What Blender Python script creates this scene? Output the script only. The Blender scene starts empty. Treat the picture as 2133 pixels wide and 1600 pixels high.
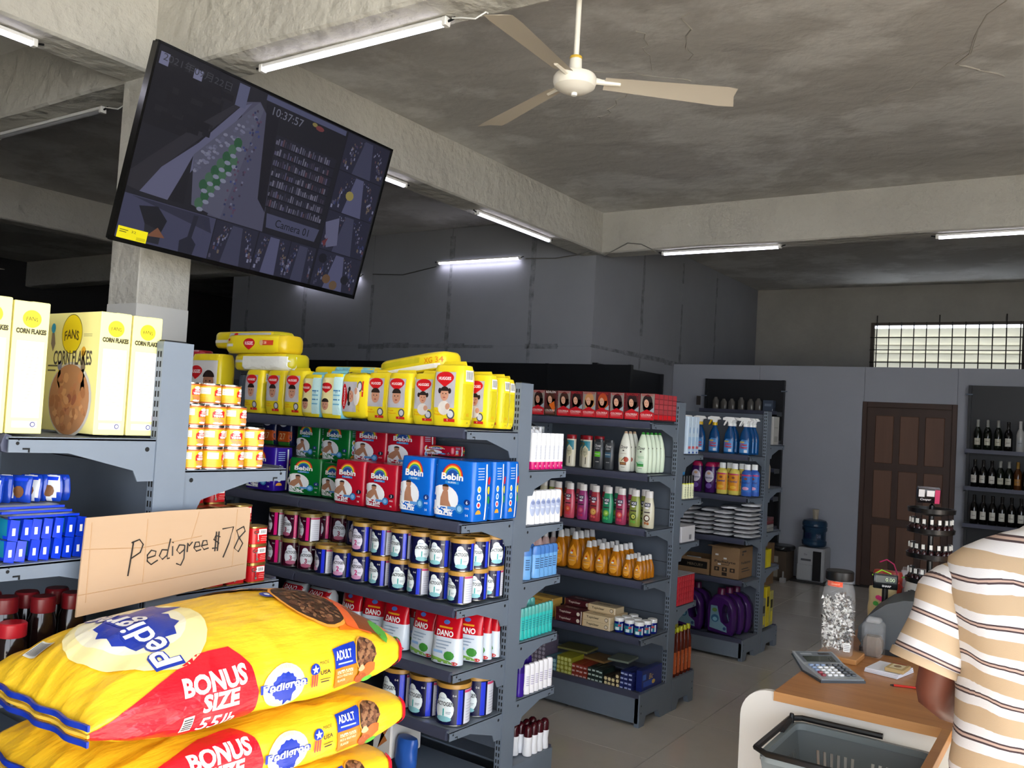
import bpy, bmesh, math, random
from mathutils import Vector, Matrix, noise
from mathutils.geometry import tessellate_polygon
SC = bpy.context.scene
C = SC.collection
RND = random.Random(11)
PI = math.pi
rad = math.radians
G = rad(2.724)          # the building is turned this much against the shelving

# ---------------------------------------------------------------- camera, world, light, exposure
cam_d = bpy.data.cameras.new('camera'); cam = bpy.data.objects.new('camera', cam_d); C.objects.link(cam)
cam_d.sensor_fit = 'HORIZONTAL'; cam_d.sensor_width = 36; cam_d.lens = 1829.5 / 2133 * 36
cam_d.clip_start = 0.03; cam_d.clip_end = 200
def _cam():
    yaw, pitch, roll = rad(36.483), rad(2.153), rad(3.263)
    f = Vector((-math.sin(yaw) * math.cos(pitch), math.cos(yaw) * math.cos(pitch), math.sin(pitch)))
    r = Vector((math.cos(yaw), math.sin(yaw), 0)); u = r.cross(f)
    r2 = r * math.cos(roll) + u * math.sin(roll); u2 = -r * math.sin(roll) + u * math.cos(roll)
    m = Matrix((r2, u2, -f)).transposed().to_4x4(); m.translation = (0, 0, 1.65); cam.matrix_world = m
_cam(); SC.camera = cam

def lin(h):
    if isinstance(h, str): h = [int(h[i:i + 2], 16) / 255 for i in (0, 2, 4)]
    return tuple((c / 12.92 if c <= .04045 else ((c + .055) / 1.055) ** 2.4) for c in h) + (1,)

W = bpy.data.worlds.new('sky'); SC.world = W; W.use_nodes = True
bg = W.node_tree.nodes['Background']; bg.inputs[0].default_value = lin('E6EEFA'); bg.inputs[1].default_value = 8.2
def light(name, kind, loc, energy, color=(1, 1, 1), size=1, size_y=None, aim=None):
    l = bpy.data.lights.new(name, kind); l.energy = energy; l.color = color
    if kind == 'AREA':
        l.size = size
        if size_y: l.shape = 'RECTANGLE'; l.size_y = size_y
    o = bpy.data.objects.new(name, l); C.objects.link(o); o.location = loc
    if aim: o.rotation_euler = (Vector(aim) - Vector(loc)).to_track_quat('-Z', 'Y').to_euler()
    return o
sun = light('sun', 'SUN', (20, -20, 30), 42.0, (1, .95, .86)); sun.data.angle = rad(1.0)
sun.rotation_euler = (rad(52), 0, rad(60))
SC.view_settings.view_transform = 'Standard'; SC.view_settings.look = 'None'
SC.view_settings.gamma = 1; SC.view_settings.exposure = 0.06; SC.view_settings.use_curve_mapping = False
SC.cycles.max_bounces = 8; SC.cycles.diffuse_bounces = 5; SC.cycles.glossy_bounces = 3
SC.cycles.transmission_bounces = 6; SC.cycles.transparent_max_bounces = 8
SC.cycles.caustics_reflective = False; SC.cycles.caustics_refractive = False
SC.cycles.sample_clamp_indirect = 6

# ---------------------------------------------------------------- materials
_mats = {}
def mat(name, col, rough=.5, metal=0, noise_=None, bump=None, trans=0, emit=0, alpha=1, spec=.5, ior=1.45, coat=0):
    if name in _mats: return _mats[name]
    m = bpy.data.materials.new(name); m.use_nodes = True; nt = m.node_tree; b = nt.nodes['Principled BSDF']
    c = lin(col); b.inputs['Base Color'].default_value = c; b.inputs['Roughness'].default_value = rough
    b.inputs['Metallic'].default_value = metal; b.inputs['IOR'].default_value = ior
    b.inputs['Specular IOR Level'].default_value = spec
    if trans: b.inputs['Transmission Weight'].default_value = trans
    if coat: b.inputs['Coat Weight'].default_value = coat
    if alpha < 1: b.inputs['Alpha'].default_value = alpha
    if emit:
        b.inputs['Emission Color'].default_value = c; b.inputs['Emission Strength'].default_value = emit
    m.diffuse_color = c
    if noise_ or bump:
        tc = nt.nodes.new('ShaderNodeTexCoord')
    if noise_:
        sc, col2, amt = noise_[:3]; det = noise_[3] if len(noise_) > 3 else 6
        mp = nt.nodes.new('ShaderNodeMapping'); nt.links.new(tc.outputs['Object'], mp.inputs[0])
        if isinstance(sc, tuple): mp.inputs['Scale'].default_value = sc
        else: mp.inputs['Scale'].default_value = (sc,) * 3
        n = nt.nodes.new('ShaderNodeTexNoise'); n.inputs['Scale'].default_value = 1; n.inputs['Detail'].default_value = det
        n.inputs['Roughness'].default_value = .62
        nt.links.new(mp.outputs[0], n.inputs['Vector'])
        r = nt.nodes.new('ShaderNodeValToRGB'); r.color_ramp.elements[0].position = .36; r.color_ramp.elements[1].position = .64
        c2 = lin(col2); r.color_ramp.elements[0].color = c
        r.color_ramp.elements[1].color = tuple(c[i] * (1 - amt) + c2[i] * amt for i in range(3)) + (1,)
        nt.links.new(n.outputs['Fac'], r.inputs[0]); nt.links.new(r.outputs[0], b.inputs['Base Color'])
    if bump:
        sc, st, dist = bump
        n = nt.nodes.new('ShaderNodeTexNoise'); n.inputs['Detail'].default_value = 5
        mp = nt.nodes.new('ShaderNodeMapping'); nt.links.new(tc.outputs['Object'], mp.inputs[0])
        if isinstance(sc, tuple): mp.inputs['Scale'].default_value = sc
        else: mp.inputs['Scale'].default_value = (sc,) * 3
        n.inputs['Scale'].default_value = 1
        nt.links.new(mp.outputs[0], n.inputs['Vector'])
        bp = nt.nodes.new('ShaderNodeBump'); bp.inputs['Strength'].default_value = st; bp.inputs['Distance'].default_value = dist
        nt.links.new(n.outputs['Fac'], bp.inputs['Height']); nt.links.new(bp.outputs[0], b.inputs['Normal'])
    _mats[name] = m; return m
def P(hexc, rough=.45): return mat('print_' + hexc + ('' if rough == .45 else str(rough)), hexc, rough)   # printed ink / plain plastic
def PL(hexc, rough=.3): return mat('plastic_' + hexc + str(rough), hexc, rough)
STEEL = mat('shelf_steel', '6F7986', .42, noise_=(3, '656E7A', .5), spec=.45)
STEELD = mat('shelf_steel_rail', '44475A', .38, noise_=(6, '3A3C4A', .6))
SLOT = mat('slot_dark', '08090B', .8)
PANEL = mat('shelf_back_panel', '565D67', .5, noise_=(2, '4B525C', .5))
TIN = mat('tinplate', 'C9C9C6', .25, 1)
GOLDTIN = mat('gold_tinplate', 'B79A5A', .3, 1)
WHITE = PL('F4F5F4', .35)
BLACK = PL('0C0D0F', .4)

# ---------------------------------------------------------------- mesh builder
class MB:
    def __init__(s): s.v = []; s.f = []; s.m = []; s.mats = []; s.att = None
    def mi(s, m):
        if m not in s.mats: s.mats.append(m)
        return s.mats.index(m)
    def add(s, vs, fs, m):
        k = len(s.v); s.v += [tuple(p) for p in vs]
        if isinstance(m, list): s.m += [s.mi(x) for x in m]
        else: s.m += [s.mi(m)] * len(fs)
        s.f += [tuple(i + k for i in f) for f in fs]; return k
    def box(s, x0, y0, z0, x1, y1, z1, m, M=None, ms=None):
        vs = [Vector((x, y, z)) for x in (x0, x1) for y in (y0, y1) for z in (z0, z1)]
        if M: vs = [M @ p for p in vs]
        # faces: -x,+x,-y,+y,-z,+z
        fs = [(0, 1, 3, 2), (4, 6, 7, 5), (0, 4, 5, 1), (2, 3, 7, 6), (0, 2, 6, 4), (1, 5, 7, 3)]
        s.add(vs, fs, ms if ms else m)
    def cbox(s, x0, y0, z0, x1, y1, z1, c, m, M=None):      # box with chamfered vertical and horizontal edges
        vs = []; X = (x0, x0 + c, x1 - c, x1); Y = (y0, y0 + c, y1 - c, y1)
        def ring(z, i):
            a, b = (X[0] + i, X[3] - i), (Y[0] + i, Y[3] - i)
            return [(X[1], b[0], z), (X[2], b[0], z), (a[1], Y[1], z), (a[1], Y[2], z), (X[2], b[1], z), (X[1], b[1], z), (a[0], Y[2], z), (a[0], Y[1], z)]
        R4 = [ring(z0, c * .6), ring(z0 + c, 0), ring(z1 - c, 0), ring(z1, c * .6)]
        for r in R4: vs += [Vector(p) for p in r]
        if M: vs = [M @ p for p in vs]
        fs = [tuple(range(7, -1, -1)), tuple(range(24, 32))]
        for k in range(3):
            for i in range(8): fs.append((k * 8 + i, k * 8 + (i + 1) % 8, k * 8 + 8 + (i + 1) % 8, k * 8 + 8 + i))
        s.add(vs, fs, m)
    def lathe(s, prof, m, n=20, c=(0, 0, 0), sy=1, M=None, caps=True):
        # prof: list of (r, z) or (r, z, mat for the band above)
        vs = []; fs = []; ms = []
        for p in prof:
            for i in range(n):
                a = 2 * PI * i / n
                q = Vector((c[0] + p[0] * math.cos(a), c[1] + p[0] * sy * math.sin(a), c[2] + p[1]))
                vs.append(M @ q if M else q)
        for k in range(len(prof) - 1):
            mm = prof[k][2] if len(prof[k]) > 2 and prof[k][2] else m
            for i in range(n):
                fs.append((k * n + i, k * n + (i + 1) % n, (k + 1) * n + (i + 1) % n, (k + 1) * n + i)); ms.append(mm)
        if caps:
            fs.append(tuple(range(n - 1, -1, -1))); ms.append(prof[0][2] if len(prof[0]) > 2 and prof[0][2] else m)
            k = (len(prof) - 1) * n; fs.append(tuple(range(k, k + n))); ms.append(prof[-1][2] if len(prof[-1]) > 2 and prof[-1][2] else m)
        s.add(vs, fs, ms)
    def tube(s, pts, r, m, n=8, close=False):
        pts = [Vector(p) for p in pts]; vs = []; fs = []
        for i, p in enumerate(pts):
            a = pts[max(i - 1, 0)]; b = pts[min(i + 1, len(pts) - 1)]
            if close: a = pts[i - 1]; b = pts[(i + 1) % len(pts)]
            d = (b - a).normalized(); u = d.orthogonal() if abs(d.z) > .95 else d.cross(Vector((0, 0, 1))); u.normalize(); w = d.cross(u)
            rr = r[i] if isinstance(r, (list, tuple)) else r
            for k in range(n):
                t = 2 * PI * k / n; vs.append(p + (u * math.cos(t) + w * math.sin(t)) * rr)
        L = len(pts)
        for i in range(L if close else L - 1):
            j = (i + 1) % L
            for k in range(n): fs.append((i * n + k, i * n + (k + 1) % n, j * n + (k + 1) % n, j * n + k))
        if not close: fs += [tuple(range(n - 1, -1, -1)), tuple(range((L - 1) * n, L * n))]
        s.add(vs, fs, m)
    def prism(s, pts, f, t, m, mside=None):   # extrude a 2D outline: f(u,v,w)->xyz, w 0..t
        n = len(pts); vs = [f(u, v, 0) for u, v in pts] + [f(u, v, t) for u, v in pts]
        s.add(vs, [tuple(range(n)), tuple(range(2 * n - 1, n - 1, -1))] + [(i, n + i, n + (i + 1) % n, (i + 1) % n) for i in range(n)], m)
    def build(s, name, parent=None, smooth=True, ang=38, loc=None, rz=0):
        me = bpy.data.meshes.new(name); me.from_pydata(s.v, [], s.f)
        for m in s.mats: me.materials.append(m)
        me.polygons.foreach_set('material_index', s.m)
        if s.att:
            at = me.attributes.new('s', 'FLOAT', 'POINT'); at.data.foreach_set('value', s.att)
        me.update()
        if smooth: me.shade_smooth(); me.set_sharp_from_angle(angle=rad(ang))
        o = bpy.data.objects.new(name, me); C.objects.link(o)
        if parent: o.parent = parent
        if loc: o.location = loc
        o.rotation_euler.z = rz
        return o
    def fixn(s):      # outward normals
        bm = bmesh.new()
        for p in s.v: bm.verts.new(p)
        bm.verts.ensure_lookup_table()
        return s

def tag(o, label, cat, group=None, kind=None):
    if label: o['label'] = label
    if cat: o['category'] = cat
    if group: o['group'] = group
    if kind: o['kind'] = kind
    return o
def thing(name, label, cat, loc=(0, 0, 0), rz=0, group=None):
    o = bpy.data.objects.new(name, None); C.objects.link(o); o.location = loc; o.rotation_euler.z = rz
    o.empty_display_size = .02
    return tag(o, label, cat, group)
def struct(o): o['kind'] = 'structure'; return o
def kids(o): return [c for c in ALL() if c.parent == o]
_ch = {}
def ALL(): return list(C.objects)
def children(o):
    if o.name not in _ch: _ch[o.name] = list(o.children)
    return _ch[o.name]
def dup(root, loc, rz=0, label=None, group=None, rx=0, ry=0, sc=None):
    r = root.copy(); C.objects.link(r); r.location = loc; r.rotation_euler = (rx, ry, rz)
    if sc: r.scale = sc
    if label: r['label'] = label
    if group: r['group'] = group
    for ch in children(root):
        c = ch.copy(); C.objects.link(c); c.parent = r
        for g in children(ch):
            d = g.copy(); C.objects.link(d); d.parent = c
    return r
class Proto:          # the first placement moves the prototype itself, later ones copy it
    def __init__(s, root): s.o = root; s.used = False; children(root)
    def put(s, loc, rz=0, label=None, group=None, rx=0, ry=0, sc=None, cat=None):
        if s.used: o = dup(s.o, loc, rz, label, group, rx, ry, sc)
        else:
            s.used = True; o = s.o; o.location = loc; o.rotation_euler = (rx, ry, rz)
            if sc: o.scale = sc
            if label: o['label'] = label
            if group: o['group'] = group
        return o
def Bp(x, y, z=0):      # building coordinates -> world
    return Vector((x * math.cos(G) - y * math.sin(G), x * math.sin(G) + y * math.cos(G), z))

# ---------------------------------------------------------------- flat print (lettering, pictures) laid on a surface
_tx = {}
def glyphs(s, shear=0, bold=0):
    k = (s, shear, bold)
    if k in _tx: return _tx[k]
    cu = bpy.data.curves.new('t', 'FONT'); cu.body = s; cu.size = 1; cu.shear = shear; cu.offset = bold; cu.resolution_u = 3
    cu.fill_mode = 'FRONT'; cu.extrude = 0
    o = bpy.data.objects.new('t', cu); me = bpy.data.meshes.new_from_object(o)
    vs = [(v.co.x, v.co.y) for v in me.vertices]; me.calc_loop_triangles(); fs = [tuple(t.vertices) for t in me.loop_triangles]
    bpy.data.objects.remove(o); bpy.data.curves.remove(cu); bpy.data.meshes.remove(me)
    if not vs: vs = [(0, 0)]
    x0 = min(v[0] for v in vs); x1 = max(v[0] for v in vs); y0 = min(v[1] for v in vs); y1 = max(v[1] for v in vs)
    _tx[k] = ([((a - (x0 + x1) / 2), (b - (y0 + y1) / 2)) for a, b in vs], fs, x1 - x0, max(y1 - y0, .01)); return _tx[k]
class Dec:
    def __init__(s, f, ml=1e9, mb=None): s.f = f; s.ml = ml; s.b = mb or MB()
    def tris(s, vs, fs, m, layer):
        vs = [tuple(v) for v in vs]; ml2 = s.ml ** 2
        if s.ml < 1e8:
            st = [(vs[a], vs[b], vs[c]) for a, b, c in fs]; out = []
            while st:
                a, b, c = st.pop()
                ab = (a[0] - b[0]) ** 2 + (a[1] - b[1]) ** 2; bc = (c[0] - b[0]) ** 2 + (c[1] - b[1]) ** 2; ca = (a[0] - c[0]) ** 2 + (a[1] - c[1]) ** 2
                mx = max(ab, bc, ca)
                if mx <= ml2: out.append((a, b, c)); continue
                if mx == ab: q = ((a[0] + b[0]) / 2, (a[1] + b[1]) / 2); st += [(a, q, c), (q, b, c)]
                elif mx == bc: q = ((c[0] + b[0]) / 2, (c[1] + b[1]) / 2); st += [(a, b, q), (a, q, c)]
                else: q = ((a[0] + c[0]) / 2, (a[1] + c[1]) / 2); st += [(a, b, q), (q, b, c)]
            idx = {}; nv = []; nf = []
            for t in out:
                f = []
                for p in t:
                    if p not in idx: idx[p] = len(nv); nv.append(p)
                    f.append(idx[p])
                nf.append(tuple(f))
            vs, fs = nv, nf
        s.b.add([s.f(x, y, layer * .0005) for x, y in vs], fs, m)
    def poly(s, pts, m, layer=1):
        t = tessellate_polygon([[Vector((x, y, 0)) for x, y in pts]]); s.tris(pts, t, m, layer)
    def rect(s, x0, y0, x1, y1, m, layer=1): s.tris([(x0, y0), (x1, y0), (x1, y1), (x0, y1)], [(0, 1, 2), (0, 2, 3)], m, layer)
    def ell(s, cx, cy, rx, ry, m, layer=1, n=20, a0=0, a1=2 * PI, rin=0, rot=0):
        full = abs(a1 - a0 - 2 * PI) < 1e-6; pts = []; N = n if full else n + 1; co, si = math.cos(rot), math.sin(rot)
        def q(k, a): x, y = k * rx * math.cos(a), k * ry * math.sin(a); return (cx + x * co - y * si, cy + x * si + y * co)
        A = [a0 + (a1 - a0) * i / n for i in range(N)]
        if rin:
            vs = [q(1, a) for a in A] + [q(rin, a) for a in A]
            fs = []
            for i in range(n): j = (i + 1) % N; fs += [(i, j, N + j), (i, N + j, N + i)]
        else:
            vs = [(cx, cy)] + [q(1, a) for a in A]; fs = [(0, 1 + i, 1 + (i + 1) % N) for i in range(n)]
        s.tris(vs, fs, m, layer)
    def text(s, t, cx, cy, h, m, layer=2, w=None, shear=0, bold=0, rot=0, arc=0):
        vs, fs, gw, gh = glyphs(t, shear, bold); k = h / gh; kx = (w / gw) if w else k
        co, si = math.cos(rot), math.sin(rot); out = []
        for x, y in vs:
            x *= kx; y *= k
            if arc: y -= arc * x * x
            out.append((cx + x * co - y * si, cy + x * si + y * co))
        s.tris(out, fs, m, layer)
    def heart(s, cx, cy, r, m, layer=1):
        pts = []
        for i in range(26):
            a = 2 * PI * i / 26; hx = 16 * math.sin(a) ** 3; hz = 13 * math.cos(a) - 5 * math.cos(2 * a) - 2 * math.cos(3 * a) - math.cos(4 * a)
            pts.append((cx + r * (hx / 16 * .80 + .34 * math.sin(a)), cy + r * ((hz + 2.5) / 15 * .24 + .56 * math.cos(a))))
        pts.reverse()
        s.poly(pts, m, layer)
    def build(s, name='printed_label', parent=None): return s.b.build(name, parent, smooth=False)
def flat_front(w, d, h, y=None):   # front face (towards -y) of a box whose base centre is the origin
    yy = -d / 2 if y is None else y
    return lambda x, z, o: (x, yy - o, z)
def flat_east(w, d, h): return lambda x, z, o: (w / 2 + o, x, z)
def flat_top(w, d, h): return lambda x, y, o: (x, y, h + o)
def cyl_f(r, sy=1, cz=0):           # wraps round a cylinder, x measured along the arc from the front
    def f(x, z, o):
        a = x / r - PI / 2; return ((r + o) * math.cos(a), (r * sy + o) * math.sin(a), z + cz)
    return f
# ---------------------------------------------------------------- the building (built in its own axes, turned by G)
CONC = mat('painted_concrete', 'A39F97', .85, noise_=(1.6, '8B8882', .5), bump=(14, .35, .01))
CONCN = mat('beam_concrete', 'C2BFB6', .85, noise_=(1.3, 'ADAAA2', .6), bump=(11, .9, .03))
CEIL = mat('ceiling_concrete', 'BDBAB5', .9, noise_=(1.0, 'D6D4D0', 1, 11), bump=(3, .8, .04))
_n = CEIL.node_tree; _r = [x for x in _n.nodes if x.type == 'VALTORGB'][0]; _r.color_ramp.elements[0].position = .46; _r.color_ramp.elements[1].position = .55
for _x in _n.nodes:
    if _x.type == 'TEX_NOISE': _x.inputs['Distortion'].default_value = .15
CEILP = mat('ceiling_patch', 'BEBAB2', .9, noise_=(3, 'ADA9A1', .6))
BOARD = mat('plasterboard', '94969C', .8, noise_=(.8, '888A90', .6))
BOARD2 = mat('partition_board', '9B9EA6', .75, noise_=(.7, '8F9299', .5))
TAPE = mat('joint_compound', '6A6C70', .9, noise_=(12, '909297', .9))
FLOORM = mat('floor_tile_glaze', 'C6C1B8', .13, noise_=(1.7, 'B6B1A8', .6, 7), spec=.5)
GROUT = mat('grout', '3D3B38', .8)
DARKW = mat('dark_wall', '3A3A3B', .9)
WOODD = mat('door_wood', '3F2A20', .5, noise_=((8, 8, 1.2), '35231B', .6)); WOODP = mat('door_panel_wood', '664736', .5, noise_=((9, 9, 1), '573C2E', .6))
OUT = mat('outside_ground', 'D2CDC2', .9, noise_=(.6, 'A7A195', .5))

def bobj(name, boxes, m, parent=None, smooth=False):
    b = MB()
    for q in boxes: b.box(*q[:6], q[6] if len(q) > 6 else m)
    o = b.build(name, parent, smooth=smooth)
    if not parent: o.rotation_euler.z = G; struct(o)
    return o
XW, XE, YS, YN, ZC = -15.6, 2.9, -2.6, 13.59, 3.867
floor = bobj('floor', [(XW - .2, YS - .2, -.12, XE + .2, YN + .2, -.006)], GROUT)
tp = .69; tw = .686; shared = {}
for i in range(-7, 5):
    for j in range(0, 18):
        x0 = -2.495 + i * tp; y0 = 4.1 + (j - 5) * tp
        if x0 > .9 or x0 < -4.9 or y0 > 10.2 or (y0 < 1.8 and x0 < -2.2): continue
        if 'me' not in shared:
            b = MB(); b.cbox(0, 0, -.01, tw, tw, 0, .0012, FLOORM); o = b.build('floor_tile', floor, smooth=False); shared['me'] = o.data
        else:
            o = bpy.data.objects.new('floor_tile', shared['me']); C.objects.link(o); o.parent = floor
        o.location = (x0, y0, 0)
ceil = bobj('ceiling', [(XW - .2, YS - .2, ZC, XE + .2, YN + .2, ZC + .15)], CEIL)
# raised plaster ridges and patches on the ceiling
b = MB()
for (x0, y0, x1, y1, w) in [(-.2, 4.3, -.75, 5.6, .05), (-.75, 5.6, -.55, 5.9, .04), (-2.2, 5.2, -2.9, 4.6, .02), (-2.1, 4.9, -1.9, 4.3, .03), (-2.35, 4.9, -2.2, 4.4, .02), (-3.1, 5.6, -2.7, 5.2, .02), (-1.3, 6.1, -.6, 5.4, .02)]:
    pts = []; n = 9
    for k in range(n + 1):
        t = k / n; pts.append(Vector((x0 + (x1 - x0) * t + RND.uniform(-.03, .03), y0 + (y1 - y0) * t + RND.uniform(-.03, .03), ZC)))
    b.tube(pts, [w * .2 * RND.uniform(.3, 1.1) for _ in pts], CEILP, 5)
b.build('plaster_ridge', ceil)
BE = [  # Y-direction
    ('ceiling_beam', -4.70, YS, -4.42, 8.23), ('ceiling_beam', -9.98, YS, -9.70, YN), ('ceiling_beam', .86, YS, 1.14, YN),
    # X-direction
    ('ceiling_beam', -9.70, 2.85, -4.70, 3.12), ('ceiling_beam', -4.42, 2.85, .86, 3.12), ('ceiling_beam', 1.14, 2.85, XE, 3.12), ('ceiling_beam', XW, 2.85, -9.98, 3.12),
    ('ceiling_beam', -4.42, 8.17, .86, 8.42), ('ceiling_beam', XW, 7.92, -9.98, 8.23), ('ceiling_beam', 1.14, 8.17, XE, 8.42)]
for n_, x0, y0, x1, y1 in BE:
    bb = MB(); f = [];
    nx = max(2, int((x1 - x0) / .35)); ny = max(2, int((y1 - y0) / .35)); zb = 3.44
    # slightly uneven faces
    def un(x, y, z): return z + .012 * noise.noise(Vector((x * 1.7, y * 1.7, z)))
    along_x = (x1 - x0) > (y1 - y0); L = nx if along_x else ny
    vs = []
    for k in range(L + 1):
        t = k / L
        for (w, zz) in ((0, ZC), (0, zb + .012), (.06, zb), (.94, zb), (1, zb + .012), (1, ZC)):
            x = x0 + (x1 - x0) * (t if along_x else w); y = y0 + (y1 - y0) * (w if along_x else t)
            d = .008 * noise.noise(Vector((x * 2, y * 2, zz * 3)))
            vs.append((x + (0 if along_x else d), y + (d if along_x else 0), un(x, y, zz) if zz < ZC else zz))
    fs = []
    for k in range(L):
        for i in range(5):
            q = (k * 6 + i, k * 6 + i + 1, k * 6 + 7 + i, k * 6 + 6 + i); fs.append(q if along_x else q[::-1])
    fs += [tuple(range(6)), tuple(range(L * 6 + 5, L * 6 - 1, -1))]
    bb.add(vs, fs, CONCN); o = bb.build(n_, ang=30); o.rotation_euler.z = G; struct(o)
for x0, y0, x1, y1 in [(-4.70, 2.85, -4.42, 3.18), (-9.98, 2.85, -9.70, 3.18), (.86, 2.85, 1.14, 3.18), (-15.2, 2.85, -14.9, 3.15)]:
    b = MB(); b.cbox(x0, y0, 0, x1, y1, 3.45, .006, CONCN); b.box(x0 - .0012, y0 - .0012, 0, x1 + .0012, y1 + .0012, 2.16, mat('column_lower_paint', 'D2D1CD', .6, noise_=(1.5, 'C8C7C3', .4)))
    o = b.build('column', smooth=False); o.rotation_euler.z = G; struct(o)
# bump-out wall of plasterboard sheets
def sheets(wall, f, xs, zs, m=BOARD, taped=True, skip=lambda i, j: False):
    for i in range(len(xs) - 1):
        for j in range(len(zs) - 1):
            if skip(i, j): continue
            b = MB(); p = f(xs[i] + .003, zs[j] + .003, xs[i + 1] - .003, zs[j + 1] - .003, .012); b.box(*p, m); b.build('plasterboard_sheet', wall, smooth=False)
    if taped:
        def strip(a0, b0, a1, b1, vert):
            b = MB(); n = 14; 
            for k in range(n):
                if RND.random() < .16: continue
                w = RND.uniform(.016, .04); t0, t1 = k / n, (k + 1) / n; s = RND.uniform(-.008, .008)
                if vert: p = f(a0 + s - w, b0 + (b1 - b0) * t0, a0 + s + w, b0 + (b1 - b0) * t1, .0145)
                else: p = f(a0 + (a1 - a0) * t0, b0 + s - w, a0 + (a1 - a0) * t1, b0 + s + w, .0145)
                b.box(*p, TAPE)
            b.build('joint_tape', wall, smooth=False)
        for x in xs[1:-1]: strip(x, zs[0], x, zs[-1] - .1, True)
        for z in zs[1:-1]: strip(xs[0], z, xs[-1], z, False)
wall_s = bobj('wall_back_bay', [(-10.44, 8.242, 0, -4.52, 8.40, ZC)], BOARD)
sheets(wall_s, lambda x0, z0, x1, z1, t: (x0, 8.242 - t, z0, x1, 8.245, z1), [-10.44, -10.1, -8.93, -7.72, -6.47, -5.31, -4.51], [0, 2.45, ZC])
wall_w = bobj('wall_left', [(-4.70, 8.25, 0, -4.522, YN, ZC)], BOARD)
sheets(wall_w, lambda x0, z0, x1, z1, t: (-4.525, x0, z0, -4.522 + t, x1, z1), [8.23, 9.42, 10.6, 11.8, 13.58], [0, 2.45, ZC])
part = bobj('wall_partition', [(-4.51, 10.42, 0, -2.2, 10.48, 2.44), (-1.24, 10.42, 0, XE, 10.48, 2.44), (-2.2, 10.42, 2.04, -1.24, 10.48, 2.44)], BOARD2)
for (x0, x1, z0) in [(-4.5, -3.39, 0), (-3.38, -2.192, 0), (-2.184, -1.25, 2.042), (-1.244, -.03, 0), (-.02, 1.2, 0), (1.21, 2.4, 0)]:
    b = MB(); b.box(x0, 10.408, z0, x1, 10.42, 2.44, BOARD2); b.build('partition_sheet', part, smooth=False)
b = MB()
for zc, w in [(2.05, .1)]: b.box(-2.2, 10.401, 2.035, -1.24, 10.41, 2.06, WOODD)
# north wall with the louvred window
wz0, wz1, wx0, wx1 = 2.62, 3.33, -2.80, -.82
bobj('wall_back', [(XW, YN, 0, wx0, YN + .15, ZC), (wx1, YN, 0, XE, YN + .15, ZC), (wx0, YN, 0, wx1, YN + .15, wz0), (wx0, YN, wz1, wx1, YN + .15, ZC)], CONC)
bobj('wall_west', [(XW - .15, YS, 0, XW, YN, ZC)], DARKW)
bobj('wall_right', [(XE, 2.6, 0, XE + .15, YN, ZC), (XE, YS, 3.42, XE + .15, 2.6, ZC), (XE, YS, 0, XE + .15, YS + .3, 3.42)], CONC)
bobj('wall_front', [(XW, YS - .15, 0, -.9, YS, ZC), (-.9, YS - .15, 3.0, XE, YS, ZC)], CONC)
bobj('outside_pavement', [(-14, -16, -.14, 18, YS - .2, -.05), (XE + .2, YS - .2, -.14, 18, 12, -.05)], OUT)
w = bobj('window_1', [(wx0, YN - .02, wz0, wx1, YN + .05, wz0 + .05), (wx0, YN - .02, wz1 - .04, wx1, YN + .05, wz1), (wx0, YN - .02, wz0 + .05, wx0 + .05, YN + .05, wz1 - .04), (wx1 - .05, YN - .02, wz0 + .05, wx1, YN + .05, wz1 - .04)], mat('window_frame_wood', '4A4038', .6))
LOUV = mat('louvre_glass', 'D2CDB8', .6, trans=.38)
for k in range(5):
    b = MB(); z = wz0 + .09 + k * .118; Mx = Matrix.Translation((0, YN + .03, z)) @ Matrix.Rotation(rad(-64), 4, 'X')
    b.box(wx0 + .05, -.069, -.003, wx1 - .05, .069, .003, LOUV, Mx); b.build('louvre_pane', w, smooth=False)
IRON = mat('window_bar_iron', '2E2A27', .6)
for k in range(12):
    x = wx0 + .03 + (wx1 - wx0 - .06) * (k + .35) / 11.6; top = .1 if k in (0, 5, 10) else 0
    b = MB(); b.tube([(x, YN - .04, wz0 - .02), (x, YN - .04, wz1 + top)], .008, IRON, 6); b.build('window_bar', w)
for z in (wz0 + .13, wz0 + .31, wz0 + .49):
    b = MB(); b.tube([(wx0, YN - .045, z), (wx1, YN - .045, z)], .007, IRON, 6); b.build('window_bar', w)
# door in the partition
d = bobj('door_1', [(-2.185, 10.425, .01, -1.25, 10.465, 2.03)], WOODD)
for i in range(3):
    for j in range(3):
        x0 = -2.06 + i * .255; z1 = 1.90 - j * .605
        b = MB(); b.cbox(x0, 10.408, z1 - .525, x0 + .19, 10.43, z1, .006, WOODP); b.build('door_panel', d, smooth=False)
for s in (0, 1):
    x0, x1 = (-2.20, -2.15) if s == 0 else (-1.29, -1.24)
    b = MB(); b.cbox(x0, 10.395, 0, x1, 10.43, 2.05, .004, WOODD); b.build('door_jamb', d, smooth=False)
b = MB(); b.cbox(-2.15, 10.395, 1.99, -1.29, 10.43, 2.05, .004, WOODD); b.build('door_head', d, smooth=False)

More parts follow.
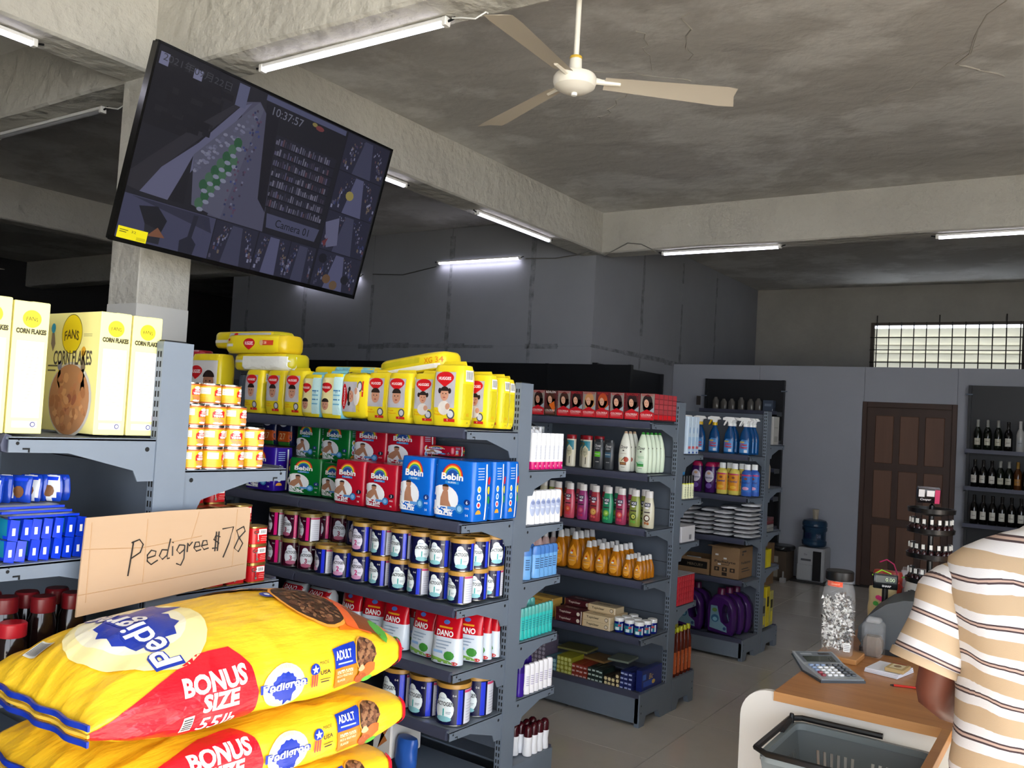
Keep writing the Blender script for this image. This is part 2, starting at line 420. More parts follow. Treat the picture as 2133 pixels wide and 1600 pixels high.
# ---------------------------------------------------------------- tube lamps
LAMPW = mat('lamp_tube_lit', 'F1EEFF', .4, emit=9.0); LAMPB = PL('E4E3E0', .4); LAMPOFF = mat('lamp_tube_unlit', '8E8F92', .4)
def lamp(p0, p1, z, label, lit=True, wall=False, wire=False):
    p0, p1 = Bp(*p0), Bp(*p1); d = p1 - p0; L = d.length; c = (p0 + p1) / 2
    t = thing('tube_lamp', label, 'lamp', (c.x, c.y, z), math.atan2(d.y, d.x), 'ceiling tube lamps' if not wall else None)
    b = MB(); b.cbox(-L / 2, -.017, .022, L / 2, .017, .04, .004, LAMPB); b.cbox(-L / 2 - .008, -.02, 0, -L / 2 + .02, .02, .04, .005, LAMPB); b.cbox(L / 2 - .02, -.02, 0, L / 2 + .008, .02, .04, .005, LAMPB)
    b.build('lamp_housing', t)
    b = MB(); b.tube([(-L / 2 + .02, 0, .012), (L / 2 - .02, 0, .012)], .013, LAMPW if lit else LAMPOFF, 10); b.build('light_tube', t)
    b = MB(); 
    for s in (-1, 1): b.tube([(s * (L / 2 + .005), 0, .02), (s * (L / 2 + .03), .004, .028), (s * (L / 2 + .045), 0, .03)], .006, BLACK, 6)
    b.build('end_cap', t)
    if lit:
        l = light('tube_light', 'AREA', (0, 0, -.01), 1.6, (.86, .84, 1), L - .05, .02); l.parent = t; l.location = (0, 0, -.012)
    if wire:
        b = MB(); b.tube([(L / 2 + .03, 0, .03), (L / 2 + .09, -.01, .015), (L / 2 + .16, .0, 0), (L / 2 + .2, .02, .03), (L / 2 + .19, .05, .04)], .004, LAMPB, 6); b.build('power_lead', t)
    return t
ZL = 3.395
lamp((-3.73, 3.03), (-2.49, 3.03), ZL, 'lit tube lamp under the beam above the wall screen', wire=True)
lamp((-4.56, 3.95), (-4.56, 5.16), ZL, 'lit tube lamp whose end shows past the top corner of the screen')
lamp((-4.55, 6.1), (-4.55, 7.33), ZL, 'lit tube lamp under the long beam, beside the plasterboard corner')
lamp((-3.76, 8.27), (-2.55, 8.27), ZL, 'lit tube lamp on the back cross beam near the corner cable')
lamp((-1.2, 8.27), (0.02, 8.27), ZL, 'lit tube lamp on the back cross beam nearer the barred window')
lamp((-6.64, 8.19), (-5.46, 8.19), 3.43, 'lit tube lamp fixed on the plasterboard wall', wall=True)
lamp((-9.1, 8.19), (-7.9, 8.19), 3.33, 'lit tube lamp on the plasterboard wall hidden behind the screen', wall=True)
lamp((-4.56, 1.05), (-4.56, 2.27), ZL, 'lit tube lamp under the beam in front of the column')
lamp((-6.5, 3.03), (-5.2, 3.03), ZL, 'unlit tube lamp under the dark cross beam behind the column', lit=False, wire=True)
def cable(pts, r, m, label, name='cable'):
    b = MB(); b.tube([Bp(*p) for p in pts], r, m, 6); return tag(b.build(name), label, 'cable')
cable([(-7.7, 8.20, 3.36), (-7.2, 8.20, 3.33), (-6.68, 8.21, 3.41)], .006, PL('4A4A48', .6), 'thin grey cable running along the plasterboard wall to its lamp')
cable([(-5.4, 8.21, 3.44), (-5.0, 8.2, 3.42), (-4.6, 8.0, 3.40), (-4.45, 8.0, 3.43), (-4.35, 8.12, 3.40), (-4.1, 8.14, 3.52), (-3.95, 8.15, 3.50), (-3.85, 8.16, 3.45), (-3.8, 8.2, 3.42)], .006, PL('6F6D68', .6), 'loose grey cable draped round the beam corner')
# ---------------------------------------------------------------- shelving
POSTW, POSTD = .030, .085
def bracket_mb(y0, y1, depth, sgn):
    # side plate of a shelf: y measured from the post face outward (sgn -1 = towards -y)
    L = abs(y1 - y0); o = [(0, -.002), (L, -.002), (L, -.034), (L * .62, -.036), (.055, -.078), (.042, -.105), (0, -.105)]
    return [(y0 + sgn * a, z) for a, z in o]
def gondola(label, xe, nsec, yc, tipS, tipN, H, zS, zN, seclen=.90, baseZ=.19, cat='shelving', lastlen=None, railS=True):
    root = thing('shelving_unit', label, cat, (0, 0, 0)); yS, yN = yc - POSTD / 2, yc + POSTD / 2
    posts = [xe - k * seclen for k in range(nsec + 1)]
    for k, x in enumerate(posts):
        b = MB(); b.box(x - POSTW, yS, 0, x, yN, H, STEEL)
        b.box(x - POSTW * .9, yS + .004, H, x - .003, yN - .02, H + .004, BLACK)
        up = b.build('upright', root, smooth=False)
        if k < 2:
            b = MB(); z = .1
            while z < H - .02:
                for xx in (x - .0095, x - .0215):
                    b.box(xx - .0028, yS - .0006, z, xx + .0028, yS, z + .015, SLOT)
                z += .025
            b.build('slot_row', up, smooth=False)['kind'] = 'stuff'
    for k in range(nsec):
        xa, xb = posts[k + 1] + .002, posts[k] - POSTW - .002
        z = baseZ + .05; n = 0
        while z < H - .05:
            h = min(.305, H - .02 - z); b = MB(); b.box(xa, yc - .012, z, xb, yc + .012, z + h - .003, PANEL); b.build('back_panel', root, smooth=False); z += .305
    def side(tip, zs, sgn, yp):
        for zi, z in enumerate(zs):
            for k in range(nsec):
                xa, xb = posts[k + 1] - POSTW / 2, posts[k] - POSTW / 2 + (.010 if k == 0 else -.002)
                if k: pass
                b = MB(); a, c_ = sorted((yp, tip)); b.box(xa + .003, a, z - .006, xb, c_, z, STEEL)
                sh = b.build('shelf_tray', root, smooth=False)
                b = MB(); e = .004 * sgn
                prof = [(tip - sgn * .012, z + .002), (tip + e * .3, z + .006), (tip + sgn * .006, z - .004), (tip + sgn * .010, z - .018), (tip + sgn * .007, z - .032), (tip - sgn * .006, z - .036), (tip - sgn * .012, z - .03)]
                b.prism(prof, lambda u, v, w: (xa + .004 + w, u, v), xb - xa - .008 - (.012 if k == 0 else 0), STEELD)
                b.build('front_rail', sh, ang=50)
                for (xx) in ([xb - .002] if k == 0 else []) + [xa + .002]:
                    pr = bracket_mb(yp, tip, 0, sgn); b = MB()
                    b.prism([(u, z + v) for u, v in pr], lambda u, v, w: (xx - .002 + w, u, v), .004, STEEL)
                    if k == 0 and xx > xa + .1:
                        for (u, v, r) in ((.022, -.026, .006), (abs(tip - yp) - .018, -.014, .004), (abs(tip - yp) - .02, -.006, .002)):
                            cy, cz = yp + sgn * u, z + v
                            b.add([(xx + .0028, cy + r * math.cos(t), cz + r * math.sin(t)) for t in [2 * PI * i / 10 for i in range(10)]], [tuple(range(10))], SLOT)
                        u = abs(tip - yp) - .045
                        b.add([(xx + .0028, yp + sgn * (u + q[0]), z + q[1]) for q in ((0, -.024), (.016, -.024), (.016, -.028), (.004, -.028), (.004, -.034), (0, -.034))], [(0, 1, 2, 3, 4, 5)], SLOT)
                    b.build('shelf_bracket', sh, smooth=False)
    side(tipS, zS, -1, yS)
    if tipN: side(tipN, zN, 1, yN)
    # base
    for k in range(nsec):
        xa, xb = posts[k + 1] - POSTW / 2, posts[k] - POSTW / 2 + (.012 if k == 0 else 0)
        for (tip, sg, yp) in ((tipS, -1, yS), (tipN, 1, yN)):
            if not tip: continue
            a, c_ = sorted((yp, tip)); b = MB(); b.box(xa + .002, a, baseZ - .03, xb, c_, baseZ - .022, STEEL)
            y0, y1 = sorted((tip, tip - sg * .012)); b.box(xa + .002, y0, .02, xb - .004, y1, baseZ - .02, STEEL)
            b.box(xa + .002, y0 + (-.004 if sg < 0 else 0), baseZ - .045, xb - .004, y1 + (.004 if sg > 0 else 0), baseZ - .012, STEELD)
            b.build('base_deck', root, smooth=False)
    for k, x in enumerate(posts):
        if k > 2: continue
        for (tip, sg, yp) in ((tipS, -1, yS), (tipN, 1, yN)):
            if not tip: continue
            b = MB(); L = abs(tip - yp)
            pts = [(0, 0), (.06, 0), (.09, .05), (L - .08, .05), (L - .06, 0), (L, 0), (L, baseZ - .02), (0, baseZ - .02)]
            b.prism([(yp + sg * u, v) for u, v in pts], lambda u, v, w: (x - .028 + w, u, v), .028 + .002, STEEL)
            for zz in (.075, .115):
                for yy in (tip - sg * .02,):
                    b.add([(x + .0025, yy + .004 * math.cos(t), zz + .006 * math.sin(t)) for t in [2 * PI * i / 8 for i in range(8)]], [tuple(range(8))], SLOT)
            b.build('base_foot', root, smooth=False)
    return root
G0X, G1X, G2X, G3X = -2.006, -2.069, -2.242, -2.36
gondola('grey steel shelving holding cereal boxes and sausage cans', G0X, 3, 1.285, .895, 1.655, 1.79, [1.545, 1.265, .99, .70, .45], [1.466, 1.15, .86, .58], baseZ=.2)
gondola('grey steel shelving stacked with nappies and milk powder tins', G1X, 4, 2.905, 2.545, 3.235, 1.79, [1.592, 1.242, .927, .690, .478], [1.436, 1.208, .980, .735, .505], baseZ=.265)
gondola('grey steel shelving with hair dye boxes and shampoo bottles', G2X, 3, 4.72, 4.362, 5.05, 1.79, [1.662, 1.372, 1.070, .780, .475], [1.490, 1.222, .965, .60], baseZ=.2)
gondola('grey steel shelving with blue glass cleaner sprays and purple jugs', G3X, 3, 6.47, 6.13, 6.83, 1.80, [1.465, 1.165, .86, .562], [1.55, 1.22, .89, .62], baseZ=.17)
# wall units (building axes)
UNITD = mat('wall_unit_black', '15171B', .45); UNITG = mat('wall_unit_shelf', '4A4E55', .4)
def wall_unit(label, x0, x1, zt, ywall, shelves, depth=.30, zb=.0, holes=True, east=False):
    t = thing('wall_shelving', label, 'shelving', (0, 0, 0), G)
    F = (lambda x0, y0, z0, x1, y1, z1: (x0, y0, z0, x1, y1, z1)) if not east else (lambda x0, y0, z0, x1, y1, z1: (ywall + (ywall - y1), x0, z0, ywall + (ywall - y0), x1, z1))
    b = MB(); b.box(*F(x0, ywall - .045, zb, x1, ywall - .02, zt), UNITD); b.build('back_panel', t, smooth=False)
    n = max(1, round((x1 - x0) / .95))
    for k in range(n + 1):
        x = x0 + (x1 - x0) * k / n; b = MB(); b.box(*F(x - .015, ywall - .08, zb, x + .015, ywall - .02, zt), UNITD); b.build('upright', t, smooth=False)
    for z in shelves:
        b = MB(); b.box(*F(x0, ywall - .05 - depth, z - .03, x1, ywall - .05, z), UNITG); s = b.build('shelf', t, smooth=False)
        b = MB(); b.box(*F(x0, ywall - .056 - depth, z - .034, x1, ywall - .05 - depth, z + .006), STEELD); b.build('front_rail', s, smooth=False)
        for x in (x0 - .004, x1):
            b = MB(); b.box(*F(x, ywall - .05 - depth, z - .05, x + .004, ywall - .08, z), UNITG); b.build('shelf_bracket', s, smooth=False)
    return t
wall_unit('tall black wall shelving along the plasterboard wall, empty top', -9.0, -4.0, 2.255, 8.21, [1.7, 1.35, 1.0], zb=0)
wall_unit('black wall shelving running on round the corner wall', 8.21, 9.9, 2.275, -4.49, [1.9, 1.5, 1.1], east=True, zb=0)
wall_unit('narrow black wall shelving with hanging packs beside the water dispenser', -4.02, -3.08, 2.262, 10.40, [1.885, 1.55, 1.22, .9, .56], depth=.22)
wall_unit('black wall shelving with wine bottles by the panelled door', -1.12, .8, 2.257, 10.40, [1.585, 1.205, .83, .45], depth=.27)
b = MB()
for (x, z) in ((-3.07, 2.13), (-4.05, 2.05), (-1.14, 2.16)):
    m = MB(); m.tube([(x - .02, 10.30, z), (x + .05, 10.30, z)], .008, STEEL, 6); o = m.build('shelf_hook'); o.rotation_euler.z = G
    tag(o, {-3.07: 'small steel hook on the right post of the narrow wall shelving', -4.05: 'small steel hook at the end of the narrow wall shelving by the corner', -1.14: 'small steel hook on the post of the wine shelving'}[x].replace('right post', 'door side post'), 'hook')
# ---------------------------------------------------------------- soft packs
def pack(w, d, h, mats, seed=0, n=4.5, amp=.003, taper=.10, mb=None, levels=9, seg=28, k=26, top=.22):
    """closed wrinkled film pack, base centre at the origin; mats = (front/back, sides, ends)"""
    b = mb or MB()
    def half(z):
        v = abs(2 * z / h - 1); return (w / 2 * (1 - taper * v ** 6), d / 2 * (1 - top * v ** 5))
    def nz(a, z, s): return amp * noise.noise(Vector((a * k, z * k * .8, s * 7.3 + seed)))
    zs = [0] + [h * (.5 - .5 * math.cos(PI * (i + .5) / levels)) for i in range(levels)] + [h]
    vs = []; 
    for z in zs:
        wx, dy = half(z)
        if z in (0, h): wx *= .93; dy *= .86
        for i in range(seg):
            a = 2 * PI * (i + .5) / seg; c, s_ = math.cos(a), math.sin(a)
            x = wx * math.copysign(abs(c) ** (2 / n), c); y = dy * math.copysign(abs(s_) ** (2 / n), s_)
            y += nz(x, z, 1 if y > 0 else 0) * (y / dy); x += nz(y, z, 3) * (x / wx)
            vs.append((x, y, z))
    fs = []; ms = []
    for j in range(len(zs) - 1):
        for i in range(seg):
            i2 = (i + 1) % seg; f = (j * seg + i, j * seg + i2, (j + 1) * seg + i2, (j + 1) * seg + i); fs.append(f)
            cx = abs(vs[f[0]][0] + vs[f[1]][0]) / w; cy = abs(vs[f[0]][1] + vs[f[1]][1]) / d
            ms.append(mats[0] if cy > cx * .93 else mats[1])
    fs += [tuple(range(seg - 1, -1, -1)), tuple(range((len(zs) - 1) * seg, len(zs) * seg))]; ms += [mats[2], mats[2]]
    b.add(vs, fs, ms)
    def front(x, z, o):
        wx, dy = half(z); u = min(abs(x) / wx, .999); y = -dy * (1 - u ** n) ** (1 / n)
        return (x, y - nz(x, z, 0) * (abs(y) / dy) ** 1 - o - .0016, z)
    def east(y, z, o):
        wx, dy = half(z); u = min(abs(y) / dy, .999); x = wx * (1 - u ** n) ** (1 / n)
        return (x + nz(y, z, 3) + o + .0014, y, z)
    return b, front, east
YEL = PL('ECD424', .28); YEL2 = PL('E0B800', .3); REDF = PL('C8141C', .28); OLIVE = PL('C9BC1E', .3)
def baby(D, x, z, s, girl=False, sk='C99277', L=3, rot=0, hair='2A1F1C'):
    c, t = math.cos(rot), math.sin(rot)
    q = lambda a, b: (x + a * s * c - b * s * t, z + a * s * t + b * s * c)
    D.ell(*q(0, 0), .50 * s, .62 * s, P(sk), L, 14, rot=rot)
    D.ell(*q(0, .28), .53 * s, .42 * s, P(hair), L + 1, 14, a0=0, a1=PI, rot=rot)
    if girl:
        for e in (-1, 1): D.ell(*q(e * .6, .3), .2 * s, .26 * s, P(hair), L, 10)
        D.ell(*q(0, -1.25), .75 * s, .65 * s, P('DDD6CF'), L - 1, 12); D.ell(*q(.45, -1.1), .3 * s, .3 * s, P(sk), L, 8)
    for e in (-1, 1): D.ell(*q(e * .19, .05), .07 * s, .06 * s, P('2A1F1C'), L + 1, 6)
    D.ell(*q(0, -.3), .16 * s, .06 * s, P('A34B42'), L + 1, 8); D.ell(*q(0, -.1), .05 * s, .05 * s, P('B47C62'), L + 1, 6)
def huggies(seed, girl=False, w=.138, d=.095, h=.205, flip=False, blue=False):
    t = thing('diaper_pack', None, 'diaper pack')
    cy = PL('7FC4D6', .28)
    b, f, e = pack(w, d, h, (YEL, cy if blue else YEL, YEL), seed); b.build('film_wrap', t)
    D = Dec(f, .02)
    if not blue:
        D.rect(-w * .36, h * .30, w * .30, h * .88, P('B9B6BC', .3), 1)
        D.heart(-w * .03, h * .77, w * .25, P('CE1B22', .3), 2); D.text('HUGGIES', -w * .03, h * .775, h * .052, P('FFFFFF'), 3, w=w * .40, bold=.015)
        baby(D, -w * .02, h * .52, h * .23 * (.78 if girl else 1), girl)
        D.text('Tripla', -w * .22, h * .235, h * .035, P('E06A10'), 1, w=w * .22); D.text('Protección', -w * .18, h * .19, h * .03, P('E06A10'), 1, w=w * .32)
        D.ell(w * .2, h * .2, w * .12, w * .12, P('4A4A55'), 1); D.ell(w * .2, h * .2, w * .085, w * .085, P('C9C9CE'), 2)
        D.rect(-w * .02, h * .075, w * .32, h * .125, P('D0281E'), 1); D.text('9', w * .1, h * .1, h * .03, P('FFFFFF'), 2)
    else:
        D.rect(-w * .44, h * .1, w * .12, h * .9, P('EFE6A8'), 1); D.rect(w * .12, h * .08, w * .44, h * .92, P('BFE0E0'), 1)
        D.heart(-w * .2, h * .68, w * .23, P('CE1B22', .3), 2); D.text('HUGGIES', -w * .2, h * .68, h * .05, P('FFFFFF'), 3, w=w * .37, bold=.015)
        baby(D, -w * .2, h * .3, h * .2); 
        for k in range(4): D.rect(w * .14, h * (.3 + .1 * k), w * .38, h * (.33 + .1 * k), P('3F7FAE' if k % 2 else '6BA9C4'), 2)
        D.text('H', w * .26, h * .58, h * .06, P('4C86A8'), 3)
    D2 = Dec(e, .02, D.b)
    D2.rect(-d * .36, h * .12, d * .3, h * .7, P('C7B81A'), 1); D2.rect(d * .30, h * .05, d * .40, h * .93, P('F2F1EC'), 1)
    D2.rect(-d * .25, h * .74, d * .22, h * .92, P('ECECE8'), 2)
    for k in range(6): D2.rect(-d * .2 + k * d * .065, h * .77, -d * .2 + k * d * .065 + d * .03, h * .9, P('333333'), 3)
    D2.text('XG', -d * .05, h * .2, h * .05, P('D6801A'), 2); D2.text('34', 0, h * .07, h * .03, P('5E5A20'), 2)
    D.build('printed_label', t)
    b = MB(); z = h; b.add([(-w * .4, -d * .03, h - .004), (w * .4, -d * .03, h - .004), (w * .36, 0, h + .014), (-w * .36, .004, h + .013), (-w * .4, d * .05, h - .004), (w * .4, d * .05, h - .004)], [(0, 1, 2, 3), (3, 2, 5, 4), (0, 3, 4), (1, 5, 2)], cy if blue else YEL)
    b.build('top_fold', t)
    return Proto(t)
HB = [huggies(1), huggies(2), huggies(3, True), huggies(4, True)]; HBl = huggies(5, blue=True)
S1 = 1.600
gh = 'upright yellow nappy packs on the top shelf'
hrow = [(-3.47, 0, 'first baby-face pack in the row, half hidden by the sausage cans', .02), (-3.31, 0, 'baby-face pack beside the sausage cans, under the white lying pack', .02), (-3.15, 1, 'baby-face pack between the sausage cans and the blue-edged packs', .0),
    (-2.64, 0, 'baby-face pack just after the one with a sideways girl', .02), (-2.50, 1, 'baby-face pack next to the first pigtail-girl pack', .0), (-2.355, 2, 'pigtail-girl pack between a baby-face pack and the taller pack', .0)]
for x, k, lb, dy in hrow: HB[k].put((x, 2.648 + dy, S1), RND.uniform(-.06, .06), 'yellow nappy pack, ' + lb, gh)
HB[3].put((-2.215, 2.615, S1), .03, 'tall yellow nappy pack with pigtail girl, standing in front of the row end', gh, sc=(1.1, 1, 1.16))
HBl.put((-3.02, 2.64, S1), -.04, 'yellow and light blue nappy pack, the one beside the baby-face packs', gh, sc=(1, 1, .92))
dup(HBl.o, (-2.88, 2.63, S1), .05, 'yellow and light blue nappy pack, the one beside the sideways-girl pack', gh, sc=(1, 1, .95))
hs = huggies(6, True); hs.o['label'] = 'yellow nappy pack standing on its side with the girl picture lying sideways'; hs.o['group'] = gh
hs.put((-2.69, 2.645, S1 + .103), .06, ry=-PI / 2, sc=(1.4, 1, .7))
for k, (y, x, lb) in enumerate([(2.725, -2.165, 'right behind the tall pack'), (2.80, -2.158, 'second behind the tall pack'), (2.862, -2.163, 'last one against the back panel')]):
    dup(HB[(2, 1, 0)[k]].o, (x, y - .02 * (k == 2), S1), 0, 'yellow nappy pack seen edge-on at the upright end, ' + lb, 'edge-on nappy packs at the shelf end', sc=(.95, .68, 1.02 - .02 * k))
# lying packs
def lying(name_l, w, d, h, loc, rz, m1, m2, deco, seed, rx=0, ry=0):
    t = thing('diaper_pack', name_l, 'diaper pack', loc, rz, 'nappy packs lying flat on the others')
    t.rotation_euler = (rx, ry, rz)
    b, f, e = pack(w, d, h, (m1, m2, m1), seed, taper=.05); b.build('film_wrap', t); D = Dec(f, .025); deco(D, w, h)
    D.b.v and D.build('printed_label', t); return t
def dA(D, w, h):
    D.heart(-w * .02, h * .5, h * .42, P('CE1B22'), 1); D.text('HUGGIES', -w * .02, h * .52, h * .19, P('FFFFFF'), 2, w=h * .66, bold=.015)
    D.rect(w * .2, h * .42, w * .37, h * .68, P('D8442A'), 1); D.text('28', w * .25, h * .55, h * .14, P('F6E9C8'), 2); D.ell(w * .19, h * .55, h * .15, h * .15, P('E6B98A'), 2)
    D.rect(-w * .49, h * .35, -w * .3, h * .5, P('E9E6DA'), 1); D.heart(-w * .38, h * .72, h * .1, P('CE3B22'), 2)
def dB(D, w, h):
    D.rect(-w * .27, h * .04, w * .5, h * .82, P('E9E9E2'), 1); D.rect(-w * .5, h * .45, -w * .27, h * .6, P('D9D6C4'), 1)
def dC(D, w, h):
    D.rect(-w * .48, h * .3, -w * .2, h * .48, P('E2DFCF'), 1); D.rect(-w * .2, h * .5, w * .4, h * .9, P('B9B9BC'), 1); D.heart(-w * .1, h * .8, h * .15, P('CE1B22'), 2)
lying('yellow nappy pack lying flat with red heart logo, second from top of the pile', .43, .17, .088, (-3.50, 2.70, 1.885), .03, YEL, PL('D8B820', .28), dA, 21)
lying('yellow and white nappy pack lying flat at the bottom of the pile', .44, .16, .082, (-3.45, 2.71, 1.803), -.02, YEL, OLIVE, dB, 22)
lying('topmost yellow nappy pack lying at the back of the pile', .52, .15, .085, (-3.78, 2.85, 1.925), .02, YEL, OLIVE, dC, 23)
def dL(D, w, h): D.rect(-w * .48, h * .1, w * .46, h * .35, P('F0EFE6'), 1); D.rect(-w * .4, h * .5, w * .2, h * .8, P('C9BC1E'), 1); D.text('XG 34', w * .38, h * .55, h * .3, P('E07A10'), 2)
lying('long yellow nappy pack lying tilted over the girl packs', .40, .15, .075, (-2.50, 2.73, 1.803), -.1, YEL, YEL, dL, 24, ry=-.12)
lying('yellow nappy pack lying behind the tilted long one', .34, .14, .07, (-2.60, 2.86, 1.80), .0, YEL, OLIVE, dC, 25)
def dM(D, w, h): D.rect(-w * .1, h * .05, w * .12, h * .95, P('7FC4D6'), 1); D.rect(w * .3, h * .05, w * .5, h * .95, P('7FC4D6'), 1); D.rect(-w * .5, h * .2, w * .1, h * .38, P('E9E6C9'), 2)
lying('yellow and light blue nappy pack lying behind the blue-edged packs', .42, .14, .06, (-2.98, 2.80, 1.775), .0, YEL, YEL, dM, 26)
t = thing('diaper_pack', 'white nappy pack with dark-haired child standing behind the sausage cans', 'diaper pack', (-3.96, 2.74, 1.602)); 
b, f, e = pack(.26, .12, .285, (PL('D9D6D4', .3), YEL, YEL), 31); b.build('film_wrap', t); D = Dec(f, .02)
D.rect(-.12, .25, .12, .283, YEL, 1); D.heart(-.055, .19, .048, P('CE1B22'), 2); D.text('HUGGIES', -.055, .192, .018, P('FFFFFF'), 3, w=.08, bold=.015); baby(D, .055, .14, .085, sk='A9765C'); D.build('printed_label', t)
t = thing('diaper_pack', 'red and pink pack standing behind the shelf upright, against the sausage cans', 'diaper pack', (-4.20, 2.80, 1.602))
b, f, e = pack(.2, .12, .31, (PL('B9808A', .3), PL('8E1A28', .3), PL('8E1A28', .3)), 32); b.build('film_wrap', t); D = Dec(f, .02); D.rect(-.1, .25, .1, .3, P('A3122A'), 1); D.rect(-.01, .05, .01, .25, P('A3122A'), 1); D.build('printed_label', t)
t = thing('diaper_pack', 'dark purple pack behind the nappy pile, against the back panel', 'diaper pack', (-3.12, 2.85, 1.602))
b, f, e = pack(.14, .08, .225, (PL('3A1F7A', .3),) * 3, 33); b.build('film_wrap', t)

# rainbow nappy packs, second shelf
def bebin(col, num, seed, w=.185, d=.125, h=.225, sit=False):
    m = PL(col, .25); t = thing('diaper_pack', None, 'diaper pack'); b, f, e = pack(w, d, h, (m, m, m), seed, n=7, taper=.03, top=.08, amp=.0022); b.build('film_wrap', t)
    D = Dec(f, .02); wh = P('F2F3F6', .3)
    D.ell(-w * .22, h * .33, w * .38, h * .24, wh, 1); D.rect(-w * .46, h * .06, w * .02, h * .3, wh, 1)
    D.ell(-w * .05, h * .20, w * .42, h * .13, m, 1, a0=-PI, a1=0)
    cx, cz = -w * .02, h * .72
    for i, c in enumerate(('C8202E', 'F0882A', 'F2D936', '58B04A', '3A7FD0')): D.ell(cx, cz, w * (.26 - .025 * i), h * (.22 - .022 * i), P(c), 2, 14, 0, PI, rin=.88)
    D.ell(cx, cz, w * .135, h * .11, P('1E4C9C'), 2, 12, 0, PI)
    D.text('Bebin', cx, cz, h * .115, wh, 3, w=w * .54, bold=.03); D.rect(cx - w * .17, h * .60, cx + w * .17, h * .645, P('2F8AD0'), 2); D.text('SUPER', cx, h * .623, h * .025, wh, 3, w=w * .2)
    sk = P('B07E62'); hx, hz = -w * .17, h * (.52 if sit else .47)
    D.ell(hx, hz, w * .075, h * .06, sk, 4, 12); D.ell(hx, hz + h * .025, w * .08, h * .04, P('2A1F1C'), 5, 10, 0, PI)
    if sit: D.poly([(hx - w * .06, hz - h * .05), (hx + w * .06, hz - h * .05), (hx + w * .09, hz - h * .2), (hx + w * .16, hz - h * .3), (hx - w * .12, hz - h * .3), (hx - w * .11, hz - h * .16)], sk, 3)
    else: D.poly([(hx - w * .05, hz - h * .04), (hx + w * .07, hz - h * .05), (hx + w * .17, hz - h * .24), (hx + w * .1, hz - h * .25), (hx + w * .03, hz - h * .15), (hx - w * .1, hz - h * .26), (hx - w * .27, hz - h * .22), (hx - w * .2, hz - h * .12)], sk, 3)
    D.ell(w * .2, h * .2, w * .1, h * .08, P('2F7FC0'), 4, 12); D.ell(w * .2, h * .2, w * .06, h * .05, P('8EC4EE'), 5, 10); D.rect(-w * .1, h * .17, w * .2, h * .22, P('5E9AD8'), 4)
    D.ell(w * .37, h * .32, w * .07, h * .05, P('0E1626' if col[0] != '0' else '0B2C70'), 2, 10); D.text(num, w * .37, h * .32, h * .055, wh, 3); D.text('XXG', w * .37, h * .22, h * .03, wh, 3, w=w * .09); D.text('14', w * .37, h * .105, h * .04, wh, 3)
    D2 = Dec(e, .02, D.b)
    for k in range(3): D2.ell(-d * .2, h * (.28 + .13 * k), d * .1, d * .1, P('D8ECF8'), 1, 10); D2.ell(-d * .2, h * (.28 + .13 * k), d * .06, d * .06, P(('C8202E', '3A7FD0', 'E9C23A')[k]), 2, 8)
    D2.rect(d * .12, h * .03, d * .19, h * .96, wh, 1)
    for k, c in enumerate(('C8202E', 'E6D02A', '2E9A4A')): D2.ell(d * .30, h * (.68 - .16 * k), d * .07, h * .07, P(c), 1, 10)
    for k in range(5): D2.rect(-d * .3, h * (.7 + .045 * k), d * .02, h * (.715 + .045 * k), P('A9C4E8'), 1)
    D2.ell(-d * .2, h * .13, d * .14, h * .07, P('E9A23A'), 1, 10, 0, PI)
    D.build('printed_label', t); return Proto(t)
BB, BR, BG_, BP_ = bebin('0F62C4', '6', 1, sit=True), bebin('B3152B', '3', 2, .18, .13, .185), bebin('0E6A2C', '4', 3, .16, .12, .165), bebin('2C148A', '5', 4, .19, .12, .2)
S2 = 1.25
BB.put((-2.335, 2.62, S2), .0, 'blue rainbow-logo nappy pack beside the red packs', 'blue rainbow-logo nappy packs', sc=(.93, 1, 1))
BB.put((-2.143, 2.618, S2), .0, 'blue rainbow-logo nappy pack whose whole front shows, at the shelf end', 'blue rainbow-logo nappy packs', sc=(1.07, .92, 1))
for k, y in enumerate((2.726, 2.814)): BB.put((-2.143, y, S2), .0, 'blue rainbow-logo nappy pack ' + ('second in the end column, only its side showing' if k == 0 else 'at the back of the end column, against the panel'), 'blue rainbow-logo nappy packs', sc=(1.07, .68, 1))
BR.put((-2.73, 2.64, S2 - .005), .02, 'red rainbow-logo nappy pack, lower row, next to the green packs', 'red rainbow-logo nappy packs')
BR.put((-2.54, 2.64, S2 - .005), .0, 'red rainbow-logo nappy pack, lower row, beside the blue pack', 'red rainbow-logo nappy packs')
BR.put((-2.77, 2.775, S2 + .155), .0, 'red rainbow-logo nappy pack, upper row, next to a green pack', 'red rainbow-logo nappy packs', sc=(1.12, .8, .95))
BR.put((-2.565, 2.775, S2 + .155), .0, 'red rainbow-logo nappy pack, upper row, above the blue pack', 'red rainbow-logo nappy packs', sc=(1.12, .8, .95))
for (x, y) in ((-2.77, 2.79), (-2.565, 2.79)): BR.put((x, y, S2 - .005), 0, 'red rainbow-logo nappy pack under the upper red row, ' + ('nearer the green' if x < -2.7 else 'nearer the blue'), 'red packs under the upper row', sc=(1.1, .72, .84))
dup(BR.o, (-2.40, 2.80, S2 + .225), 0, 'small red rainbow-logo pack lying behind the blue packs', 'red rainbow-logo nappy packs', rx=PI / 2 * .0, sc=(.9, .7, .22))
BG_.put((-3.08, 2.68, S2), .25, 'green rainbow-logo nappy pack, lower row, turned a little at the shelf joint', 'green rainbow-logo nappy packs', sc=(1.12, .9, 1))
BG_.put((-2.90, 2.70, S2), .0, 'green rainbow-logo nappy pack, lower row, half hidden by the red pack', 'green rainbow-logo nappy packs', sc=(1, .9, .93))
